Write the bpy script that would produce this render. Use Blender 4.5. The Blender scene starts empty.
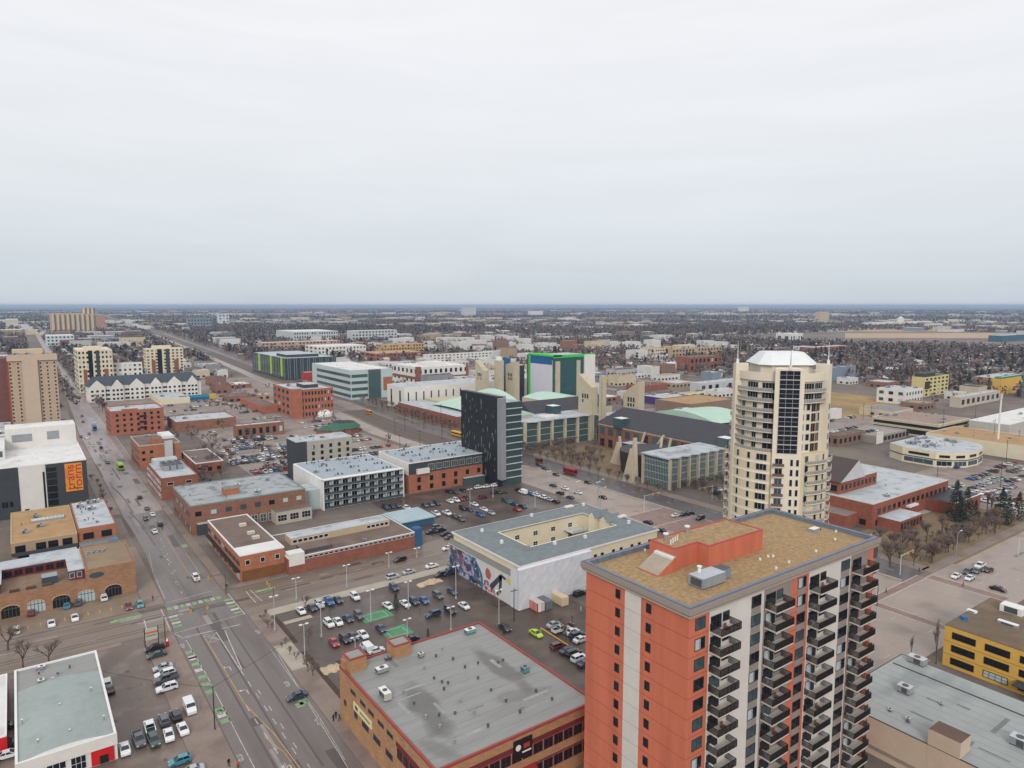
import bpy, bmesh, math, random
import numpy as np
from mathutils import Vector, Matrix
RND = random.Random(11)
S = bpy.context.scene
COL = S.collection
# ------------------------------------------------------------------ survey camera (90 m up, looking down 6.5 deg)
F = 695.; H = 90.; HZ = 305.
PIT = math.atan((384 - HZ) / F); YAW = math.radians(35.6)
cy, sy = math.cos(YAW), math.sin(YAW); cp, sp = math.cos(PIT), math.sin(PIT)
FW = (sy * cp, cy * cp, -sp); RT = (cy, -sy, 0.); UP = (sy * sp, cy * sp, cp)
def P(px, py, z=0.):
    a = (px - 512) / F; b = (384 - py) / F
    d = [FW[i] + a * RT[i] + b * UP[i] for i in range(3)]
    t = (z - H) / d[2]
    return d[0] * t, d[1] * t
def Q(x, y, z):
    v = (x, y, z - H); s = lambda u: sum(p * q for p, q in zip(u, v))
    w = s(FW)
    return 512 + F * s(RT) / w, 384 - F * s(UP) / w, w
def bis(f, lo, hi):
    for _ in range(50):
        m = (lo + hi) / 2
        if f(m): lo = m
        else: hi = m
    return lo
def hat(x, y, ty): return bis(lambda m: Q(x, y, m)[1] > ty, -20, 400)
def surv(bx, by, ty, lx, rx):
    x0, y0 = P(bx, by); h = hat(x0, y0, ty)
    d = bis(lambda m: Q(x0, y0 + m, h)[0] > lx, 0, 900)
    w = bis(lambda m: Q(x0 + m, y0, h)[0] < rx, 0, 900)
    return x0, y0, w, d, h
# ------------------------------------------------------------------ materials
def lin(c):
    c = c / 255.
    return c / 12.92 if c <= .04045 else ((c + .055) / 1.055) ** 2.4
ALB = .80
MC = {}
def M(name, rgb, rough=.85, var=.18, scale=.25, spec=.3, metal=0., stretch=None, stain=None, bump=0., coat=0., wet=0., emis=0.):
    if name in MC: return MC[name]
    m = bpy.data.materials.new(name); m.use_nodes = True
    nt = m.node_tree; N = nt.nodes; L = nt.links
    b = N['Principled BSDF']
    base = [min(.86, lin(v) * ALB) for v in rgb]
    b.inputs['Roughness'].default_value = rough
    b.inputs['Specular IOR Level'].default_value = spec
    b.inputs['Metallic'].default_value = metal
    b.inputs['Coat Weight'].default_value = coat
    if var <= 0:
        b.inputs['Base Color'].default_value = (*base, 1)
    else:
        tc = N.new('ShaderNodeTexCoord'); mp = N.new('ShaderNodeMapping')
        L.new(tc.outputs['Object'], mp.inputs['Vector'])
        mp.inputs['Scale'].default_value = stretch or (1, 1, 1)
        n1 = N.new('ShaderNodeTexNoise'); n1.inputs['Scale'].default_value = scale
        n1.inputs['Detail'].default_value = 6; n1.inputs['Roughness'].default_value = .65
        L.new(mp.outputs[0], n1.inputs['Vector'])
        n2 = N.new('ShaderNodeTexNoise'); n2.inputs['Scale'].default_value = scale * 9; n2.inputs['Detail'].default_value = 3
        L.new(mp.outputs[0], n2.inputs['Vector'])
        mx = N.new('ShaderNodeMath'); mx.operation = 'MULTIPLY_ADD'; mx.inputs[1].default_value = .35
        L.new(n2.outputs['Fac'], mx.inputs[0]); L.new(n1.outputs['Fac'], mx.inputs[2])
        rp = N.new('ShaderNodeValToRGB')
        rp.color_ramp.elements[0].position = .42; rp.color_ramp.elements[1].position = .95
        lo = [v * (1 - 1.5 * var) for v in base]; hi = [min(.9, v * (1 + 1.1 * var)) for v in base]
        rp.color_ramp.elements[0].color = (*lo, 1); rp.color_ramp.elements[1].color = (*hi, 1)
        L.new(mx.outputs[0], rp.inputs[0])
        out = rp.outputs[0]
        if stain:
            srgb, amt, ssc = stain
            n3 = N.new('ShaderNodeTexNoise'); n3.inputs['Scale'].default_value = ssc; n3.inputs['Detail'].default_value = 5
            L.new(mp.outputs[0], n3.inputs['Vector'])
            r3 = N.new('ShaderNodeValToRGB'); r3.color_ramp.elements[0].position = .52; r3.color_ramp.elements[1].position = .68
            L.new(n3.outputs['Fac'], r3.inputs[0])
            ml = N.new('ShaderNodeMath'); ml.operation = 'MULTIPLY'; ml.inputs[1].default_value = amt
            L.new(r3.outputs[0], ml.inputs[0])
            mm = N.new('ShaderNodeMix'); mm.data_type = 'RGBA'
            L.new(ml.outputs[0], mm.inputs[0]); L.new(out, mm.inputs[6])
            mm.inputs[7].default_value = (*[lin(v) * ALB for v in srgb], 1)
            out = mm.outputs[2]
        L.new(out, b.inputs['Base Color'])
        if wet > 0:
            rr = N.new('ShaderNodeMapRange'); rr.inputs[1].default_value = .35; rr.inputs[2].default_value = .7
            rr.inputs[3].default_value = rough - wet; rr.inputs[4].default_value = rough
            L.new(n1.outputs['Fac'], rr.inputs[0]); L.new(rr.outputs[0], b.inputs['Roughness'])
        if bump > 0:
            bp = N.new('ShaderNodeBump'); bp.inputs['Strength'].default_value = bump; bp.inputs['Distance'].default_value = .1
            L.new(n2.outputs['Fac'], bp.inputs['Height']); L.new(bp.outputs[0], b.inputs['Normal'])
    MC[name] = m
    return m
def brick(name, rgb, rgb2=None, sc=1., var=.15):
    """wall with courses: brick texture laid on the wall by its own normal"""
    if name in MC: return MC[name]
    m = M(name, rgb, .9, var, .3)
    nt = m.node_tree; N = nt.nodes; L = nt.links; b = N['Principled BSDF']
    src = b.inputs['Base Color'].links[0].from_socket
    tc = N.new('ShaderNodeTexCoord'); sx = N.new('ShaderNodeSeparateXYZ'); L.new(tc.outputs['Object'], sx.inputs[0])
    ad = N.new('ShaderNodeMath'); L.new(sx.outputs[0], ad.inputs[0]); L.new(sx.outputs[1], ad.inputs[1])
    cb = N.new('ShaderNodeCombineXYZ'); L.new(ad.outputs[0], cb.inputs[0]); L.new(sx.outputs[2], cb.inputs[1])
    bt = N.new('ShaderNodeTexBrick'); bt.inputs['Scale'].default_value = sc
    bt.inputs['Color1'].default_value = (1, 1, 1, 1); bt.inputs['Color2'].default_value = (.8, .78, .76, 1); bt.inputs['Mortar'].default_value = (.6, .58, .56, 1)
    bt.inputs['Mortar Size'].default_value = .015; bt.inputs['Brick Width'].default_value = .9; bt.inputs['Row Height'].default_value = .3
    L.new(cb.outputs[0], bt.inputs['Vector'])
    mm = N.new('ShaderNodeMix'); mm.data_type = 'RGBA'; mm.blend_type = 'MULTIPLY'; mm.inputs[0].default_value = 1
    L.new(src, mm.inputs[6]); L.new(bt.outputs['Color'], mm.inputs[7]); L.new(mm.outputs[2], b.inputs['Base Color'])
    return m
def colormat(name, rough=.9):
    """base colour from a per-face attribute (each house, tree or car has its own colour)"""
    if name in MC: return MC[name]
    m = bpy.data.materials.new(name); m.use_nodes = True
    N = m.node_tree.nodes; L = m.node_tree.links; b = N['Principled BSDF']
    a = N.new('ShaderNodeAttribute'); a.attribute_name = 'tint'
    n = N.new('ShaderNodeTexNoise'); n.inputs['Scale'].default_value = .15; n.inputs['Detail'].default_value = 4
    tc = N.new('ShaderNodeTexCoord'); L.new(tc.outputs['Object'], n.inputs['Vector'])
    r = N.new('ShaderNodeMapRange'); r.inputs[3].default_value = .7; r.inputs[4].default_value = 1.3; L.new(n.outputs['Fac'], r.inputs[0])
    mm = N.new('ShaderNodeMix'); mm.data_type = 'RGBA'; mm.blend_type = 'MULTIPLY'; mm.inputs[0].default_value = 1
    L.new(a.outputs['Color'], mm.inputs[6]); L.new(r.outputs[0], mm.inputs[7]); L.new(mm.outputs[2], b.inputs['Base Color'])
    b.inputs['Roughness'].default_value = rough; b.inputs['Specular IOR Level'].default_value = .2
    MC[name] = m
    return m
GLD = M('glass_dark', (30, 35, 42), .08, .0, spec=.35)
GLT = M('glass_teal', (66, 85, 92), .1, .0, spec=.5)
GLP = M('glass_pale', (184, 198, 200), .2, .0, spec=.5)
GLG = M('glass_green', (72, 94, 95), .08, .0, spec=.5)
WHT = M('white_paint', (232, 232, 230), .7, .06)
BLK = M('black_metal', (34, 34, 36), .5, .0)
DGR = M('dark_grey_metal', (84, 86, 90), .55, .1)
GRY = M('grey_metal', (150, 154, 158), .5, .12, spec=.4)
CON = M('concrete', (170, 164, 156), .9, .15)
# ------------------------------------------------------------------ mesh builder
class MB:
    def __init__(s): s.v = []; s.f = []; s.i = []; s.m = []
    def mi(s, m):
        if m not in s.m: s.m.append(m)
        return s.m.index(m)
    def face(s, pts, m):
        k = len(s.v); s.v += [tuple(p) for p in pts]; s.f.append(tuple(range(k, k + len(pts)))); s.i.append(s.mi(m)); return s
    def box(s, x0, y0, z0, x1, y1, z1, m, mt=None):
        k = len(s.v)
        s.v += [(x0, y0, z0), (x1, y0, z0), (x1, y1, z0), (x0, y1, z0), (x0, y0, z1), (x1, y0, z1), (x1, y1, z1), (x0, y1, z1)]
        a = s.mi(m); b = s.mi(mt) if mt else a
        s.f += [(k, k + 3, k + 2, k + 1), (k + 4, k + 5, k + 6, k + 7), (k, k + 1, k + 5, k + 4), (k + 1, k + 2, k + 6, k + 5), (k + 2, k + 3, k + 7, k + 6), (k + 3, k, k + 4, k + 7)]
        s.i += [a, b, a, a, a, a]; return s
    def prism(s, poly, z0, z1, m, mt=None, sc=1.):
        n = len(poly); k = len(s.v)
        cx = sum(p[0] for p in poly) / n; cyy = sum(p[1] for p in poly) / n
        s.v += [(p[0], p[1], z0) for p in poly] + [(cx + (p[0] - cx) * sc, cyy + (p[1] - cyy) * sc, z1) for p in poly]
        a = s.mi(m); b = s.mi(mt) if mt else a
        s.f.append(tuple(k + j for j in reversed(range(n)))); s.i.append(a)
        s.f.append(tuple(k + n + j for j in range(n))); s.i.append(b)
        for j in range(n):
            q = (j + 1) % n
            s.f.append((k + j, k + q, k + n + q, k + n + j)); s.i.append(a)
        return s
    def cyl(s, x, y, z0, z1, r, m, n=8, r1=None, mt=None):
        r1 = r if r1 is None else r1
        k = len(s.v)
        for zz, rr in ((z0, r), (z1, r1)):
            s.v += [(x + rr * math.cos(2 * math.pi * j / n), y + rr * math.sin(2 * math.pi * j / n), zz) for j in range(n)]
        a = s.mi(m); b = s.mi(mt) if mt else a
        s.f.append(tuple(k + j for j in reversed(range(n)))); s.i.append(a)
        s.f.append(tuple(k + n + j for j in range(n))); s.i.append(b)
        for j in range(n):
            q = (j + 1) % n; s.f.append((k + j, k + q, k + n + q, k + n + j)); s.i.append(a)
        return s
    def tube(s, p0, p1, r0, r1, m, n=5):
        p0 = Vector(p0); p1 = Vector(p1); d = (p1 - p0)
        if d.length < 1e-6: return s
        d.normalize(); a = d.orthogonal().normalized(); b = d.cross(a); k = len(s.v)
        for p, r in ((p0, r0), (p1, r1)):
            for j in range(n):
                t = 2 * math.pi * j / n; s.v.append(tuple(p + a * (r * math.cos(t)) + b * (r * math.sin(t))))
        mm = s.mi(m)
        for j in range(n):
            q = (j + 1) % n; s.f.append((k + j, k + q, k + n + q, k + n + j)); s.i.append(mm)
        s.f.append(tuple(k + j for j in reversed(range(n)))); s.f.append(tuple(k + n + j for j in range(n))); s.i += [mm, mm]
        return s
    def mesh(s, name, smooth=False):
        me = bpy.data.meshes.new(name); me.from_pydata(s.v, [], s.f)
        for m in s.m: me.materials.append(m)
        if s.i: me.polygons.foreach_set('material_index', s.i)
        if smooth: me.polygons.foreach_set('use_smooth', [True] * len(s.f))
        me.update(); return me
    def build(s, name, parent=None, loc=None, smooth=False):
        return ob(name, s.mesh(name, smooth), parent, loc)
def ob(name, me, parent=None, loc=None, rz=0.):
    o = bpy.data.objects.new(name, me); COL.objects.link(o)
    if parent is not None: o.parent = parent
    if loc is not None: o.location = loc
    if rz: o.rotation_euler = (0, 0, rz)
    return o
REG = []
def tag(o, label, cat, group=None, pos=None):
    o['label'] = label; o['category'] = cat
    if group: o['group'] = group
    REG.append(o); return o
def thing(name, label, cat, loc=(0, 0, 0), group=None, rz=0.):
    o = bpy.data.objects.new(name, None); COL.objects.link(o); o.location = loc; o.empty_display_size = .5
    if rz: o.rotation_euler = (0, 0, rz)
    return tag(o, label, cat, group)
def struct(name, mb, kind='structure'):
    o = mb.build(name); o['kind'] = kind; return o
# ------------------------------------------------------------------ windows
WC = {}; WCOUNT = {}; WOVER = {}
ROT = {'S': 0., 'W': -math.pi / 2, 'E': math.pi / 2, 'N': math.pi}
def wmesh(w, h, nx, ny, fr, gl, d):
    k = (round(w, 2), round(h, 2), nx, ny, fr.name, gl.name, d)
    if k in WC: return WC[k]
    b = MB(); t = min(.1, w * .08)
    if gl.name == 'glass_pale' and nx == 2:
        b.box(-w / 2 + t * .5, -.03, t * .5, w * .08, -.005, h - t * .5, gl).box(w * .08, -.03, t * .5, w / 2 - t * .5, -.005, h - t * .5, GLD)
    else: b.box(-w / 2 + t * .5, -.03, t * .5, w / 2 - t * .5, -.005, h - t * .5, gl)
    b.box(-w / 2, -d, 0, w / 2, .0, t, fr).box(-w / 2, -d, h - t, w / 2, .0, h, fr)
    b.box(-w / 2, -d, t, -w / 2 + t, .0, h - t, fr).box(w / 2 - t, -d, t, w / 2, .0, h - t, fr)
    for i in range(1, nx):
        x = -w / 2 + w * i / nx; b.box(x - t * .35, -d * .8, t, x + t * .35, -.001, h - t, fr)
    for i in range(1, ny):
        z = h * i / ny; b.box(-w / 2 + t, -d * .7, z - t * .3, w / 2 - t, -.002, z + t * .3, fr)
    WC[k] = b.mesh('window'); return WC[k]
def glass(mix='d'):
    r = RND.random()
    if mix == 'd': return GLD if r < .68 else GLT if r < .86 else GLP
    if mix == 't': return GLT if r < .5 else GLG if r < .8 else GLD
    if mix == 'k': return GLD
    if mix == 'p': return GLP if r < .45 else GLT if r < .7 else GLD
    return GLD
def win(root, face, pos, w, h, fr=None, mix='d', nx=1, ny=1, d=.08, name='window'):
    me = wmesh(w, h, nx, ny, fr or DGR, glass(mix), d)
    key = (root.name, name); c = WCOUNT.get(key, 0); WCOUNT[key] = c + 1
    if c < 99:
        ob(name, me, root, pos, ROT[face] if isinstance(face, str) else face)
    else:
        WOVER.setdefault(key, (root, []))[1].append((me, pos, ROT[face] if isinstance(face, str) else face))
def flush_windows():
    for (rn, name), (root, lst) in WOVER.items():
        b = MB()
        for me, pos, rz in lst:
            mt = Matrix.Translation(pos) @ Matrix.Rotation(rz, 4, 'Z'); k = len(b.v)
            b.v += [tuple(mt @ v.co) for v in me.vertices]
            for p in me.polygons:
                b.f.append(tuple(k + q for q in p.vertices)); b.i.append(b.mi(me.materials[p.material_index]))
        o = b.build(name, root); o['kind'] = 'stuff'
def fpos(face, sx, sy, u, z):
    return {'S': (u, 0, z), 'W': (0, u, z), 'E': (sx, u, z), 'N': (u, sy, z)}[face]
def winrow(root, dims, face, n, zs, w, h, fr=None, mix='d', nx=1, ny=1, u0=None, u1=None, d=.08):
    sx, sy = dims; L = sx if face in 'SN' else sy
    u0 = 0 if u0 is None else u0; u1 = L if u1 is None else u1
    for z in reversed(list(zs)):
        for i in range(n):
            u = u0 + (u1 - u0) * (i + .5) / n
            win(root, face, fpos(face, sx, sy, u, z), w, h, fr, mix, nx, ny, d)
# ------------------------------------------------------------------ buildings
def ring(b, x0, y0, x1, y1, z0, z1, t, m):
    b.box(x0, y0, z0, x1, y0 + t, z1, m).box(x0, y1 - t, z0, x1, y1, z1, m)
    b.box(x0, y0 + t, z0, x0 + t, y1 - t, z1, m).box(x1 - t, y0 + t, z0, x1, y1 - t, z1, m)
def roof_units(root, x0, y0, x1, y1, z, n, seed=0, big=1.):
    r = random.Random(seed + 5)
    for k in range(n):
        b = MB(); x = r.uniform(x0, x1); y = r.uniform(y0, y1); t = r.random()
        if t < .35:
            w, d, h = r.uniform(1.4, 3) * big, r.uniform(1.2, 2) * big, r.uniform(.8, 1.5) * big
            b.box(-w / 2, -d / 2, .15, w / 2, d / 2, h, GRY, WHT if r.random() < .4 else GRY)
            b.box(-w / 2 + .1, -d / 2 + .1, 0, w / 2 - .1, d / 2 - .1, .15, BLK).cyl(0, 0, h, h + .12, d * .3, DGR, 10)
            b.box(-w / 2 + .15, -d / 2 - .03, .3, -w / 2 + w * .4, -d / 2, h - .15, DGR)
            b.build('air_conditioner', root, (x, y, z))
        else:
            hh = r.uniform(.4, .9); b.cyl(0, 0, 0, hh, .18, DGR if t < .7 else GRY, 8).cyl(0, 0, hh, hh + .2, .3, GRY if t < .7 else DGR, 8)
            b.build('vent', root, (x, y, z))
def seams(root, x0, y0, x1, y1, z, step, axis, seed=0):
    """lapped membrane joints, patched strips and a pipe run on a big flat roof"""
    r = random.Random(seed); b = MB(); A = M('roof_seam', (126, 128, 126), .8, .2, .4); B_ = M('roof_strip_pale', (160, 162, 159), .75, .15, .3)
    n = int(((x1 - x0) if axis == 'y' else (y1 - y0)) / step)
    for k in range(1, n):
        q = k * step + r.uniform(-.1, .1); w = .05; m = A
        if axis == 'y': b.face([(x0 + q - w, y0, z), (x0 + q + w, y0, z), (x0 + q + w, y1, z), (x0 + q - w, y1, z)], m)
        else: b.face([(x0, y0 + q - w, z), (x1, y0 + q - w, z), (x1, y0 + q + w, z), (x0, y0 + q + w, z)], m)
    for k in range(int((x1 - x0) * (y1 - y0) / 150)):
        x, y = r.uniform(x0 + 1, x1 - 5), r.uniform(y0 + 1, y1 - 5); w, d = (r.uniform(2, 9), r.uniform(.3, .9)) if r.random() < .7 else (r.uniform(.4, 1), r.uniform(2, 6)); w = min(w, x1 - x)
        b.face([(x, y, z + .002 + k * .0002), (x + w, y, z + .002 + k * .0002), (x + w, y + d, z + .002 + k * .0002), (x, y + d, z + .002 + k * .0002)], r.choice((A, B_)))
    return b.build('roof_seam', root)
def bld(name, label, cat, dims, wall, roof, par=.7, pt=.3, pm=None, units=0, seed=0, big=1., group=None):
    """a flat roofed building on the street grid; dims = x0,y0,sx,sy,h"""
    x0, y0, sx, sy_, h = dims
    t = thing(name, label, cat, (x0, y0, 0), group)
    MB().box(0, 0, -.3, sx, sy_, h, wall).build('wall', t)
    MB().box(pt, pt, h, sx - pt, sy_ - pt, h + .12, roof).build('roof', t)
    if par > 0:
        b = MB(); e = .05 if pm else 0
        ring(b, -e, -e, sx + e, sy_ + e, h, h + par, pt + e, pm or wall); b.build('parapet', t)
    if units: roof_units(t, 2, 2, max(2.5, sx - 2), max(2.5, sy_ - 2), h + .12, units, seed, big)
    return t
# ================================================================== light, sky, air, camera
def setup():
    w = bpy.data.worlds.new("World"); S.world = w; w.use_nodes = True
    N = w.node_tree.nodes; L = w.node_tree.links; bg = N['Background']
    az = math.atan2(-.62, -.78)
    sk = N.new('ShaderNodeTexSky'); sk.sky_type = 'NISHITA'; sk.sun_disc = False
    sk.sun_elevation = math.radians(28); sk.sun_rotation = az
    sc = N.new('ShaderNodeMix'); sc.data_type = 'RGBA'; sc.blend_type = 'MULTIPLY'; sc.inputs[0].default_value = 1
    L.new(sk.outputs[0], sc.inputs[6]); sc.inputs[7].default_value = (1, 1, 1, 1)
    tc = N.new('ShaderNodeTexCoord'); sx = N.new('ShaderNodeSeparateXYZ'); L.new(tc.outputs['Generated'], sx.inputs[0])
    mp = N.new('ShaderNodeMapping'); mp.inputs['Scale'].default_value = (1.6, 1.6, 7); L.new(tc.outputs['Generated'], mp.inputs[0])
    nz = N.new('ShaderNodeTexNoise'); nz.inputs['Scale'].default_value = 1.6; nz.inputs['Detail'].default_value = 7; nz.inputs['Roughness'].default_value = .55
    L.new(mp.outputs[0], nz.inputs['Vector'])
    ma = N.new('ShaderNodeMath'); ma.operation = 'MULTIPLY_ADD'; ma.inputs[1].default_value = .09
    L.new(nz.outputs['Fac'], ma.inputs[0]); L.new(sx.outputs[2], ma.inputs[2])
    rp = N.new('ShaderNodeValToRGB'); e = rp.color_ramp.elements
    g = lambda c, k=1: (*[lin(v) * k for v in c], 1)
    e[0].position = 0; e[0].color = g((180, 190, 200))
    e[1].position = 1; e[1].color = g((255, 255, 255), 1.)
    for p, c in ((.045, (182, 190, 199)), (.085, (189, 196, 203)), (.14, (200, 205, 210)), (.23, (211, 214, 218)), (.36, (219, 220, 223)), (.5, (223, 223, 226))):
        q = e.new(p); q.color = g(c)
    L.new(ma.outputs[0], rp.inputs[0])
    # the cloud layer is thicker and whiter overhead: raise it by a factor above 25 degrees
    mr = N.new('ShaderNodeMapRange'); mr.inputs[1].default_value = .42; mr.inputs[2].default_value = 1; mr.inputs[3].default_value = 10.; mr.inputs[4].default_value = 10.5
    L.new(sx.outputs[2], mr.inputs[0])
    mp2 = N.new('ShaderNodeMapping'); mp2.inputs['Scale'].default_value = (1.2, 1.2, 11); mp2.inputs['Rotation'].default_value = (.05, .03, .4); L.new(tc.outputs['Generated'], mp2.inputs[0])
    n3 = N.new('ShaderNodeTexNoise'); n3.inputs['Scale'].default_value = 2.4; n3.inputs['Detail'].default_value = 8; n3.inputs['Roughness'].default_value = .6; n3.inputs['Distortion'].default_value = .6; L.new(mp2.outputs[0], n3.inputs['Vector'])
    m3 = N.new('ShaderNodeMapRange'); m3.inputs[1].default_value = .3; m3.inputs[2].default_value = .7; m3.inputs[3].default_value = .97; m3.inputs[4].default_value = 1.025; L.new(n3.outputs['Fac'], m3.inputs[0])
    m4 = N.new('ShaderNodeMath'); m4.operation = 'MULTIPLY'; L.new(mr.outputs[0], m4.inputs[0]); L.new(m3.outputs[0], m4.inputs[1])
    s2 = N.new('ShaderNodeVectorMath'); s2.operation = 'SCALE'; L.new(rp.outputs[0], s2.inputs[0]); L.new(m4.outputs[0], s2.inputs['Scale'])
    mx = N.new('ShaderNodeMix'); mx.data_type = 'RGBA'; mx.inputs[0].default_value = .95
    L.new(sc.outputs[2], mx.inputs[6]); L.new(s2.outputs[0], mx.inputs[7])
    L.new(mx.outputs[2], bg.inputs['Color']); bg.inputs['Strength'].default_value = .1
    sun = bpy.data.lights.new('sun', 'SUN'); sun.energy = 1.5; sun.angle = math.radians(16); sun.color = (1, .97, .92)
    so = ob('sun', sun, None, (0, 0, 400))
    d = Vector((math.sin(az) * math.cos(math.radians(28)), math.cos(az) * math.cos(math.radians(28)), math.sin(math.radians(28))))
    so.rotation_euler = d.to_track_quat('Z', 'Y').to_euler()
    cam = bpy.data.cameras.new('camera'); co = ob('camera', cam, None, (0, 0, H))
    cam.sensor_width = 36; cam.lens = 36 * F / 1024; cam.clip_start = 1; cam.clip_end = 60000
    m = Matrix(((RT[0], UP[0], -FW[0]), (RT[1], UP[1], -FW[1]), (RT[2], UP[2], -FW[2])))
    co.rotation_euler = m.to_euler(); S.camera = co
    S.view_settings.view_transform = 'Standard'; S.view_settings.look = 'None'; S.view_settings.exposure = .34; S.view_settings.gamma = 1
    S.cycles.max_bounces = 5; S.cycles.diffuse_bounces = 3; S.cycles.glossy_bounces = 2; S.cycles.transmission_bounces = 2; S.cycles.volume_bounces = 0
    S.cycles.use_denoising = True
    hz = bpy.data.materials.new('haze_air'); hz.use_nodes = True; n = hz.node_tree.nodes
    n.remove(n['Principled BSDF']); v = n.new('ShaderNodeVolumePrincipled')
    v.inputs['Color'].default_value = (.5, .65, .87, 1); v.inputs['Density'].default_value = HAZE; v.inputs['Anisotropy'].default_value = .2
    hz.node_tree.links.new(v.outputs[0], n['Material Output'].inputs['Volume'])
    b = MB().box(-35000, -35000, -1.5, 35000, 35000, 99, hz); o = b.build('haze'); o['kind'] = 'stuff'
HAZE = .000068
setup()
# ================================================================== ground and roads
GROUND = M('ground_soil', (118, 108, 101), .9, .3, .02, stain=((136, 124, 106), .7, .006))
ROAD = M('road_asphalt', (156, 145, 142), .58, .12, .1, wet=.3, stretch=(1, .12, 1), stain=((112, 102, 98), .7, .1))
ROADD = M('road_asphalt_dark', (94, 88, 87), .5, .12, .08, wet=.25)
LOT = M('lot_asphalt', (88, 77, 70), .55, .2, .06, wet=.3, stain=((116, 102, 93), .7, .09))
LOTP = M('lot_gravel', (150, 136, 128), .8, .2, .07, stain=((118, 104, 96), .7, .1))
WALK = M('sidewalk_paving', (140, 124, 114), .75, .14, .15, wet=.2, stain=((108, 94, 86), .6, .12))
WALKC = M('pale_concrete', (176, 166, 152), .85, .1, .2)
GRASS = M('dormant_grass', (134, 116, 90), .95, .25, .08, stain=((112, 100, 82), .8, .08))
MARKW = M('road_paint_white', (198, 192, 188), .75, .38, 1.2)
MARKY = M('road_paint_yellow', (200, 162, 100), .75, .3, 1.5)
MARKG = M('road_paint_green', (132, 168, 122), .8, .3, .8)
KERB = M('kerb_concrete', (160, 150, 142), .85, .15, .5)
KERBD = M('kerb_wet', (84, 76, 72), .7, .15, .5)
GREENP = M('green_court_paint', (84, 146, 106), .8, .2, .5, stain=((110, 120, 104), .6, .6))
REDP = M('red_brick_paving', (146, 122, 115), .8, .15, .3)
b = MB(); n = 96; R0 = 33000
b.face([(R0 * math.cos(2 * math.pi * k / n), R0 * math.sin(2 * math.pi * k / n), 0) for k in range(n)], GROUND)
struct('ground', b)
def sheet(name, x0, y0, x1, y1, z, m, mb=None):
    b = mb or MB(); b.face([(x0, y0, z), (x1, y0, z), (x1, y1, z), (x0, y1, z)], m)
    return b
def strip(b, pts, w, z, m):
    """ribbon of width w along a polyline"""
    for (x0, y0), (x1, y1) in zip(pts, pts[1:]):
        dx, dy = x1 - x0, y1 - y0; l = math.hypot(dx, dy)
        if l < 1e-6: continue
        nx, ny = -dy / l * w / 2, dx / l * w / 2
        b.face([(x0 - nx, y0 - ny, z), (x1 - nx, y1 - ny, z), (x1 + nx, y1 + ny, z), (x0 + nx, y0 + ny, z)], m)
    return b
def band(b, left, right, z, m):
    """surface between a left and a right edge line (same number of points)"""
    for (a, c), (d, e) in zip(zip(left, right), zip(left[1:], right[1:])):
        b.face([(*a, z), (*c, z), (*e, z), (*d, z)], m)
    return b
# main street (runs north), the cross street, the avenue, the right hand road
YS = [60, 203, 226, 285, 333, 373, 470, 573, 690, 1000, 1500, 2300, 3600]
XL = [30.6, 30.6, 32, 34, 33, 33, 33, 33, 36, 42, 46, 52, 60]
XR = [50, 50.2, 48.5, 47.5, 48.6, 49.3, 52, 53.4, 53.2, 54, 57, 62, 70]
ROADM = M('road_asphalt_wet', (118, 109, 105), .5, .14, .12, wet=.28, stretch=(1, .1, 1), stain=((90, 82, 79), .8, .12)); ROADT = M('road_asphalt_tan', (132, 118, 106), .55, .14, .12, wet=.28, stretch=(.1, 1, 1), stain=((108, 94, 84), .7, .12))
b = MB(); q = list(zip(XL, YS)), list(zip(XR, YS)); band(b, q[0][:5], q[1][:5], .03, ROADM); band(b, q[0][4:], q[1][4:], .03, ROAD)
sheet('', -400, 205.2, 30.55, 224.2, .03, ROADT, b)
band(b, [(50.25, 224.2), (95, 221), (128, 228.5), (206, 230)], [(50.25, 203), (95, 203), (128, 203.5), (206, 206)], .03, ROADT)
main_road = struct('road', b)
ROADS = M('road_asphalt_sand', (162, 147, 137), .58, .13, .08, wet=.28, stain=((128, 114, 106), .7, .09))
b = MB(); band(b, [(206, 60), (206, 306), (203, 340), (200, 450), (222, 700), (280, 1430), (345, 2400)], [(231, 60), (231, 306), (213, 340), (211, 450), (234, 700), (291, 1430), (356, 2400)], .035, ROADS)
band(b, [(233, 103), (233, 306), (240, 345), (238, 450), (258, 700), (312, 1430), (380, 2400)], [(246, 103), (249, 306), (249, 345), (246, 450), (267, 700), (322, 1430), (390, 2400)], .035, ROADD)
BALLAST = M('track_ballast', (104, 92, 86), .9, .2, .3); RAILM = M('rail_steel', (92, 84, 80), .5, .1)
band(b, [(216, 330), (214, 450), (237, 700), (294, 1430)], [(236, 330), (234, 450), (254, 700), (309, 1430)], .03, BALLAST)
for q in (2, 3.5, 7, 8.5, 13, 14.5): strip(b, [(216 + q, 330), (214 + q, 450), (237 + q * .85, 700), (294 + q * .75, 1430)], .35, .06, RAILM)
for y in range(336, 640, 16):
    xx = np.interp(y, [330, 450, 700], [216, 214, 237]); strip(b, [(xx + 5.6, y), (xx + 5.6, y + 11)], 1.2, .05, M('planting_strip', (122, 96, 80), .95, .2, .5))
sheet('', 120, 76, 205.95, 100, .035, ROADS, b); sheet('', 231.05, 75, 900, 101, .035, ROADS, b)
avenue = struct('avenue', b)
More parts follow.
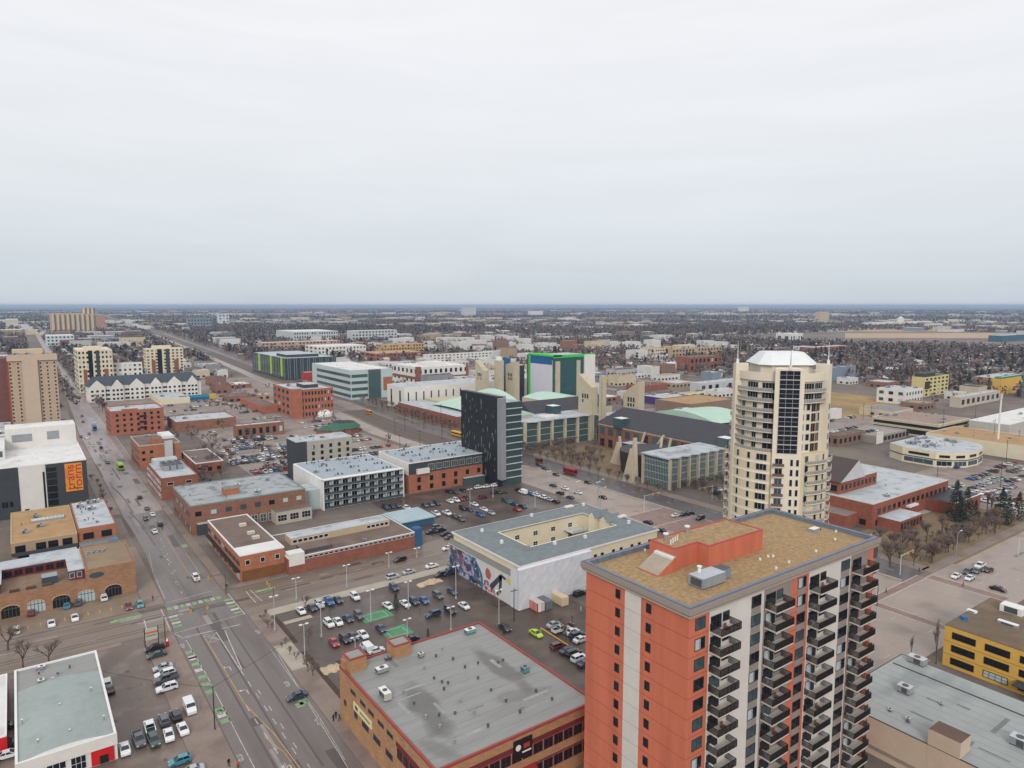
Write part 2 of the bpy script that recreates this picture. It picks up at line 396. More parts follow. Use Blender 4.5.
# parking lots
LOTB = [(51.5, 142, 117.3, 202.4, LOT), (92, 96, 134, 159.8, LOT), (117.3, 140, 134, 159.8, LOT),
        (-12, 112, 23, 204.6, M('lot_brown', (112, 98, 89), .55, .18, .09, wet=.3, stain=((142, 126, 116), .75, .14))), (-30, 224.8, 26, 240.5, M('lot_tan', (140, 122, 104), .7, .2, .1, wet=.2)),
        (128, 231, 204, 291, LOT), (98, 330, 196, 560, LOTP), (52, 560, 250, 900, LOTP),
        (262, 100, 480, 131, GRASS), (345, 103, 460, 172, LOTP), (420, 240, 560, 420, LOTP), (140, 101, 205, 150, LOT)]
b = MB()
for q in LOTB: sheet('', q[0], q[1], q[2], q[3], .012 + .003 * LOTB.index(q) , q[4], b)
struct('parking_lot_surface', b)
b = MB()
sheet('', 575, 318, 690, 396, .02, M('vacant_field', (164, 136, 92), .95, .2, .03, stain=((128, 112, 84), .7, .02)), b)
for px, y0, y1 in (((845, 1024), 333, 338), ((768, 1024), 327, 331.5), ((900, 1024), 322, 326)):
    q = [P(px[0], y1), P(px[1], y1), P(px[1], y0), P(px[0], y0)]
    b.face([(*p, .06) for p in q], M('field_tan', (186, 158, 128), .95, .12, .004))
q = [P(845, 420), P(905, 409), P(900, 400), P(840, 404)]; b.face([(*p, .07) for p in q], M('vacant_field', (178, 146, 92)))
struct('field', b)
# pavements: real steps 0.13 m high
b = MB()
def walk(x0, y0, x1, y1, m=None): b.box(x0, y0, 0, x1, y1, .13, KERB, m or WALK)
walk(23.2, 112, 30.4, 204.4); walk(50.3, 60, 55.4, 202.6); walk(55.4, 198.2, 117, 202.7, WALKC)
walk(26.6, 226, 31.8, 330); walk(48.8, 227, 51.6, 560); walk(51.6, 225.6, 117, 228.6); walk(-60, 225, 26.4, 227)
walk(-60, 203.5, 18, 205.1); walk(26.5, 336, 32.6, 700)
walk(231.2, 104, 232.8, 300, KERB); walk(246.2, 104, 252, 225, WALK); walk(249.2, 228, 254, 330, WALK)
walk(247, 101.2, 620, 104.8); walk(136, 100.2, 205.8, 104); walk(136, 74.4, 184.5, 75.9); walk(248, 72, 620, 74.9)
struct('sidewalk', b)
b = MB()
for x0, y0, x1, y1 in ((50.6, 164, 55.2, 179), ): b.box(x0, y0, .13, x1, y1, .134, WALKC)
struct('sidewalk_slab', b)
# grass and dead planting
b = MB()
def gr(x0, y0, x1, y1, z=.02, m=GRASS): sheet('', x0, y0, x1, y1, z, m, b)
gr(256, 235, 300, 336, .05); gr(253, 104.9, 276, 138, .03); gr(278, 104.9, 345, 133, .03); gr(254, 336, 270, 560, .05, M('dry_planting', (118, 100, 84), .95, .3, .1)); gr(24, 108, 30, 130, .137)
struct('grass', b)
# road markings
b = MB()
z = .042
def ln(pts, w=.16, m=MARKW): strip(b, pts, w, z, m)
def dash(p, q, on=2.6, off=3.6, w=.18, m=MARKW):
    L = math.hypot(q[0] - p[0], q[1] - p[1]); t = 0
    while t < L:
        a = t / L; c = min(1, (t + on) / L)
        ln([(p[0] + (q[0] - p[0]) * a, p[1] + (q[1] - p[1]) * a), (p[0] + (q[0] - p[0]) * c, p[1] + (q[1] - p[1]) * c)], w, m); t += on + off
G = lambda *a: [P(x, y) for x, y in a]
ln(G((203, 635), (225, 671), (244, 703), (275, 735), (305, 775)), .17, MARKY); ln(G((264, 737), (284, 752), (300, 775)), .14, MARKY)
ln(G((216, 632), (241, 671)), .22); ln(G((225, 631), (242, 670)), .22); ln(G((204, 636), (219, 640)), .15)
ln(G((205, 634), (221, 640)), .12); ln(G((216, 632), (209, 643)), .12); ln(G((209, 643), (221, 639.5)), .15)
dash(P(241, 671), P(300, 760)); dash(P(246, 706), P(292, 775)); dash(P(258, 690), P(310, 768), 2.2, 6)
ln(G((174.5, 634), (182, 637.5), (240, 625)), .2); ln(G((176, 633), (245, 613.5)), .22); ln(G((181, 639), (241, 624)), .22)
ln(G((167, 603), (212, 591)), .22); ln(G((161, 609), (171.5, 633.5), (176, 633)), .22); ln(G((228, 594), (245, 614.5)), .22)
ln(G((246, 591.5), (256, 603)), .22); ln(G((250, 590), (262, 601)), .2); ln(G((144, 620), (147.5, 632)), .25)
ln(G((186, 640), (207, 676), (240, 740), (258, 775)), .15); ln(G((190, 576), (172, 548), (150, 512)), .15, MARKY); ln(G((200, 574), (186, 553)), .14, MARKY)
for p, q in (((186, 576), (178, 560)), ((166, 603), (156, 575)), ((173, 600), (160, 572))): pass
ln(G((165, 599), (153, 573), (149, 552)), .15)
dash(P(182, 594), P(160, 545), 2.5, 7); dash(P(175, 572), P(158, 532), 2.5, 7); dash(P(96, 640), P(-30, 670), 3, 9, .16)
dash(P(286, 590), P(420, 552), 2.6, 5.5, .2)
ln(G((262, 628), (300, 690), (348, 768)), .13); ln(G((271, 650), (318, 715), (345, 760)), .1)
ln(G((262, 626), (268, 640)), .5)
for k in range(9):            # green and white bicycle crossing blocks at the junction
    p = (31.8 + k * 1.72, 219.3); b.face([(p[0], p[1], z), (p[0] + 1.25, p[1], z), (p[0] + 1.25, p[1] + 2.4, z), (p[0], p[1] + 2.4, z)], MARKG if k % 2 == 0 else M('road_paint_faded', (176, 176, 158), .7, .25, 1.5))
for k in range(5):
    p = (47., 205.6 + k * 2.7); b.face([(p[0], p[1], z), (p[0] + 2.3, p[1], z), (p[0] + 2.3, p[1] + 1.4, z), (p[0], p[1] + 1.4, z)], MARKG if k % 2 == 0 or k == 4 else MARKW)
for k in range(4):
    p = (31.2, 206.3 + k * 2.5); b.face([(p[0], p[1], z), (p[0] + 2.2, p[1], z), (p[0] + 2.2, p[1] + 1.2, z), (p[0], p[1] + 1.2, z)], MARKW if k % 2 else MARKG)
for y, c in ((188, 1), (184, 0), (180.5, 1), (177, 0), (173, 1), (169, 1), (165, 1), (156, 1), (153.6, 0), (151, 1), (185, 0)):
    b.face([(31., y, z), (32.9, y, z), (32.9, y + 1.8, z), (31., y + 1.8, z)], MARKG if c else MARKW)
for (px, py) in ((303, 702), (300, 705)):
    x, y = P(px, py); b.face([(x - .9, y - 1, z), (x + .9, y - 1, z), (x + .9, y + 1, z), (x - .9, y + 1, z)], MARKG)
x, y = P(126, 619); b.face([(x - 4, y - .7, z), (x + 4, y - .7, z), (x + 4, y + .9, z), (x - 4, y + .9, z)], MARKG)
x, y = P(265, 590); b.face([(x - 3, y - .7, z), (x + 3, y - .7, z), (x + 3, y + .9, z), (x - 3, y + .9, z)], MARKG)
x, y = P(184.5, 546); b.face([(x - .9, y - 2, z), (x + .9, y - 2, z), (x + .9, y + 2, z), (x - .9, y + 2, z)], MARKG)
def bike(x, y, s=1.):         # bicycle symbol: two rings and a frame
    for dy in (-.75, .75):
        pts = [(x + .42 * s * math.cos(t * math.pi / 5), y + dy * s + .42 * s * math.sin(t * math.pi / 5)) for t in range(11)]; ln(pts, .2)
    ln([(x, y - .75 * s), (x + .5 * s, y), (x, y + .75 * s)], .18); ln([(x + .5 * s, y - .4 * s), (x + .5 * s, y + .5 * s)], .18)
for px, py in ((220, 712), (240, 758), (287, 684), (318, 722), (182, 646), (258, 632)): bike(*P(px, py))
def arrow(x, y, turn=0):
    ln([(x, y - 1.6), (x, y + .6)], .22)
    if turn: ln([(x, y + .6), (x - 1, y + .9)], .25); b.face([(x - 1, y + .3, z), (x - 1.7, y + .95, z), (x - 1, y + 1.5, z)][::-1], MARKW)
    else: b.face([(x - .55, y + .6, z), (x + .55, y + .6, z), (x, y + 1.8, z)], MARKW)
for px, py, t in ((247, 691, 1), (230, 668, 1), (291, 767, 1), (177, 583, 0), (168, 560, 0)): arrow(*P(px, py), t)
# avenue and right hand junction
for p, q in (((212, 300), (212, 108)), ((218, 300), (218, 108)), ((224, 300), (224, 108)), ((239, 300), (239, 108)), ((244, 300), (244, 108))): dash(p, q, 3, 8, .18)
for yy in (82, 88, 94): dash((250, yy), (420, yy), 3, 9, .2)
for yy in (82, 92): dash((140, yy), (204, yy), 3, 9, .2)
for x0, y0, x1, y1 in ((205.5, 78, 208.5, 100), (241, 78, 245, 100), (208.6, 100.5, 241, 103), (208.6, 74.6, 241, 77)):
    b.face([(x0, y0, z - .004), (x1, y0, z - .004), (x1, y1, z - .004), (x0, y1, z - .004)], REDP)
    if x1 - x0 < 8: ln([(x0 - .2, y0), (x0 - .2, y1)], .3); ln([(x1 + .2, y0), (x1 + .2, y1)], .3)
    else: ln([(x0, y0 - .2), (x1, y0 - .2)], .3); ln([(x0, y1 + .2), (x1, y1 + .2)], .3)
b.face([(208.7, 176, z - .003), (231, 176, z - .003), (231, 206, z - .003), (208.7, 206, z - .003)], REDP)
ln([(207, 207), (231, 207)], .4); ln([(207, 190), (231, 190)], .4)
o = b.build('lane_marking', main_road)
# asphalt repairs, wheel tracks and stains laid on the carriageways and lots
b = MB(); r = random.Random(17); PT = [M('asphalt_patch_%s' % k, c, .6, .15, .3, wet=.25) for k, c in (('dark', (92, 84, 81)), ('mid', (122, 112, 107)), ('pale', (150, 139, 133)))]
for k in range(150):
    a = r.random()
    if a < .45: x, y, w_, d_ = r.uniform(33.5, 46), r.uniform(112, 560), r.uniform(.5, 2.6), r.uniform(2, 16)
    elif a < .6: x, y, w_, d_ = r.uniform(-40, 120), r.uniform(207, 222), r.uniform(2, 12), r.uniform(.6, 2.5)
    elif a < .75: x, y, w_, d_ = r.uniform(209, 228), r.uniform(110, 300), r.uniform(.5, 1.6), r.uniform(2, 9)
    elif a < .85: x, y, w_, d_ = r.uniform(250, 420), r.uniform(78, 97), r.uniform(2, 9), r.uniform(.4, 1.4)
    else: x, y, w_, d_ = r.uniform(0, 20), r.uniform(122, 190), r.uniform(.4, 1.4), r.uniform(.4, 1.6)
    b.face([(x, y, .0365 + k * .00002), (x + w_, y, .0365 + k * .00002), (x + w_ * r.uniform(.9, 1.05), y + d_, .0365 + k * .00002), (x + w_ * r.uniform(-.1, .1), y + d_, .0365 + k * .00002)], PT[1] if x > 100 else PT[0] if r.random() < .6 else PT[r.choice((1, 2))])
for x in (34.6, 36.1, 38.2, 39.7, 42.4, 43.9, 45.6): strip(b, [(x, 125), (x + .2, 203)], .45, .0398, PT[0]) if x in (36.1, 39.7, 43.9) else strip(b, [(x, 228), (x + .6, 330)], .4, .0398, PT[1])
for y in (209, 210.6, 216.5, 218.2): strip(b, [(-60, y), (30, y)], .4, .0397, PT[0]); strip(b, [(52, y - 1), (120, y)], .4, .0397, PT[0])
b.build('asphalt_patch', main_road)
# parking stall lines (yellow) and painted courts on the lots
b = MB()
for k in range(11):
    x = 24 - k * 2.9; strip(b, [(x, 229.4), (x, 232)], .25, .06, MARKY)
for (px, py), (sx_, sy_) in (((376, 616), (9, 6)), ((397, 632), (7.5, 6.5))):
    x, y = P(px, py); b.face([(x - sx_ / 2, y - sy_ / 2, .06), (x + sx_ / 2, y - sy_ / 2, .06), (x + sx_ / 2, y + sy_ / 2, .06), (x - sx_ / 2, y + sy_ / 2, .06)], GREENP)
    strip(b, [(x - sx_ / 3, y - sy_ / 3), (x + sx_ / 3, y - sy_ / 3), (x + sx_ / 3, y + sy_ / 3), (x - sx_ / 3, y + sy_ / 3), (x - sx_ / 3, y - sy_ / 3)], .15, .066, MARKW)
bpy.data.objects['parking_lot_surface']
b.build('stall_marking', bpy.data.objects['parking_lot_surface'])
# kerbed islands
b = MB()
def kerbline(pts, w=.5, h=.14, m=KERBD):
    for (x0, y0), (x1, y1) in zip(pts, pts[1:]):
        dx, dy = x1 - x0, y1 - y0; l = math.hypot(dx, dy); nx, ny = -dy / l * w / 2, dx / l * w / 2
        b.prism([(x0 - nx, y0 - ny), (x1 - nx, y1 - ny), (x1 + nx, y1 + ny), (x0 + nx, y0 + ny)][::1], .0, h, m)
for g in (((155, 545), (140, 523), (130, 512)), ((133, 513), (125, 500), (118, 492), (112, 487)), ((103, 477), (97, 466), (93, 462)), ((87, 452), (80, 440)), ((120, 480), (112, 468))):
    kerbline(G(*g), .55, .14, M('median_kerb', (124, 114, 108), .75, .2, .5))
for x0, y0, x1, y1 in ((61, 160.5, 67, 162.5), (112, 164, 116, 168), (55.6, 178, 56.8, 197), (55.6, 144, 56.8, 172)):
    b.prism([(x0, y0), (x1, y0), (x1, y1), (x0, y1)], 0, .06, KERBD, M('mulch', (84, 68, 58), .95, .25, .6))
x, y = P(298, 620)
b.prism([(x - 4, y - 1), (x + 4, y - 1), (x + 4, y + 1), (x - 4, y + 1)], 0, .15, KERB, WALKC)
struct('kerb', b)
# ================================================================== landmark buildings
ORANGE = M('orange_stucco', (206, 116, 88), .9, .09, .5, stretch=(1, 1, .12), stain=((186, 102, 78), .7, .3)); WHITEW = M('pale_stucco', (214, 208, 200), .9, .07, .2)
TAUPE = M('taupe_panel', (150, 138, 130), .85, .08, .3); CORN = M('taupe_cornice', (158, 146, 136), .8, .06, .3)
GRAVEL = M('roof_gravel', (172, 144, 106), .95, .3, 1.3, stain=((146, 124, 88), .6, .35), bump=.6)
SLATE = M('roof_flashing', (112, 124, 138), .5, .15, .4, spec=.4)
ROOFG = M('roof_membrane_grey', (152, 153, 150), .75, .16, .1, stretch=(.25, 1.6, 1), stain=((132, 130, 128), .8, .1), wet=.2)
ROOFL = M('roof_membrane_light', (186, 192, 196), .75, .1, .12, stain=((140, 144, 148), .7, .2))
ROOFW = M('roof_white', (226, 224, 222), .7, .06, .1, stain=((196, 192, 188), .7, .12))
ROOFB = M('roof_brown', (122, 104, 96), .9, .14, .15, stain=((92, 80, 76), .6, .12))
ROOFT = M('roof_tan', (178, 144, 104), .95, .12, .12, stain=((150, 122, 92), .6, .2))
ROOFGR = M('roof_green_copper', (182, 210, 192), .7, .07, .1)
ROOFK = M('roof_dark_seam', (66, 64, 72), .6, .12, .3)
SHING = M('roof_shingle_grey', (124, 132, 135), .85, .16, .5)
REDB = brick('brick_red', (156, 100, 84)); ORB = brick('brick_orange', (186, 122, 92)); BRB = brick('brick_brown', (156, 112, 92))
ORB2 = brick('brick_bright_orange', (182, 116, 92)); TANB = brick('brick_tan', (188, 144, 106), var=.12); MAROON = M('maroon_panel', (116, 48, 52), .7, .1)
CREAM = M('cream_stucco', (226, 214, 186), .9, .06, .3); CREAM2 = M('cream_yellow_stucco', (212, 188, 130), .9, .07, .3)
SANDS = M('sandstone', (194, 183, 158), .9, .1, .3); YELL = M('yellow_panel', (218, 174, 84), .85, .08, .3)
REDP2 = M('red_trim', (158, 74, 66), .65, .12); REDR = M('red_sheet', (206, 30, 36), .6, .05)
WGRY = M('light_grey_panel', (196, 198, 200), .8, .07); CHAR = M('charcoal_panel', (66, 70, 74), .75, .08)
WHW = M('white_wall', (226, 222, 216), .85, .06, .2)
def solveS(y, z, px): return bis(lambda m: Q(m, y, z)[0] < px, -200, 900)
def solveW(x, z, px): return bis(lambda m: Q(x, m, z)[0] > px, -200, 1500)
def text_mesh(txt, size, m, ext=.03):
    c = bpy.data.curves.new('lettering', 'FONT'); c.body = txt; c.size = size; c.extrude = ext; c.align_x = 'CENTER'; c.align_y = 'CENTER'
    o = bpy.data.objects.new('lettering', c); COL.objects.link(o)
    dg = bpy.context.evaluated_depsgraph_get(); me = bpy.data.meshes.new_from_object(o.evaluated_get(dg)); me.materials.clear(); me.materials.append(m)
    bpy.data.objects.remove(o); return me
def lettering(root, txt, size, m, pos, rot, ext=.03):
    o = ob('lettering', text_mesh(txt, size, m, ext), root, pos); o.rotation_euler = rot; return o
# ---- foreground orange apartment tower
def tower():
    x0, y0, X1, Y1, h = 75.5, 62.0, 129.1, 85.5, 47.
    sx, sy_ = X1 - x0, Y1 - y0; o = .7
    t = thing('apartment_tower', 'tall orange and white apartment tower with dark balconies in the foreground', 'apartment tower', (x0, y0, 0))
    WB = MB().box(o, o, -.3, sx - o, sy_ - o, 45.6, ORANGE)
    b = MB(); ring(b, .45, .45, sx - .45, sy_ - .45, 46.0, 47.0, .5, SLATE); ring(b, -.02, -.02, sx + .02, sy_ + .02, 46.0, 46.93, .46, CORN); ring(b, .1, .1, .0 + sx - .1, sy_ - .1, 46.93, 46.99, .34, M('coping_dark', (96, 96, 112), .6, .05)); ring(b, .06, .06, sx - .06, sy_ - .06, 45.86, 45.99, .6, M('cornice_gap', (110, 100, 96), .8, .05)); ring(b, .2, .2, sx - .2, sy_ - .2, 45.45, 45.85, .5, M('cornice_low', (176, 164, 150), .8, .05))
    for k in range(1, 18):
        b.box(sx * k / 18 - .05, sy_ - .95, 46.35, sx * k / 18 + .05, sy_ - .9, 47.03, DGR)
    for k in range(1, 8): b.box(.9, sy_ * k / 8 - .05, 46.35, .95, sy_ * k / 8 + .05, 47.03, DGR)
    b.build('cornice', t)
    MB().box(.9, .9, 45.6, sx - .9, sy_ - .9, 46.15, GRAVEL).build('roof', t)
    uS = lambda px: solveS(y0 + o, 43, px) - x0
    uW = lambda px: solveW(x0 + o, 43, px) - y0
    FH = 3.13; top = 42.95
    floors = [top - k * FH for k in range(15)]
    # coloured strips of the south wall, 6 cm proud
    def panel(name, a, c, m, z0=0, z1=45.55, d=.06): MB().box(a, o - d, z0, c, o - .002, z1, m).build(name, t)
    panel('wall_panel', uS(709), uS(763.7), WHITEW); panel('wall_panel', uS(764.2), uS(791), TAUPE)
    panel('wall_panel', uS(808.5), uS(850.5), WHITEW); panel('wall_panel', uS(851.2), uS(868), TAUPE)
    MB().box(o - .06, uW(641), 0, o - .002, uW(625), 45.55, WHITEW).build('wall_panel', t)
    b = WB
    LINE = M('reveal_line', (150, 74, 56), .9, .0)
    for k in range(16):
        z = 42.2 - k * FH
        b.box(o - .012, o, z, o, uW(641), z + .07, LINE).box(o - .012, uW(625), z, o, sy_ - o, z + .07, LINE)
        b.box(o, o - .012, z, uS(709), o, z + .07, LINE); b.box(uS(791.5), o - .012, z, uS(808), o, z + .07, LINE)
        b.box(o - .075, uW(641), z, o - .06, uW(625), z + .05, TAUPE)
    BAL = M('balcony_rail', (40, 37, 37), .6, .2, 1.); SLB = M('balcony_slab', (208, 198, 188), .85, .08)
    WFR = M('window_frame_dark', (58, 54, 54), .6, 0)
    cols = [(709.8, 729.5), (765, 783), (809.2, 826), (852, 867.5)]
    bm = {}
    for ci, (a, c) in enumerate(cols):
        ua, uc = uS(a), uS(c); w = uc - ua; d = 2.2
        s = MB().box(0, -d, -.22, w, 0, 0, SLB).mesh('balcony')
        r = MB()
        for (p, q) in (((0, -d), (w, -d)), ((0, -d), (0, 0)), ((w, -d), (w, 0))):
            nb_ = int(max(abs(q[0] - p[0]), abs(q[1] - p[1])) / .11)
            for j in range(nb_):
                if p[1] == q[1]: xx = p[0] + (q[0] - p[0]) * (j + .5) / nb_; r.box(xx - .022, -d, .08, xx + .022, -d + .04, 1.08, BAL)
                else: yy = -d + .06 + (d - .08) * (j + .5) / nb_; r.box(p[0] - .02, yy - .022, .08, p[0] + .02, yy + .022, 1.08, BAL)
            if p[1] == q[1]: r.box(p[0], -d, .0, q[0], -d + .05, .1, BAL).box(p[0], -d - .02, 1.1, q[0], -d + .07, 1.17, BLK)
            else: r.box(p[0] - .04, -d + .08, 1.1, p[0] + .04, -.02, 1.17, BLK)
        n = max(3, int(w / .9))
        for k in range(n + 1): r.box(w * k / n - .03, -d - .01, 0, w * k / n + .03, -d + .06, 1.02, BLK)
        r = r.mesh('railing')
        du = uS(a + 1.5)
        for k, z in enumerate(floors):
            fz = z - .95
            bo = ob('balcony', s, t, (ua, o, fz)); ob('railing', r, bo)
            win(t, 'S', (ua + w * .29, o - .06, fz + .05), w * .54, 2.2, WFR, 'd', 2, 1, .07, 'balcony_door')
            if ci != 3: win(t, 'S', (ua + w * .8, o - .06, fz + .75), w * .34, 1.5, WFR, 'd', 1, 1, .07)
            rr = RND.random()
            cl = MB()
            if rr < .75: cl.box(.15, -.75, 0, .95, -.05, .75, WHT if rr < .3 else CON)
            if rr >= .75: cl.box(w * .5, -1.3, 0, w * .5 + .6, -.7, .45, M('clutter_brown', (120, 84, 62), .9)).box(w * .5, -.78, .45, w * .5 + .6, -.7, .9, M('clutter_brown', (1, 1, 1)))
            if cl.v: cl.build('furniture', bo)
    for z in floors:
        for a, c, m in ((695, 705.2, 'p'), (751, 760.6, 'p'), (797.8, 806, 'd'), (840.6, 849.3, 'd')):
            ua, uc = uS(a), uS(c); d = .06 if a in (751, 840.6) else 0
            win(t, 'S', ((ua + uc) / 2, o - d, z), uc - ua, 1.85, WFR, m, 2, 1, .07)
        ua, uc = uS(876.8), uS(880.3)
        win(t, 'S', (ua - .6, o, z), 1.3, 1.85, WFR, 'd', 1, 1, .07)
        for a, c in ((646.2, 651.2), (615.8, 620.2)):
            ya, yc = uW(c), uW(a); win(t, 'W', (o, (ya + yc) / 2, z + .2), 1.05, 1.5, WFR, 'k', 1, 1, .07)
    b = WB
    for z in floors[:-1]:
        for a, c in ((751, 760.6), (840.6, 849.3)): b.box(uS(a), o - .075, z - FH + 1.9, uS(c), o - .062, z - .04, TAUPE)
        b.box(uS(797.8), o - .02, z - FH + 1.9, uS(806), o - .003, z - .04, TAUPE)
    WB.build('wall', t)
    # roof house
    z0, z1 = 46.15, 49.7
    A, B_, Cc, D, E = [P(px, py, z1) for px, py in ((646.7, 540.7), (675, 549.7), (699.6, 543.6), (712.3, 546), (763.7, 530.5))]
    def loc(p): return (p[0] - x0, p[1] - y0)
    A, B_, Cc, D, E = map(loc, (A, B_, Cc, D, E))
    back = A[1] - .2
    poly = [B_, (Cc[0], B_[1]), (Cc[0], D[1]), (E[0], D[1]), (E[0], back), (B_[0], back)]
    rh = MB().prism(poly, z0, z1, ORANGE).build('roof_house', t)
    k = .35; inn = [(B_[0] + k, B_[1] + k), (Cc[0] + k, B_[1] + k), (Cc[0] + k, D[1] + k), (E[0] - k, D[1] + k), (E[0] - k, back - k), (B_[0] + k, back - k)]
    bb = MB(); RT2 = M('red_coping', (178, 84, 76), .7, .05)
    for i in range(6):
        j = (i + 1) % 6; p, q = poly[i], poly[j]; p2, q2 = inn[i], inn[j]
        bb.prism([p, q, q2, p2], z1, z1 + .18, RT2)
    bb.build('coping', rh); MB().prism(inn, z1 + .003, z1 + .06, GRAVEL).build('roof', rh)
    for fx, fy in ((.12, .75), (.42, .85)):
        x = B_[0] + (E[0] - B_[0]) * fx; y = B_[1] + (back - B_[1]) * fy; MB().cyl(0, 0, .06, 1., .35, GRY, 10).cyl(0, 0, 1., 1.2, .5, WHT, 10).build('vent', rh, (x, y, z1))
    for i in range(4): MB().cyl(0, 0, 0, .9, .12, WHT, 6).build('vent', rh, (B_[0] + 1.2 + i * .9, B_[1] + 2 + i * .3, z1))
    hx, hy = B_[0], (B_[1] + back) / 2
    b = MB(); v0 = hy - 3.2; v1 = hy + 1.2
    k = len(b.v)
    b.face([(hx - 4.4, v0, z0 + .25), (hx - .02, v0, z0 + 2.5), (hx - .02, v1, z0 + 2.5), (hx - 4.4, v1, z0 + .25)][::-1], M('hatch_metal', (170, 156, 138), .6, .12, .4))
    b.face([(hx - 4.4, v0, z0), (hx - .02, v0, z0), (hx - .02, v0, z0 + 2.5), (hx - 4.4, v0, z0 + .25)], ORANGE).face([(hx - 4.4, v1, z0), (hx - 4.4, v1, z0 + .25), (hx - .02, v1, z0 + 2.5), (hx - .02, v1, z0)], ORANGE)
    b.face([(hx - 4.4, v0, z0), (hx - 4.4, v0, z0 + .25), (hx - 4.4, v1, z0 + .25), (hx - 4.4, v1, z0)], ORANGE)
    b.box(hx - .9, v0 + .2, z0 + 2.02, hx - .3, v1 - .2, z0 + 2.45, WHT)
    b.build('roof_hatch', t)
    p = P(706, 583.5, z0); x, y = p[0] - x0, p[1] - y0
    b = MB().box(-2.6, -1.5, .15, 2.9, 1.4, 1.75, GRY, M('unit_top', (186, 190, 196), .6, .1)).box(-2.65, -1.2, .35, -2.61, .9, 1.5, DGR).box(-2.4, -1.4, 0, 2.7, 1.3, .15, BLK).box(3.1, -.8, .1, 5.2, 1.2, 1.7, M('unit_blue', (128, 142, 156), .5, .1), DGR).cyl(-.6, .9, 1.7, 2.6, .28, WHT, 10).cyl(-.6, .9, 2.6, 2.75, .42, WHT, 10)
    b.build('air_handler', t, (x, y, z0))
    p = P(814, 531, z0); MB().box(-1.1, -.6, 0, 1.1, .6, .6, GRY, WHT).box(1.15, -.5, 0, 1.6, .5, .45, DGR).build('air_conditioner', t, (p[0] - x0, p[1] - y0, z0))
    b = MB()
    for px, py in ((760, 560), (768, 557), (773, 557), (835, 540), (816, 552), (789, 563), (776, 569), (836, 532), (800, 519), (645, 551)):
        p = P(px, py, z0); MB().cyl(0, 0, 0, .35, .22, WHT, 7).build('vent', t, (p[0] - x0, p[1] - y0, z0))
tower()
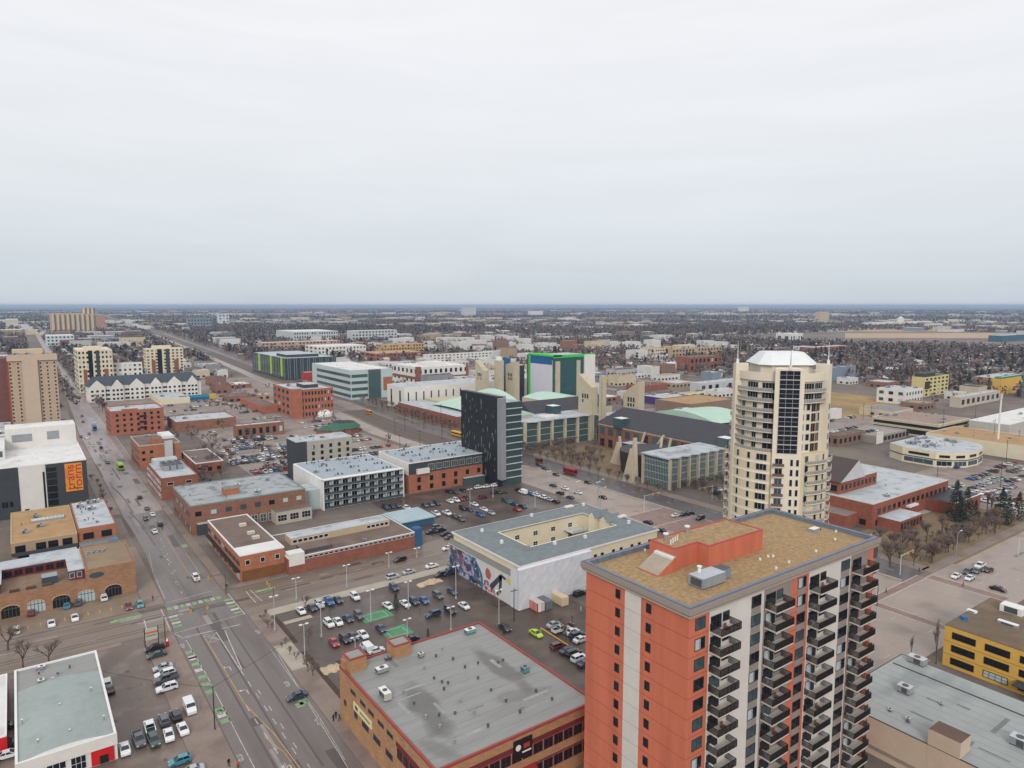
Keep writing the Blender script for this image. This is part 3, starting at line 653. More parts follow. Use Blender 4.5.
# ---- brick furniture store with the grey roof
def mall():
    x0, y0, sx, sy_, h = 52.8, 95.8, 36.2, 42.4, 12.0
    t = thing('brick_store', 'tan brick store with wide grey flat roof and red roof edge', 'store building', (x0, y0, 0))
    MB().box(0, 0, -.3, sx, sy_, h - .25, TANB).build('wall', t)
    MB().box(.4, .4, h - .25, sx - .4, sy_ - .4, h - .1, ROOFG).build('roof', t)
    b = MB(); ring(b, -.06, -.06, sx + .06, sy_ + .06, h - .25, h + .2, .46, REDP2); b.build('parapet', t)
    for k, z in enumerate((7.2, 3.0)):
        MB().box(3, -.05, z + 1.9, sx - .3, -.003, z + (2.9 if k == 0 else 2.2), MAROON).build('maroon_band', t)
        for i in range(13):
            win(t, 'S', (4.6 + i * 2.45, 0, z - .3), 2.2, 2.1, MAROON, 'k', 2, 1, .09)
    MB().box(-.05, 2, 8.6, -.003, 15, 9.6, MAROON).build('maroon_band', t)
    for i in range(5): win(t, 'W', (0, 3.4 + i * 2.5, 6.5), 2.2, 2.1, MAROON, 'k', 2, 1, .09)
    for u in (17.5, 21.5, 26, 30, 35): win(t, 'W', (0, u, 9.0), 2.6, .9, DGR, 'k', 2, 1)
    for u, w in ((39.5, 1.2), (33.8, 1.6), (29, 3.2), (23.5, 3.2), (18, 3)): win(t, 'W', (0, u, 4.4), w, 1.3, DGR, 'k', 2, 1)
    sgn = MB().box(-.25, 25.5, 6.2, -.06, 34.5, 7.9, M('sign_cream', (226, 214, 164), .7, .05)).build('sign_board', t)
    b = MB(); GRN = M('sign_green', (84, 96, 80), .8, 0)
    b.box(-.29, 32.2, 6.7, -.255, 33.6, 7.5, GRN)
    for i in range(8): b.box(-.29, 26.3 + i * .62, 6.95, -.255, 26.7 + i * .62, 7.35, GRN)
    b.build('lettering', sgn)
    us = solveS(y0, 9, 513) - x0; ue = solveS(y0, 9, 531) - x0; ua = solveS(y0, 4, 497) - x0; ub = solveS(y0, 4, 535) - x0
    sg = MB().box(us, -.4, 7.6, ue, -.06, 11.2, BLK).build('sign_board', t)
    b = MB(); b.cyl(0, 0, 0, .03, .6, WHT, 12).box(1.2, -.5, 0, 2.6, .4, .03, M('sign_red', (170, 60, 60), .7, 0)).box(.9, -1.3, 0, 2.9, -1., .03, WHT)
    o = b.build('lettering', sg); o.location = (us + .9, -.42, 9.9); o.rotation_euler = (math.pi / 2, 0, 0)
    b = MB(); AW = M('awning_red', (150, 34, 40), .7, .08)
    k = [(ua, -2.2, 3.4), (ub, -2.2, 3.4), (ub, -.11, 5.4), (ua, -.11, 5.4)]
    b.face(k, AW).face([k[0], k[3], (ua, -.11, 3.4)], AW).face([k[1], (ub, -.11, 3.4), k[2]], AW).box(ua, -2.2, 3.1, ub, -2.15, 3.4, AW); b.build('awning', t)
    rf = h - .1
    for px, py, w, d, hh in ((357, 669, 3.9, 4.0, 3.0), (401.5, 654, 4.2, 3.8, 2.7)):
        p = P(px, py, rf); r = MB().box(0, 0, 0, w, d, hh, TANB).build('roof_house', t, (p[0] - x0 - w * .55, p[1] - y0 - d * .3, rf))
        b = MB(); ring(b, -.08, -.08, w + .08, d + .08, hh, hh + .3, .35, REDP2); b.box(.3, .3, hh, w - .3, d - .3, hh + .12, ROOFG); b.build('parapet', r)
    p = P(366, 659, rf); MB().box(-1.2, 0, 0, 1.2, 2., 2.2, TANB).build('roof_house', t, (x0 * 0 + 1.3, sy_ - 2.6, rf))
    seams(t, .6, .6, sx - .6, sy_ - .6, rf + .004, 3., 'x', 4)
    def unit(px, py, w, d, hh, m, mt, leg=.3, name='air_conditioner'):
        p = P(px, py, rf); b = MB().box(-w / 2, -d / 2, leg, w / 2, d / 2, hh, m, mt)
        for sx_ in (-1, 1):
            for s2 in (-1, 1): b.box(sx_ * w * .42 - .06, s2 * d * .4 - .06, 0, sx_ * w * .42 + .06, s2 * d * .4 + .06, leg, BLK)
        b.cyl(0, 0, hh, hh + .12, min(w, d) * .33, DGR, 12); b.box(-w / 2 - .03, -d * .35, leg + .2, -w / 2 - .005, d * .35, hh - .2, DGR)
        b.build(name, t, (p[0] - x0, p[1] - y0, rf))
    unit(385, 698, 1.5, 3.2, 1.7, M('unit_beige', (188, 186, 176), .6, .08), WHT); unit(382, 672, 2.6, 1.6, 1.1, GRY, WHT)
    unit(470, 633, 2.6, 1.5, 1.1, M('unit_teal', (120, 160, 164), .6, .1), WHT); unit(525, 672, 1.4, 1.5, 1.3, M('unit_cyan', (96, 146, 158), .6, .1), GRY)
    unit(421, 657, 1.1, 1., 1., GRY, WHT); unit(388, 660, 1.4, .8, .8, DGR, GRY)
    for px, py in ((448, 684), (444, 690), (426, 718), (439, 716), (455, 714), (440, 728), (414, 704), (403, 693), (434, 679), (442, 683), (460, 702), (491, 691), (478, 679), (506, 702), (522, 709), (505, 701), (520, 713), (454, 743), (488, 727), (474, 714), (498, 663), (503, 661), (465, 668), (478, 664), (442, 650), (453, 660), (436, 657), (424, 669), (536, 692), (552, 700)):
        p = P(px, py, rf); b = MB(); k = RND.random(); b.cyl(0, 0, 0, .25 + .35 * k, .16 + .1 * k, DGR if k < .7 else GRY, 8).cyl(0, 0, .25 + .35 * k, .4 + .35 * k, .3, GRY if k > .7 else DGR, 8)
        b.build('vent', t, (p[0] - x0, p[1] - y0, rf))
    tarred = ROOFG.copy(); tarred.name = 'roof_membrane_tarred'; nt = tarred.node_tree; N = nt.nodes; L = nt.links; bs = N['Principled BSDF']
    src = bs.inputs['Base Color'].links[0].from_socket; tc = N.new('ShaderNodeTexCoord'); nz = N.new('ShaderNodeTexNoise'); nz.inputs['Scale'].default_value = .22; nz.inputs['Detail'].default_value = 7; L.new(tc.outputs['Object'], nz.inputs['Vector'])
    for (ax, ay), (bx_, by_), rad, amt in ((P(408, 682, rf), P(446, 735, rf), 3.2, .62), (P(474, 650, rf), P(530, 688, rf), 2.4, .6), (P(430, 745, rf), P(445, 752, rf), 2.5, .4), (P(500, 700, rf), P(540, 690, rf), 2., .35)):
        mp = N.new('ShaderNodeMapping'); mp.vector_type = 'TEXTURE'; dx, dy = bx_ - ax, by_ - ay; l = math.hypot(dx, dy) / 2 + rad
        mp.inputs['Location'].default_value = ((ax + bx_) / 2 - x0, (ay + by_) / 2 - y0, 0); mp.inputs['Rotation'].default_value = (0, 0, math.atan2(dy, dx)); mp.inputs['Scale'].default_value = (l, rad, 100)
        L.new(tc.outputs['Object'], mp.inputs[0]); ln_ = N.new('ShaderNodeVectorMath'); ln_.operation = 'LENGTH'; L.new(mp.outputs[0], ln_.inputs[0])
        ad = N.new('ShaderNodeMath'); ad.operation = 'MULTIPLY_ADD'; ad.inputs[1].default_value = -1.5; L.new(nz.outputs['Fac'], ad.inputs[0]); L.new(ln_.outputs['Value'], ad.inputs[2])
        mr = N.new('ShaderNodeMapRange'); mr.inputs[1].default_value = .35; mr.inputs[2].default_value = -.15; mr.inputs[3].default_value = 0; mr.inputs[4].default_value = amt; L.new(ad.outputs[0], mr.inputs[0])
        mm = N.new('ShaderNodeMix'); mm.data_type = 'RGBA'; L.new(mr.outputs[0], mm.inputs[0]); L.new(src, mm.inputs[6]); mm.inputs[7].default_value = (*[lin(v) * ALB for v in (92, 88, 88)], 1); src = mm.outputs[2]
    L.new(src, bs.inputs['Base Color'])
    [c for c in t.children if c.name.startswith('roof') and not c.name.startswith('roof_house')][0].data.materials[0] = tarred
mall()
# ---- auto shop with the curved parapet, bottom left
def shop():
    x0, y0, sx, sy_, h = -5., 151.0, 16.4, 41.0, 5.0
    t = bld('auto_shop', 'white auto repair shop with grey roof and red garage door', 'auto shop', (x0, y0, sx, sy_, h), WHW, ROOFG, .5, .4, WHT)
    b = MB()
    for k in range(10):
        a, c = k / 10, (k + 1) / 10; f = lambda q: h + .15 + 1.0 * math.sin(q * math.pi)
        xa, xc = a * sx, c * sx
        for yy in (.42, sy_ * .73):
            b.face([(xa, yy, h), (xc, yy, h), (xc, yy, f(c)), (xa, yy, f(a))], WHT)
        b.face([(xa, .42, f(a)), (xc, .42, f(c)), (xc, sy_ * .73, f(c)), (xa, sy_ * .73, f(a))], M('roof_grey_green', (158, 167, 164), .75, .1, .1, stain=((134, 146, 142), .6, .2)))
    b.build('curved_roof', t)
    MB().box(-.08, -.3, 3.3, sx + .08, -.06, 5.6, WHW).build('fascia', t)
    MB().box(11.9, -.2, 0.2, 15.8, -.01, 3.2, REDR).box(13.3, -.24, .2, 14.8, -.205, 1.9, BLK).build('garage_door', t)
    for u, w in ((2.2, 3.2), (6.2, 3.2), (9.8, 2.6)): win(t, 'S', (u, 0, .3), w, 2.9, WHT, 'k', 3, 2)
    roof_units(t, 2, 32, sx - 2, sy_ - 2, h + .12, 6, 3, .6)
    b = MB()
    for px, py in ((60, 706), (91, 690), (104, 718), (70, 732), (22, 722), (38, 742), (53, 680)):
        p = P(px, py, 5.9); b.cyl(p[0] - x0, p[1] - y0, 5.2, 6.4, .12, GRY, 6).cyl(p[0] - x0, p[1] - y0, 6.4, 6.5, .2, WHT, 6)
    b.build('vent', t)
    for u, z in ((10, 2), (28, 1.2)): MB().box(sx + .005, u, 1, sx + .3, u + 1.2, 2.6, CHAR).build('utility_box', t)
    t = bld('red_shop', 'low red shop with white roof at the left edge beside the auto shop', 'shop', (-22, 166, 15.5, 29, 3.6), REDR, ROOFW, .3, .3, WHT, 4, 2)
shop()
# ---- arched brick building with the roof terrace
ARB = brick('brick_arched', (172, 132, 102), var=.15)
def arched():
    x0, y0, sx, sy_, h = -16, 240.5, 42.4, 25, 9.6
    t = thing('arched_brick_building', 'tan brick building with arched windows and a red framed roof terrace', 'shop building', (x0, y0, 0))
    MB().box(0, 0, -.3, sx, sy_, 6.3, ARB).build('wall', t)
    MB().box(29, 0, 6.3, sx, sy_, h, ARB).build('wall', t)
    MB().box(.3, .3, 6.3, 28.9, sy_ - 8, 6.42, M('terrace_deck', (140, 116, 96), .85, .2, .5)).build('terrace', t)
    MB().box(29.3, .3, h, sx - .3, sy_ - .3, h + .12, M('roof_mud', (146, 126, 104), .9, .15, .15)).build('roof', t)
    b = MB(); ring(b, 29, 0, sx, sy_, h, h + .5, .3, ARB); b.box(0, 0, 6.3, 28.9, .3, 7.2, ARB); b.build('parapet', t)
    up = MB().box(8, sy_ - 8, 6.3, 28.9, sy_ - .3, 9.3, MAROON).box(25, 4, 6.3, 28.9, sy_ - 8.02, 9.3, MAROON).box(4.2, 4, 6.3, 8, sy_ - .3, 9.3, MAROON).build('upper_storey', t)
    rr = MB().box(4, sy_ - 8.3, 9.3, 29.2, sy_ - .1, 9.6, ROOFL).box(24.7, 3.7, 9.3, 29.2, sy_ - 8.32, 9.6, ROOFL).box(3.9, 3.7, 9.3, 8.3, sy_ - 8.32, 9.6, ROOFL)
    rr.build('roof', up)
    for i in range(6): win(t, 'S', (9.7 + i * 2.7, sy_ - 8, 6.8), 2.2, 1.9, MAROON, 'k', 2, 1)
    MB().box(18, 4.5, 6.45, 22, 8.5, 8.6, GLT, GRY).build('glass_shelter', t)
    for i, u in enumerate((4, 10, 16.2, 22.4, 28.8, 36)):
        b = MB(); w, hh = 4.4, 3.7
        pts = [(-w / 2, 0), (w / 2, 0), (w / 2, 2.6)] + [(w / 2 * math.cos(a * math.pi / 8), 2.6 + (hh - 2.6) * math.sin(a * math.pi / 8)) for a in range(1, 8)] + [(-w / 2, 2.6)]
        b.face([(x, -.03, z) for x, z in pts], GLD if i not in (2, 4) else GLP)
        for k in range(1, 5): b.box(-w / 2 + w * k / 5 - .06, -.1, 0, -w / 2 + w * k / 5 + .06, -.032, 4.0, DGR)
        for (p, q) in zip(pts[2:], pts[3:]): b.tube((p[0], -.05, p[1]), (q[0], -.05, q[1]), .14, .14, M('arch_trim', (206, 166, 120), .85, .1))
        b.box(-w / 2, -.12, 2.5, w / 2, -.03, 2.65, DGR)
        b.build('arched_window', t, (u, 0, .2))
    b = MB(); b.face([(29 + 2 * math.cos(a * math.pi / 8) + 2.8, -.03, 7.9 + .9 * math.sin(a * math.pi / 8)) for a in range(17)][:-1], GLT); b.build('oval_window', t)
    for u in (25.7, 27.6): win(t, 'S', (u, 4, 7), 1.3, 1.7, WHT, 'p')
    b = MB()
    for k in range(12): b.box(30 + k * .5, 16 + (k % 3), h + .12, 30.7 + k * .5, 16.6 + (k % 3), h + .5 + .3 * (k % 2), GRY)
    b.build('duct', t)
    for k in range(3): MB().box(10 + k * 4, 3, 6.43, 12.5 + k * 4, 4.2, 7.1, M('patio_wood', (92, 74, 60), .9)).build('patio_table', t)
    t2 = bld('tan_roof_building', 'two storey building with tan gravel roof and long skylight', 'office building', (-5.6, 290.5, 19.6, 44, 7.6), M('tan_stucco', (176, 152, 124), .9, .08), ROOFT, .3, .3, M('tan_coping', (196, 170, 136), .8, .06), 5, 4)
    b = MB().box(6.5, 24, 7.7, 16.8, 27.5, 8.4, GRY, GLP)
    for k in range(9): b.box(6.5 + k * 1.28, 23.98, 8.38, 6.6 + k * 1.28, 27.52, 8.48, WHT)
    b.build('skylight', t2)
    for u in (2.6, 8.6, 12.2, 16.5): win(t2, 'S', (u, 0, 4.2), 3, 2.4, BLK, 'k', 3, 1)
    for u in (3.4, 8, 13): win(t2, 'S', (u, 0, .3), 3, 2.6, MAROON, 'k', 2, 1)
    MB().box(0, -2.2, 3.5, 19.6, -.01, 3.75, CHAR).box(0, -2.2, 3.75, 19.6, -2.1, 4.8, CHAR).build('balcony', t2)
    MB().box(5, -7.5, 0, 19, -2.6, 3.6, BRB, ROOFL).build('rear_wing', t2)
    t3 = bld('orange_brick_shop', 'orange brick shop with light grey roof full of rooftop units', 'shop building', (14.3, 291.5, 12.2, 41, 8.6), ORB, ROOFL, .4, .3, None, 18, 9, 1.2)
    for u in (3.2, 9): win(t3, 'S', (u, 0, 4.6), 3.4, 2.4, BLK, 'k', 3, 1)
    MB().box(0, -8, 0, 12, -.01, 4.0, ARB, SHING).build('front_wing', t3)
    p = (23, -1.2)
    b = MB(); b.box(9.6, -6.4, 4.02, 12, -3.8, 4.7, M('tarp_blue', (74, 134, 184), .6, .1)); b.build('tarp', t3)
arched()
# ---- white and charcoal arts building with the banner
def arts():
    x0, y0, sx, sy_, h = -60, 356., 82.5, 66, 21.6
    t = bld('arts_building', 'large white and charcoal building with white roof and orange banner', 'arts building', (x0, y0, sx, sy_, h), WHW, ROOFW, .5, .4, WHT, 0)
    u = lambda px: solveS(y0, 15, px) - x0
    MB().box(30, -.3, 0, u(18), -.01, h + .2, CHAR).box(u(18), -.2, 0, u(18) + .3, -.01, h, CHAR).build('charcoal_wall', t)
    MB().box(u(45.5), -.3, 0, sx + .02, -.01, h + .1, CHAR).build('charcoal_wall', t)
    MB().box(u(47), -.36, 1, u(57), -.31, h - 1.5, GLD).box(u(43), -.1, 2, u(45), -.02, h - 3, GLD).box(u(45.6), -.5, 0, u(46.2), -.305, h, WHT).build('glass_strip', t)
    b = MB()
    for k in range(6): b.box(u(47), -.42, 3 + k * 3, u(57), -.365, 3.3 + k * 3, DGR)
    b.build('glazing_bar', t)
    MB().box(u(47), -1.4, .2, sx, -.31, 1.2, WHT).build('canopy', t)
    for k, px in enumerate((2, 5, 10)): win(t, 'S', (u(px), -.3, 5), 1.2, 2.6, CHAR, 'd')
    win(t, 'S', (u(25), 0, .3), 1.6, 3, CHAR, 'k')
    # upper block
    zb = h + .12; hb = 9.5
    up = MB().box(53.5, sy_ - 18, zb, sx - .5, sy_ - 2, zb + hb, WHW, ROOFW).build('upper_block', t)
    MB().box(56, sy_ - 18.12, zb + 3, 64, sy_ - 18.005, zb + 6.6, GRY).build('louvre', up); MB().box(70, sy_ - 18.12, zb + 3, 75, sy_ - 18.005, zb + 7, GRY).build('louvre', up)
    MB().box(30, 22, zb, 53.3, sy_ - 12, zb + 5, WHW, ROOFW).build('upper_block', t)
    MB().box(32, 21.9, zb + 1.2, 52.5, 21.995, zb + 3.8, GLG).build('glass_strip', t)
    for k in range(8): MB().box(57 + (k % 4) * 6, 14 + (k // 4) * 14, zb, 58.6 + (k % 4) * 6, 15 + (k // 4) * 14, zb + .7, ROOFW).build('roof_unit', t)
    # banner
    OB = M('banner_orange', (228, 152, 62), .8, .1, .4, stain=((214, 96, 60), .8, .3)); RDT = M('banner_red', (186, 44, 44), .8, .0)
    a, c = u(65.2), u(82.5); zt, zl = h - .6, 8.6
    bn = MB().box(a, -.5, zl, c, -.31, zt, OB).build('banner', t)
    w = c - a; hh = zt - zl
    for txt, fx in (('trans', .3), ('form', .74)):
        me = text_mesh(txt, w * .62, RDT, .02); o = ob('lettering', me, bn, (a + w * fx, -.53, zl + hh * .5)); o.rotation_euler = Matrix.Rotation(math.pi / 2, 4, 'X').to_euler()
        o.rotation_euler = (Matrix.Rotation(math.pi / 2, 3, 'X') @ Matrix.Rotation(math.pi / 2, 3, 'Z')).to_euler()
        bb = max(v.co.x for v in me.vertices) - min(v.co.x for v in me.vertices); s = hh * .9 / bb; o.scale = (s, min(s, 1.15), 1)
arts()
# ================================================================== brick blocks along the main street
def street_blocks():
    # four storey orange building far up the street
    t = bld('orange_brick_block', 'four storey orange red brick block with pale roof beside the main street', 'brick building', (50.4, 546, 33.5, 31, 16.2), ORB2, ROOFL, .9, .4, None, 4, 1)
    winrow(t, (33.5, 31), 'S', 7, (2, 5.8, 9.6, 13), 1.6, 1.8, BLK, 'k', u0=2, u1=32); winrow(t, (33.5, 31), 'W', 6, (2, 5.8, 9.6, 13), 1.6, 1.8, BLK, 'k')
    MB().box(7, -.06, 16.2, 17, .5, 18, ORB2).build('gable_wall', t)
    b = MB()
    for z in (4, 8, 12): b.box(17.5, -1.3, z, 22, -.02, z + .12, BLK).box(17.5, -1.3, z, 22, -1.22, z + 1, BLK)
    b.build('fire_escape', t)
    # orange brick block with the rooftop house
    t = bld('brown_orange_block', 'orange brick block with grey stair tower and small white roof part behind', 'brick building', (51.7, 422.6, 20.6, 33.6, 13), ORB, ROOFB, .5, .3, M('coping_pale', (196, 186, 172), .8, .05), 5, 2)
    winrow(t, (20.6, 33.6), 'W', 8, (1.2, 4.8, 8.6), 2.6, 1.7, DGR, 'd'); winrow(t, (20.6, 33.6), 'S', 2, (4.8, 8.6), 1.6, 1.6, BLK, 'k', u0=0, u1=8)
    MB().box(7, 1.5, 13.1, 12, 10, 16.4, ORB, ROOFB).build('roof_house', t); MB().box(12.5, -1.6, 0, 16.5, -.02, 14.8, WGRY, ROOFL).build('stair_tower', t)
    MB().box(14, 16, 13.1, 20.4, 33, 14.6, WHW, ROOFW).build('roof_house', t)
    t = bld('red_brick_annex', 'low red brick annex with stepped roofs behind the street blocks', 'brick building', (74, 392, 14, 38, 6), REDB, ROOFB, .5, .3, WHT, 3, 7)
    winrow(t, (14, 38), 'S', 3, (1.5,), 2.2, 2.2, BLK, 'k')
    # brick block with clustered cooling units
    t = bld('cooling_unit_block', 'red brick block with pale roof carrying a cluster of grey cooling units', 'brick building', (50.7, 348.7, 15.8, 40, 10), REDB, ROOFL, .6, .3, None, 2, 3)
    winrow(t, (15.8, 40), 'W', 10, (1, 4.3, 7.3), 2.4, 1.6, WHT, 'p'); winrow(t, (15.8, 40), 'S', 2, (6.8,), 2.6, 1.5, WHT, 'p')
    b = MB()
    for i in range(3):
        for j in range(3): b.box(4 + i * 3.1, 17 + j * 4.2, 10.2, 6.6 + i * 3.1, 20.4 + j * 4.2, 12.6, GRY, DGR).cyl(5.3 + i * 3.1, 18.7 + j * 4.2, 12.6, 12.9, .9, DGR, 12)
    b.build('cooling_unit', t)
    MB().box(2, 33, 10.1, 13, 39.6, 12.6, WGRY, ROOFL).build('roof_house', t)
    # long brick block
    t = bld('long_brick_block', 'long two storey red brick block with grey roof and square brick chimney house', 'brick building', (51.8, 289.1, 45.8, 36.4, 11.2), BRB, M('roof_grey_patched', (164, 168, 170), .75, .1, .1, stain=((104, 106, 110), .8, .25)), .5, .35, M('coping_green', (128, 142, 142), .7, .08), 10, 6)
    winrow(t, (45.8, 36.4), 'S', 8, (7,), 2.4, 2, DGR, 'd'); winrow(t, (45.8, 36.4), 'W', 12, (1.2, 6.6), 1.8, 2, DGR, 'p')
    MB().box(15, 9, 11.3, 21, 14, 14, ORB, SHING).build('roof_house', t)
    MB().box(2, -2.6, 0, 16, -.02, 4.4, CHAR, ROOFL).build('glass_entry', t); winrow(t, (45.8, 36.4), 'S', 4, (.4,), 2.6, 3.4, WHT, 't', 2, 2, 19, 33)
    MB().box(31, -7, 0, 46, -.02, 5.2, M('bay_cream', (186, 178, 162), .85, .1), ROOFB).build('front_wing', t)
    for u in (33.5, 38.5, 43.5): win(t, 'S', (u, -7, 1.2), 3.8, 2.8, WHT, 'k', 3, 2)
    # corner brick block with white roof edge
    t = bld('corner_brick_block', 'two storey red brick corner block with brown roof edged in white', 'brick building', (55, 228.8, 14.4, 45.8, 8.7), ORB, ROOFB, .4, .35, WHT, 0)
    MB().box(.4, .4, 8.83, 14, 9, 8.9, ROOFW).build('roof_patch', t)
    b = MB().box(-1.2, -.02, 3.5, -.01, 45, 3.9, BLK).build('canopy', t); winrow(t, (14.4, 45.8), 'W', 9, (5.2,), 4.2, 1.5, DGR, 'd', 3, 1); winrow(t, (14.4, 45.8), 'W', 8, (.5,), 4, 2.6, TANB, 'd', 3, 1)
    winrow(t, (14.4, 45.8), 'S', 3, (5.4,), 1.5, 1.7, WHT, 'd'); MB().box(.5, -.3, 0, 13.9, -.01, 3.6, M('timber_front', (126, 84, 48), .8, .15)).build('shop_front', t)
    b = MB()
    for y in (14, 20, 31): b.box(8, y, 8.85, 10.4, y + 1.8, 9.8, M('vent_cream', (200, 196, 178), .7, .08))
    b.build('vent', t)
    # low extension
    t = bld('low_factory', 'long low brick factory with brown roof, window strip and raised skylight bar', 'factory', (69.6, 225.5, 47.2, 27, 5.6), REDB, ROOFB, .3, .3, WHT, 5, 8, .7)
    winrow(t, (47.2, 27), 'S', 24, (4.5,), 1.5, .9, WHT, 'k', 1, 1, 3, 47); MB().box(.2, -.2, 3.0, 5.5, 4, 7.2, WHW, ROOFW).build('stair_block', t)
    sk = MB().box(5, 12.5, 5.72, 43, 19, 8.2, M('bar_cream', (190, 172, 140), .85, .08), ROOFL).build('skylight_bar', t)
    for k in range(7): win(t, 'S', (6.4 + k * 1.9, 12.5, 6.4), 1.6, 1.2, WHT, 'k')
    for k in range(5): win(t, 'S', (34.4 + k * 1.8, 12.5, 6.4), 1.6, 1.2, WHT, 'k')
    MB().box(5.6, 2, 5.7, 16, 9, 7, DGR, ROOFB).build('roof_house', t)
    MB().box(47.4, .2, 0, 50.5, 3.4, 6.8, M('sign_blue', (52, 96, 140), .7, .08)).build('entry_tower', t)
    # shed by the car lot
    x, y = 122, 247
    t = thing('flat_shed', 'low shed with pale blue grey roof and blue fascia beside the car lot', 'shed', (x, y, 0))
    MB().box(0, 0, 0, 15, 15, 2.6, M('shed_blue', (52, 98, 128), .8, .1)).build('wall', t); MB().box(-.6, -.6, 2.6, 15.6, 15.6, 3, M('shed_roof', (168, 188, 196), .6, .1, .2)).build('roof', t)
street_blocks()
def condos():
    def vents(t, sx, sy_, z, rows, seed):
        r = random.Random(seed)
        for i in range(rows):
            for j in range(3):
                x, y = sx * (j + .6) / 3.2, 4 + (sy_ - 8) * i / max(1, rows - 1)
                for k in range(3): MB().box(0, 0, 0, .5, .9, r.uniform(.5, 1.1), DGR if r.random() < .7 else GRY).build('vent', t, (x + k * 1.7 + r.uniform(-.3, .3), y + r.uniform(-.8, .8), z))
    SEAM = M('roof_condo_grey', (164, 174, 182), .7, .1, .15, stretch=(1, .2, 1))
    x0, y0, sx, sy_, h = 106.3, 292.3, 38.4, 37.6, 13.4
    t = bld('grey_condo', 'four storey grey condo block framed in white with recessed balconies', 'condo building', (x0, y0, sx, sy_, h), WGRY, SEAM, .3, .3, WHT, 12, 12, .8)
    vents(t, sx, sy_, h + .12, 4, 1)
    MB().box(-.5, -2.2, 0, -.01, sy_, h + .2, WHT).box(-.5, -2.2, h - .1, sx + .4, -.01, h + .3, WHT).box(sx + .01, -2.2, 0, sx + .4, .5, h - .11, WHT).build('white_frame', t)
    for z in (.6, 3.8, 7, 10.2):
        MB().box(0, -2, z - .35, sx - .05, -.01, z - .15, CON).build('balcony', t); MB().box(0, -2.05, z - .1, sx - .05, -1.98, z + .9, GLT).build('railing', t)
    winrow(t, (sx, sy_), 'S', 9, (.7, 3.9, 7.1, 10.3), 2.6, 2.3, WHT, 'd', 2, 1)
    b = MB()
    for k in range(1, 9): b.box(k * sx / 9 - .12, -1.9, 0, k * sx / 9 + .12, -.02, h - .2, WGRY)
    b.build('party_wall', t)
    MB().box(-16, 2, 0, -.52, 14, 9, M('glass_link', (178, 192, 190), .4, .08), ROOFL).build('glass_link', t)
    x0, y0, sx, sy_, h = 111, 340.6, 29.5, 14, 21.4
    t = bld('stone_condo', 'narrow taller condo of grey stone panels with dark corner behind the white framed block', 'condo building', (x0, y0, sx, sy_, h), M('stone_panel', (176, 172, 160), .85, .1, .2), ROOFL, .6, .3, WGRY, 5, 2)
    MB().box(-.2, -.2, 0, 5.5, -.01, h + .3, CHAR).box(-.2, -.01, 0, -.01, sy_, h + .3, CHAR).build('charcoal_wall', t)
    winrow(t, (sx, sy_), 'S', 5, (11, 14.2, 17.4), 1.5, 1.9, BLK, 'd', 2, 1, 6.5, sx); winrow(t, (sx, sy_), 'W', 2, (8, 11.5, 15, 18.5), 1.8, 1.7, WHT, 'p')
    x0, y0, sx, sy_, h = 149.1, 293, 49.2, 33.5, 14.6
    t = bld('brick_and_black_condo', 'condo with orange brick lower floors and black top floor beside the dark tower', 'condo building', (x0, y0, sx, sy_, h), ORB2, SEAM, .35, .3, WHT, 16, 21, .7)
    vents(t, sx, sy_, h + .12, 4, 2)
    MB().box(-.05, -.06, 9.2, sx, -.01, h - .05, CHAR).box(-.06, -.05, 9, -.01, sy_, h - .05, WHW).build('upper_storey', t)
    winrow(t, (sx, sy_), 'S', 9, (10.2,), 3.4, 3, WHT, 'p', 3, 2, 10, sx); MB().box(4, -1.6, 9.2, 10.5, -.07, 11.6, WHW).build('balcony', t)
    winrow(t, (sx, sy_), 'S', 6, (1, 5), 1.9, 2.4, BLK, 'k', 2, 1, 2, sx - 6); MB().box(30, -2.4, 0, sx, -.02, 3.6, GLG, WGRY).build('glass_entry', t)
    # black tower
    x0, y0, sx, sy_, h = 191.0, 278.8, 10.5, 34.5, 45.2
    t = thing('black_tower', 'black clad tower speckled with pale slots and green glass end', 'office tower', (x0, y0, 0))
    BK = M('black_cladding', (34, 38, 44), .5, .1, .3)
    r = random.Random(3); b = MB().box(0, 0.02, 0, 3.2, sy_, h, BK); PS = M('slot_pale', (150, 154, 158), .6, .1)
    for k in range(92):
        y = r.uniform(1, sy_ - 1); z = r.uniform(2, h - 3); b.box(-.06, y, z, -.004, y + .22, z + r.uniform(1, 2.6), PS if r.random() < .6 else DGR)
    b.build('wall', t)
    MB().box(-.3, -3.4, 4, 2.6, .0, h - .6, M('fin_grey', (142, 146, 150), .6, .06)).build('grey_fin', t)
    b = MB().box(2.7, 0, 0, sx + 4, sy_ - 1, h - 3.2, M('tower_glass_dark', (60, 80, 82), .1, 0, spec=.5), ROOFL)
    for k in range(11): b.box(2.65, -.5, 3.6 + k * 3.5, sx + 4.3, -.01, 4.0 + k * 3.5, WGRY)
    b.build('glass_volume', t); MB().box(4, 8, h - 3.1, sx, 24, h - 1, GRY, ROOFL).build('roof_house', t)
condos()
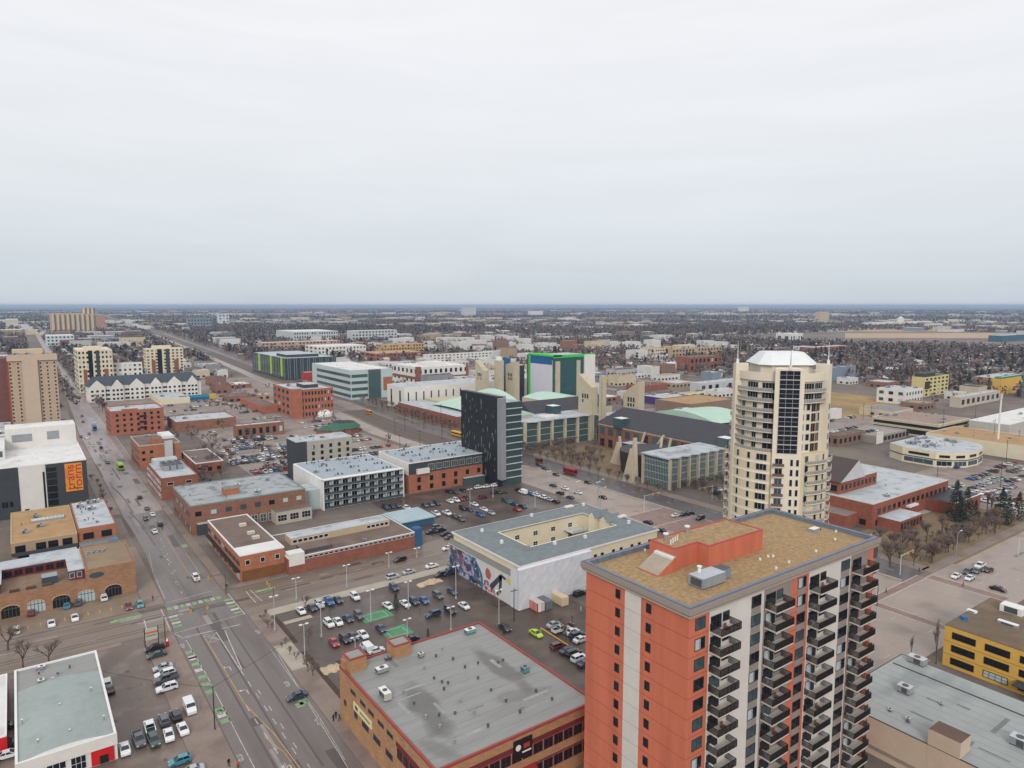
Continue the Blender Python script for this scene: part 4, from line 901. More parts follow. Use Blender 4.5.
# ---- mural building with the courtyard
def mural():
    x0, y0, sx, sy_, h = 117.5, 160., 58.6, 38.3, 13.2
    t = thing('mural_building', 'cream courtyard building with grey shingle roof and painted mural on its west wall', 'apartment building', (x0, y0, 0))
    c0, c1, d0, d1 = 12.5, 50, 11.5, 29
    b = MB(); b.box(0, 0, -.3, sx, d0, h, CREAM).box(0, d1, -.3, sx, sy_, h, CREAM).box(0, d0, -.3, c0, d1, h, CREAM).box(c1, d0, -.3, sx, d1, h, CREAM); b.build('wall', t)
    b = MB(); e = .5
    o = [(-e, -e), (sx + e, -e), (sx + e, sy_ + e), (-e, sy_ + e)]; i = [(c0 - e, d0 - e), (c1 + e, d0 - e), (c1 + e, d1 + e), (c0 - e, d1 + e)]
    i = [(c0 + e, d0 + e), (c1 - e, d0 + e), (c1 - e, d1 - e), (c0 + e, d1 - e)]
    m = [((p[0] + q[0]) / 2, (p[1] + q[1]) / 2) for p, q in zip(o, i)]
    for k in range(4):
        j = (k + 1) % 4
        b.face([(*o[k], h), (*o[j], h), (*m[j], h + 1.0), (*m[k], h + 1.0)], SHING); b.face([(*m[k], h + 1.0), (*m[j], h + 1.0), (*i[j], h - .2), (*i[k], h - .2)], SHING)
    b.build('roof', t)
    b = MB(); ring(b, -e - .05, -e - .05, sx + e + .05, sy_ + e + .05, h - .55, h + .03, .25, WHW); b.build('eave', t)
    for u, z in ((20, 5.2), (28, 5.2), (36, 5.2), (44, 5.2), (20, 9), (28, 9), (36, 9), (44, 9)): win(t, 'S', (u, d1, z), 2.0, 1.7, WHT, 'k', 2, 2)
    for u, z in ((15, 9), (18, 9), (22, 9), (24.6, 9), (15, 5.4)): win(t, 'W', (c1, u, z), 1.2, 1.7, WHT, 'k')
    g = MB()
    for u in (d0 + 3, d0 + 9): g.prism([(c1 - 1.5, u), (c1, u), (c1, u + 3.6), (c1 - 1.5, u + 3.6)], 0, h + .4, CREAM).face([(c1 - 1.6, u - .2, h + .4), (c1 - 1.6, u + 3.8, h + .4), (c1 - 1.6, u + 1.8, h + 2.2)][::-1], CREAM).face([(c1 - 1.7, u - .3, h + .3), (c1 - 1.7, u + 1.8, h + 2.4), (c1 + 6, u + 1.8, h + 2.4), (c1 + 6, u - .3, h + .3)], SHING).face([(c1 - 1.7, u + 1.8, h + 2.4), (c1 - 1.7, u + 3.9, h + .3), (c1 + 6, u + 3.9, h + .3), (c1 + 6, u + 1.8, h + 2.4)], SHING)
    g.build('dormer', t)
    b = MB()
    for z in (8.3, 5.2): b.box(c1 - 9, d1 - 5, z, c1 - 2, d1 - .02, z + .2, WGRY).box(c1 - 9, d1 - 5.05, z + .2, c1 - 2, d1 - 5, z + 1.2, WGRY)
    b.build('balcony', t)
    for k, z in enumerate((1, 4.6, 8.2)):
        for u in (30, 33, 38, 41.5, 46.5, 50, 55): win(t, 'S', (u, 0, z + .6), 1.3, 1.5, DGR, 'k')
    b = MB()
    for x, y in ((6, 30), (9, 8), (5, 17), (30, 34), (53, 8), (54, 33), (30, 5), (18, 6)): b.box(x, y, h + .4, x + .8, y + .8, h + 1.9, WHT if x != 9 else GRY)
    b.build('vent', t)
    for x, y in ((47, 34.5), (54.5, 14)): MB().box(x, y, h + .9, x + 3.6, y + 1.6, h + 1.5, WHW).build('skylight', t)
    # the painted wall, its sloping grey hood, and the paint
    W0 = MB().box(-1.1, .4, 0, -.01, sy_ + 1.5, 9.2, M('mural_white', (212, 210, 206), .85, .06, .3)).build('mural_wall', t)
    b = MB(); b.face([(-1.3, .2, 9.2), (-.01, .2, 10.6), (-.01, sy_ + 1.7, 10.6), (-1.3, sy_ + 1.7, 9.2)][::-1], M('hood_grey', (128, 128, 124), .8, .1)).face([(-1.3, .2, 9.2), (-.01, .2, 9.2), (-.01, .2, 10.6)], GRY).box(-1.3, .2, 9.0, -.02, sy_ + 1.7, 9.19, WHT)
    b.build('hood', t)
    r = random.Random(5)
    pal = [(48, 92, 128), (66, 120, 152), (120, 92, 120), (176, 128, 140), (196, 176, 190), (90, 70, 78), (40, 60, 86), (206, 150, 130), (110, 140, 170), (150, 170, 196), (70, 90, 100)]
    pm = [M('mural_paint_%s' % k, c, .85, .15, 1.5) for k, c in zip(('blue', 'sky', 'plum', 'rose', 'lilac', 'brown', 'navy', 'salmon', 'steel', 'pale', 'slate'), pal)]
    b = MB(); X = -1.115
    def poly(cy_, cz, ry, rz_, m, n=9, dx=0., jit=.35, a0=0.):
        b.face([(X - dx, min(39.6, max(.5, cy_ - ry * math.cos(a0 + t * 2 * math.pi / n) * (1 + r.uniform(-jit, jit)))), min(9.0, max(.1, cz + rz_ * math.sin(a0 + t * 2 * math.pi / n) * (1 + r.uniform(-jit, jit))))) for t in range(n)], m)
    lim = lambda z: 18.5 + max(0, (z - 3)) ** 2 * .16
    arc = [(X, lim(z), z) for z in [k * .75 for k in range(13)]]
    b.face([(X, 39.6, .1), *[(X, y, max(.1, min(9, z))) for _, y, z in arc], (X, 39.6, 9)], pm[9])
    for k in range(190):
        z = r.uniform(.5, 8.6); y = r.uniform(lim(z) + .8, 39); poly(y, z, r.uniform(.3, 1.5), r.uniform(.4, 1.5), r.choice(pm), 7, .004 + k * .0003, .5)
    for k in range(12):
        (_, ya, za), (_, yb, zb) = arc[k], arc[min(12, k + 1)]
        b.face([(X - .07, ya, za), (X - .07, yb, min(9.05, zb)), (X - .07, yb + 1.2, min(9.05, zb)), (X - .07, ya + 1.2, za)], pm[1])
    for k in range(30): poly(r.uniform(12, 18), r.uniform(.4, 3.2), r.uniform(.3, .9), r.uniform(.3, .8), r.choice(pm[2:5] + pm[7:8]), 7, .01 + k * .0004)
    poly(15.4, 6, 1.6, 1.9, M('mural_pink', (176, 104, 98), .85, .2, 1.), 11, .02, .15)
    for (ya, za), (yb, zb), w in (((14, 2), (8.2, 7.6), .9), ((8.4, 7.7), (8.9, 2.2), .8), ((8.3, 7.8), (5.8, 7.4), .5), ((9.2, 2.2), (10.6, 1), .6)):
        dy, dz = yb - ya, zb - za; l = math.hypot(dy, dz); ny, nz = -dz / l * w, dy / l * w
        b.face([(X - .06, ya - ny, za - nz), (X - .06, yb - ny * .8, zb - nz * .8), (X - .06, yb + ny * .8, zb + nz * .8), (X - .06, ya + ny, za + nz)], M('mural_ink', (70, 70, 84), .85, .2, 1.))
    poly(4.2, 7.3, 1.3, .9, M('mural_yellow', (222, 196, 96), .85, .1, 1.), 10, .02, .3)
    b.build('mural_painting', W0)
    # white sheeting round the scaffold on the south-west corner
    WR = M('white_sheeting', (216, 218, 224), .5, .05, .5, bump=.5, stain=((196, 202, 212), .6, .3))
    s = thing('scaffold_wrap', 'scaffold wrapped in white plastic sheeting on the corner of the mural building', 'scaffold', (x0, y0, 0))
    b = MB(); r = random.Random(8); n, mm = 22, 8; gx = lambda i: -1.6 + i * 28.6 / n; gz = lambda j: .2 + j * 12.3 / mm
    pt = [[(gx(i), -1.5 + r.uniform(-.05, .05), gz(j) + (r.uniform(-.2, .2) if 0 < j < mm else 0)) for j in range(mm + 1)] for i in range(n + 1)]
    for i in range(n):
        for j in range(mm): b.face([pt[i][j], pt[i + 1][j], pt[i + 1][j + 1], pt[i][j + 1]], WR)
    b.face([(-1.6, -1.5, 12.5), (27, -1.5, 12.5), (27, -.6, 12.9), (-1.6, -.6, 12.9)], WR); b.face([(-1.6, -1.5, .2), (-1.6, -1.5, 12.5), (-1.6, 2.6, 12.4), (-1.6, 2.6, .2)], WR).face([(27, -1.5, .2), (27, -.6, .2), (27, -.6, 12.9), (27, -1.5, 12.5)], WR)
    b.build('sheeting', s)
    b = MB()
    for k in range(6): b.box(-1.62 + k * 5.6, -1.2, 0, -1.5 + k * 5.6, -1.08, 12.2, GRY)
    b.build('scaffold_pole', s)
    # site containers in front of it
    for (px, py), L_, m, nm, lab in (((541, 612), 6, M('container_white', (206, 198, 190), .7, .08), 'site_container', 'red and white wrapped site container in front of the sheeted wall'), ((549, 610), 7, M('container_grey', (112, 120, 124), .6, .12), 'site_container', 'grey ribbed site container between the red and the cream one'), ((565, 606), 8, M('container_cream', (222, 204, 170), .7, .06), 'site_container', 'cream site container furthest right beside the sheeted wall')):
        x, y = P(px, py); k = thing(nm, lab, 'container', (x, y, 0), 'site containers')
        red = 'red and white' in lab
        b = MB().box(-1.25, -.2, .15, 1.25, L_, 2.8, REDR if red else m, m)
        b.build('body', k)
        b = MB()
        for q in range(9): b.box(-1.3, .3 + q * L_ / 9.5, .3, -1.25, .5 + q * L_ / 9.5, 2.7, m)
        b.box(-1.2, -.26, .25, -.05, -.2, 2.7, WHT if red else m).box(.05, -.26, .25, 1.2, -.2, 2.7, m); b.build('door', k)
mural()
# ---- round cream residential tower
def round_tower():
    cx, cyy = 189.6, 124.0
    bx = lambda px, py: None
    D = math.hypot(cx, cyy) - 16
    zpx = lambda py: H - D * math.tan(math.atan((py - 384) / F) + PIT)
    t = thing('round_tower', 'cream round residential tower with white hipped roof and stacked curved balconies', 'apartment tower', (cx, cyy, 0))
    a0 = math.atan2(-cyy, -cx)
    def pol(r, d, z): a = a0 + math.radians(d); return (r * math.cos(a), r * math.sin(a), z)
    def arcband(b, r, d0, d1, z0, z1, m, n=None, thick=.3):
        n = n or max(1, int(abs(d1 - d0) / 6))
        for k in range(n):
            p, q = d0 + (d1 - d0) * k / n, d0 + (d1 - d0) * (k + 1) / n
            i0, i1, o0, o1 = pol(r - thick, p, 0), pol(r - thick, q, 0), pol(r, p, 0), pol(r, q, 0)
            b.prism([i0[:2], o0[:2], o1[:2], i1[:2]], z0, z1, m)
    zt = zpx(371) + 1.0; zmid = zpx(456) + 3.5
    n = 48
    CR = M('tower_cream', (230, 219, 198), .9, .06, .3, stain=((222, 211, 190), .6, .3)); CR2 = M('tower_ochre', (222, 207, 172), .9, .06, .3); TRIM = M('tower_trim', (236, 228, 210), .85, .04)
    RL, RU = 16.4, 14.4
    MB().prism([pol(RL, 360 * k / n, 0)[:2] for k in range(n)], 0, zmid, CR2).build('lower_drum', t)
    MB().prism([pol(RU, 360 * k / n, 0)[:2] for k in range(n)], zmid, zt - 3, CR).build('upper_drum', t)
    b = MB()
    FH = (zpx(365) - zpx(510)) / 14.6
    FH = 2.95
    # pylon with the glass strip, toward the street
    def block(d0, d1, r0, r1, z0, z1, m, nm):
        q = [pol(r0, d0, 0)[:2], pol(r1, d0, 0)[:2], pol(r1, d1, 0)[:2], pol(r0, d1, 0)[:2]]
        return MB().prism(q, z0, z1, m).build(nm, t)
    block(-5, 25, 12, 17.7, 0, zt + .9, CR, 'pylon'); block(-68, -60, 12, 16.6, 0, zt + 1.5, CR, 'pylon'); block(66, 76, 12, 16.6, 0, zt + 1.8, CR, 'pylon')
    # strip window in the pylon (flat facade between the two edges)
    pA, pB = pol(17.7, -5, 0), pol(17.7, 25, 0); L_ = math.dist(pA, pB); ang = math.atan2(pB[1] - pA[1], pB[0] - pA[0])
    # d increases to the viewer's right here
    W_ = 6.4; z0g = zmid + .2; z1g = zpx(374) + 2.4
    ng = 9
    for k in range(ng):
        zz = z0g + (z1g - z0g) * k / ng; mid = ((pA[0] + pB[0]) / 2, (pA[1] + pB[1]) / 2, zz)
        win(t, ang, mid, W_, (z1g - z0g) / ng - .05, WGRY, 'k', 3, 2, .12)
    for k in range(11):
        zz = z0g - 3.6 - k * FH; f = lambda s: (pA[0] + (pB[0] - pA[0]) * s, pA[1] + (pB[1] - pA[1]) * s, zz)
        if zz < 2: break
        win(t, ang, f(.24), 2.4, 2.2, WGRY, 'd', 2, 1, .1); win(t, ang, f(.68), .95, 2., WGRY, 'k', 1, 1, .1); win(t, ang, f(.88), .95, 2., WGRY, 'k', 1, 1, .1)
        mb = MB(); mb.box(-.2, -1.1, -.3, 3.4, -.02, -.1, TRIM).box(-.2, -1.1, -.1, 3.4, -1.02, .8, M('rail_brown', (110, 84, 78), .7, .1)); o = mb.build('balcony', t); o.location = f(.04); o.rotation_euler = (0, 0, ang)
    def wind(r, d, z, w, h_, mix='k', nx=1, fr=None):
        a = a0 + math.radians(d); win(t, a + math.pi / 2, pol(r, d, z), w, h_, fr or WGRY, mix, nx, 1, .1)
    # lower drum: left side windows between pale bands, right side balconies
    zz = zmid - FH
    floors = []
    while zz > 1: floors.append(zz); zz -= FH
    for z in floors:
        for d in (-75, -66, -50, -33): wind(RL, d, z + .5, 1.2, 2.)
        wind(RL, -17, z + .5, 3.6, 2., 'k', 3)
        for d in (34, 50, 84): wind(RL, d, z + .4, 1.4, 2., 'd')
        wind(RL, 62, z + .4, 1.2, 2.)
    b = MB()
    for z in floors: arcband(b, RL + .08, -88, -7, z - .55, z + .15, TRIM, 16, .1)
    b.build('floor_band', t)
    RW = M('tower_rail_white', (206, 200, 190), .7, .08, 1.)
    def arcbal(r, d0, d1, z, m=RW):
        b = MB(); arcband(b, r + 1.5, d0, d1, z - .2, z, TRIM, None, 1.6); o = b.build('balcony', t)
        b = MB(); nn = int((d1 - d0) / 3)
        arcband(b, r + 1.5, d0, d1, z + .95, z + 1.05, m, None, .1); arcband(b, r + 1.47, d0, d1, z + .1, z + .9, M('rail_glass', (150, 148, 144), .4, .1), None, .04)
        for k in range(nn + 1):
            p = pol(r + 1.47, d0 + (d1 - d0) * k / nn, 0); b.box(p[0] - .05, p[1] - .05, z, p[0] + .05, p[1] + .05, z + 1, m)
        b.build('railing', o)
    for z in floors: arcbal(RL - .2, 32, 62, z); arcbal(RL - .2, 70, 92, z); arcbal(RL - .3, -100, -78, z)
    # upper drum: left balconies, right windows
    z = zmid + .1; uf = []
    while z < zt - 4: uf.append(z); z += FH
    top2 = uf[-2:]
    for z in uf:
        if z in top2:
            for d in (-36, -14): wind(RU, d, z + .4, 4.2, 2.2, 'k', 4)
            for d in (38, 56): wind(RU, d, z + .4, 4.2, 2.2, 'k', 4)
            arcbal(RU, -58, -8, z); arcbal(RU, 28, 66, z)
        else:
            for d in (-52, -32): wind(RU, d, z + .4, 1.7, 2., 'd', 2)
            wind(RU, -13, z + .3, 3.4, 2.2, 'k', 2); arcbal(RU + .3, -88, -6, z)
            for d in (30, 39): wind(RU, d, z + .5, 1.5, 2.)
            for d in (48, 57): wind(RU, d, z + .1, 2.0, 2.5, 'd', 2, M('frame_tan', (176, 154, 124), .8, .05))
            wind(16.6, 71, z + .4, 1.2, 1.9)
    b = MB()
    for d0, d1 in ((-60, -5), (25, 66)): arcband(b, RU + .7, d0, d1, zt - 3, zt - .6, CR, None, .5)
    arcband(b, RU + .5, 76, 292, zt - 3, zt - .9, CR, None, .4)
    b.build('parapet', t)
    MB().prism([pol(RU, 360 * k / n, 0)[:2] for k in range(n)], zt - 3, zt - 2.8, ROOFL).build('terrace', t)
    ze, zr = zpx(367) + 1.2, zpx(350) - .5
    u = (RT[0], RT[1]); v = (-u[1], u[0])
    def rect(wu, wv): return [(u[0] * a + v[0] * c, u[1] * a + v[1] * c) for a, c in ((-wu, -wv), (wu, -wv), (wu, wv), (-wu, wv))]
    oc = lambda wu, wv, k: [(u[0] * a + v[0] * c, u[1] * a + v[1] * c) for a, c in ((-wu + k, -wv), (wu - k, -wv), (wu, -wv + k), (wu, wv - k), (wu - k, wv), (-wu + k, wv), (-wu, wv - k), (-wu, -wv + k))]
    MB().prism(oc(9, 8.6, 3), zt - 2.8, ze, CR).build('roof_house', t)
    A_, B_ = oc(10.2, 9.8, 3.4), oc(6.6, 4.5, 1.4); b = MB(); RWT = M('roof_sheet_white', (226, 228, 228), .5, .04, .3)
    for k in range(8):
        j = (k + 1) % 8; b.face([(*A_[k], ze), (*A_[j], ze), (*B_[j], zr), (*B_[k], zr)], RWT)
    b.face([(*p, zr) for p in B_], RWT).face([(*p, ze) for p in reversed(A_)], RWT); b.build('hipped_roof', t)
    for d, r, zb, zz in ((-64, 15.6, zt + 1.5, 6.5), (71, 15.6, zt + 1.8, 6.6), (10, 17.1, zt + .8, 5.6)):
        p = pol(r, d, 0); b = MB().cyl(p[0], p[1], zb - .2, zb + 1.2, .5, WHT, 8).cyl(p[0], p[1], zb + 1.2, zb + zz, .16, WHT if d != 10 else GRY, 6, .05); b.build('mast', t)
    b = MB().prism(rect(16, 12)[:], 0, 8, CR, ROOFL).build('podium', t)
    t.scale = (.875, .875, 1)
round_tower()
# ================================================================== the college campus along the avenue
def campus():
    SND = SANDS
    # south wing: long red hall with the dark roof
    x0, y0, sx, sy_, h = 300, 206, 52, 118, 15.5
    t = thing('campus_hall', 'long red brick campus hall with steep dark seamed roof and glass bays', 'campus building', (x0, y0, 0))
    MB().box(0, 0, -.3, sx, sy_, h, REDB).box(-.4, 0, h - 1.2, -.01, sy_, h - .2, SND).build('wall', t)
    b = MB(); b.face([(-1, -1, h), (-1, sy_ + 1, h), (15, sy_ + 1 - 8, h + 9.5), (15, -1, h + 9.5)][::-1], ROOFK).face([(15, -1, h + 9.5), (15, sy_ - 7, h + 9.5), (sx, sy_ - 7, h), (sx, -1, h)][::-1], ROOFK)
    b.face([(-1, sy_ + 1, h), (sx, sy_ + 1, h), (sx, sy_ - 7, h), (15, sy_ - 7, h + 9.5)], ROOFK).face([(-1, -1, h), (15, -1, h + 9.5), (sx, -1, h)], REDB)
    for k in range(1, 40): b.box(-1, k * 3 - .08, h - .05, -.9, k * 3 + .08, h + .1, DGR)
    b.build('roof', t)
    winrow(t, (sx, sy_), 'W', 16, (8.6,), 4.4, 4.6, DGR, 't', 3, 2); winrow(t, (sx, sy_), 'W', 16, (1,), 4, 5, DGR, 'd', 3, 2)
    for u in (18, 96): MB().box(-1.5, u, h - 1, 5, u + 7, h + 5.2, GLT, WHT).box(-1.62, u + .4, h + .5, -1.5, u + 6.6, h + 4.6, GLG).build('glass_bay', t)
    b = MB()
    for k in range(10):
        a, c = k / 10, (k + 1) / 10; f = lambda q: h + 4 + 4.5 * math.sin(math.pi * q)
        b.face([(sx - 14, 56 + 54 * a, f(a)), (sx + 24, 56 + 54 * a, f(a) - 1), (sx + 24, 56 + 54 * c, f(c) - 1), (sx - 14, 56 + 54 * c, f(c))], ROOFGR)
        b.face([(sx - 14, 56 + 54 * a, h + 2.5), (sx - 14, 56 + 54 * a, f(a)), (sx - 14, 56 + 54 * c, f(c)), (sx - 14, 56 + 54 * c, h + 2.5)], ROOFGR)
    b.build('green_vault', t); MB().box(sx, 56, 0, sx + 24, 110, h + 2.9, SND).build('wall', t)
    # glass library block with stone fins
    x0, y0, sx, sy_, h = 256, 226, 44, 17, 15.2
    t = thing('glass_block', 'low glass campus block with stone fins and wavy light roof edge', 'campus building', (x0, y0, 0))
    MB().box(0, 0, -.3, sx, sy_, h, GLG).build('glass_wall', t)
    b = MB(); n = 36; w = lambda q: .8 * math.sin(q * math.pi * 2 * 6)
    for k in range(n):
        a, c = k / n, (k + 1) / n; b.prism([(sx * a, -1.2 + w(a)), (sx * c, -1.2 + w(c)), (sx * c, sy_ + .5), (sx * a, sy_ + .5)], h + .01, h + .6, ROOFL)
    b.prism([(-1.4, -.8), (-.02, -.8), (-.02, sy_ + .5), (-1.4, sy_ + .5)], h + .01, h + .6, ROOFL); b.build('roof', t)
    b = MB()
    for k in range(7): b.box(k * sx / 6.3 - .45, -1.6, 0, k * sx / 6.3 + .45, -.01, h - .3, SND)
    b.build('stone_fin', t); MB().box(-1.2, sy_ - .8, 0, -.01, sy_, h - .2, SND).build('stone_fin', t)
    b = MB()
    for k in range(48): b.box(k * sx / 48 - .05, -.09, .2, k * sx / 48 + .05, -.005, h - .2, WGRY)
    for z in (3.6, 7, 10.5, 13): b.box(0, -.11, z, sx, -.006, z + .18, WGRY).box(-.1, 0, z, -.006, sy_, z + .18, WGRY)
    for k in range(16): b.box(-.09, k * sy_ / 16 - .05, .2, -.005, k * sy_ / 16 + .05, h - .2, WGRY)
    b.build('glazing_bar', t); MB().box(6, 5, h + .6, 22, 11, h + 2, ROOFL).build('roof_house', t)
    # dark drum theatre with the pale spikes in front
    x0, y0 = 277, 258
    t = thing('drum_theatre', 'dark rounded theatre drum pierced by pale stone spikes in the campus park', 'theatre', (x0, y0, 0))
    DK = M('drum_dark', (64, 56, 56), .6, .1, .4)
    MB().prism([(15.5 * math.cos(k * math.pi / 14), 15.5 * math.sin(k * math.pi / 14)) for k in range(28)], 0, 12, DK, ROOFK, 1.06).build('drum', t)
    def spike(px, py, top, wy, thick=1.2, lean=0., nm='stone_spike'):
        x, y = P(px, py); zt = hat(x, y, top)
        b = MB(); q = [(0, -wy), (0, wy * .6), ]
        b.v += []; 
        tri = [(-.0, -wy, 0), (0, wy, 0), (0, lean + .7, zt), (0, lean - .1, zt)]
        b.face([(p[0] - thick / 2, p[1], p[2]) for p in tri][::-1], SND).face([(p[0] + thick / 2, p[1], p[2]) for p in tri], SND)
        for i in range(4):
            p, r = tri[i], tri[(i + 1) % 4]; b.face([(p[0] - thick / 2, p[1], p[2]), (r[0] - thick / 2, r[1], r[2]), (r[0] + thick / 2, r[1], r[2]), (p[0] + thick / 2, p[1], p[2])], SND)
        b.build(nm, t, (x - x0, y - y0, 0))
    spike(616, 464, 442, 4.4, 1.2, -1.6); spike(628, 482, 448, 3.6, 1.2, -2.2); spike(634.5, 483, 438, 1.6, 2.2, 0); spike(622, 464, 437, .8, 1.3, 2.)
    b = MB()
    for (a, c) in (((655, 445), (664, 437)), ((660, 450), (662, 439)), ((641, 442), (645, 434)), ((668, 449), (671, 440))):
        p, q = P(*a, 11), P(*c, 16); b.tube((p[0] - x0, p[1] - y0, 9), (q[0] - x0, q[1] - y0, 17), .7, .7, SND, 4)
    b.build('stone_beam', t)
    MB().box(12, 14, 0, 22, 34, 9, GLT, ROOFL).build('glass_link', t)
    # clock towers
    def clock(name, label, x, y, hs, wins=True):
        t = thing(name, label, 'clock tower', (x, y, 0), 'stone campus towers'); TH = 5.5
        hl, hr = hs
        b = MB(); tri = [(0, 0, 0), (0, 13.4, 0), (0, 13.4, hl), (0, 0, hr)]
        b.face([(p[0], p[1], p[2]) for p in tri][::-1], SND).face([(p[0] + TH, p[1], p[2]) for p in tri], SND)
        for i in range(4):
            p, r = tri[i], tri[(i + 1) % 4]; b.face([p, r, (r[0] + TH, r[1], r[2]), (p[0] + TH, p[1], p[2])], SND)
        b.build('stone_shaft', t)
        for k in range(3):
            for j in range(2): win(t, 'W', (0, 4 + k * 2.4, 24.6 + j * 2.6 + (0 if j == 0 else .4)), 1.7, 2.3 if j == 0 else 3.2, SND, 'p' if j == 0 else 'k', 1, 1, .1)
        return t
    clock('clock_tower', 'pointed stone campus tower with window group, left of the glass entry', 310.3, 342.3, (43.5, 35.5))
    clock('clock_tower', 'pointed stone campus tower rising to the right, right of the slim shaft', 322, 311, (33.0, 41.5))
    t = thing('stone_shaft_tower', 'slim square stone shaft between the two pointed campus towers', 'clock tower', (309, 330, 0), 'stone campus towers'); MB().box(0, 0, 0, 3, 3.8, 44.3, SND).box(-.1, .8, 6, -.01, 1.4, 40, M('shaft_groove', (170, 156, 128), .9, .1)).build('stone_shaft', t)
    t = bld('glass_entry_hall', 'glass entry hall with round clock between the stone towers', 'entry hall', (313, 334, 20, 9, 16.8), GLG, ROOFL, .4, .3, WGRY)
    b = MB(); b.cyl(0, 0, 0, .25, 2.9, M('clock_face', (66, 70, 80), .5, 0), 28).cyl(0, 0, .25, .32, 2.3, M('clock_inner', (92, 98, 108), .5, 0), 28)
    for k in range(12): b.box(2.5 * math.cos(k * .5236) - .08, 2.5 * math.sin(k * .5236) - .08, .25, 2.5 * math.cos(k * .5236) + .08, 2.5 * math.sin(k * .5236) + .08, .36, WHT)
    o = b.build('clock_face', t); o.location = (-.02, 4.6, 11.8); o.rotation_euler = (0, -math.pi / 2, 0)
    winrow(t, (20, 9), 'W', 3, (.5, 4.4), 2.6, 3.6, WGRY, 't', 2, 2)
    # centre wing: stone piers with tall glass, wavy light roof
    x0, y0, sx, sy_, h = 255, 343, 56, 62, 16.8
    t = thing('campus_centre_wing', 'campus wing of tall glass bays between stone piers with wavy pale roof', 'campus building', (x0, y0, 0))
    MB().box(0, 0, -.3, sx, sy_, h, GLG).build('glass_wall', t)
    b = MB(); w = lambda q: .9 * math.sin(q * math.pi * 2 * 5)
    for k in range(30):
        a, c = k / 30, (k + 1) / 30; b.prism([(sx * a, -1.4 + w(a)), (sx * c, -1.4 + w(c)), (sx * c, sy_), (sx * a, sy_)], h + .01, h + .6, ROOFL)
    b.build('roof', t)
    b = MB()
    for k in range(6): b.box(k * sx / 5.2 - .8, -1.6, 0, k * sx / 5.2 + .8, -.01, h, SND)
    b.build('stone_pier', t)
    b = MB()
    for k in range(42): b.box(k * sx / 42 - .06, -.09, .2, k * sx / 42 + .06, -.005, h - .1, DGR)
    for z in (4, 8, 12): b.box(0, -.11, z, sx, -.006, z + .25, WGRY)
    b.build('glazing_bar', t)
    b = MB(); b.face([(sx - 34, 22, h + .7), (sx + 40, 22, h + .7), (sx + 40, 32, h + 8), (sx - 34, 32, h + 8)], ROOFK).box(sx - 34, 32, h, sx + 40, 33, h + 7.9, ROOFK); b.face([(sx - 34, 22, h + .6), (sx - 34, 32, h + 8), (sx - 34, 32, h + .6)], ROOFK).box(sx - 34, 22, 0, sx + 40, 32, h + .59, SND)
    b.build('dark_roof', t)
    MB().box(34, 14, h + .6, 41, 21.9, h + 6, GLT, WHT).build('glass_bay', t)
    def vault(xa, xb, ya, yb, z, rise, mt=ROOFGR):
        b = MB()
        for k in range(10):
            a, c = k / 10, (k + 1) / 10; f = lambda q: z + rise * math.sin(math.pi * q)
            b.face([(xa + (xb - xa) * a, ya, f(a)), (xa + (xb - xa) * c, ya, f(c)), (xa + (xb - xa) * c, yb, f(c)), (xa + (xb - xa) * a, yb, f(a))], mt)
            b.face([(xa + (xb - xa) * a, ya, z - .3), (xa + (xb - xa) * c, ya, z - .3), (xa + (xb - xa) * c, ya, f(c)), (xa + (xb - xa) * a, ya, f(a))], mt)
        return b
    MB().box(-14, 14, 0, 17, 44, h + 2.2, SND).build('wall', t); vault(-15, 18, 13.5, 46, h + 2.5, 4).build('green_vault', t)
    vault(sx - 6, sx + 30, 36, 70, h + 5, 3).build('green_vault', t); MB().box(sx - 6, 36.2, 0, sx + 30, 70, h + 4.7, SND).build('wall', t)
    MB().box(20, 4, h + .6, 32, 12, h + 1.5, ROOFW).build('skylight', t)
    # sports hall with the sweeping green roof
    x0, y0, sx, sy_, h = 262, 436, 56, 96, 12
    t = thing('sports_hall', 'low sports hall with sweeping pale green roof and red brick base beside the tracks', 'sports hall', (x0, y0, 0))
    MB().box(0, 0, -.3, sx, sy_, 8, REDB, ROOFL).build('wall', t); MB().box(24, 4, 8, sx, sy_ - 4, 10, SND).build('wall', t)
    b = MB(); n = 14
    for k in range(n):
        a, c = k / n, (k + 1) / n; f = lambda q: h + 1 + 9 * math.sin(math.pi * (.12 + .8 * q)); ya, yb = 2 + (sy_ - 34) * a, 2 + (sy_ - 34) * c
        b.face([(14, ya, 8.6 + (f(a) - 13) * .15), (sx, ya, f(a)), (sx, yb, f(c)), (14, yb, 8.6 + (f(c) - 13) * .15)], ROOFGR)
    b.face([(14, 2, 8), (sx, 2, 8), (sx, 2, h + 1 + 9 * math.sin(math.pi * .12)), (14, 2, 8.6)], SND); b.build('green_roof', t)
    winrow(t, (sx, sy_), 'S', 5, (1.,), 5, 6, SND, 't', 3, 2); winrow(t, (sx, sy_), 'W', 14, (1.5,), 2.2, 3, DGR, 'k')
    t = bld('white_long_hall', 'long white campus hall with flat pale roof behind the green roof', 'campus building', (270, 536, 170, 34, 19), WHW, ROOFL, .5, .4, None, 8, 5, 1.5)
    winrow(t, (170, 34), 'S', 8, (5,), 1.2, 10, CHAR, 'd', 1, 3, 0, 60); winrow(t, (170, 34), 'W', 2, (2, 8), 3, 8, CHAR, 't', 2, 2)
    clock('clock_tower', 'pointed stone campus tower left of the far entry, behind the black tower', 331, 505, (41.5, 33)); clock('clock_tower', 'pointed stone campus tower right of the far entry, beside the blue wrapped block', 352, 488, (38, 41))
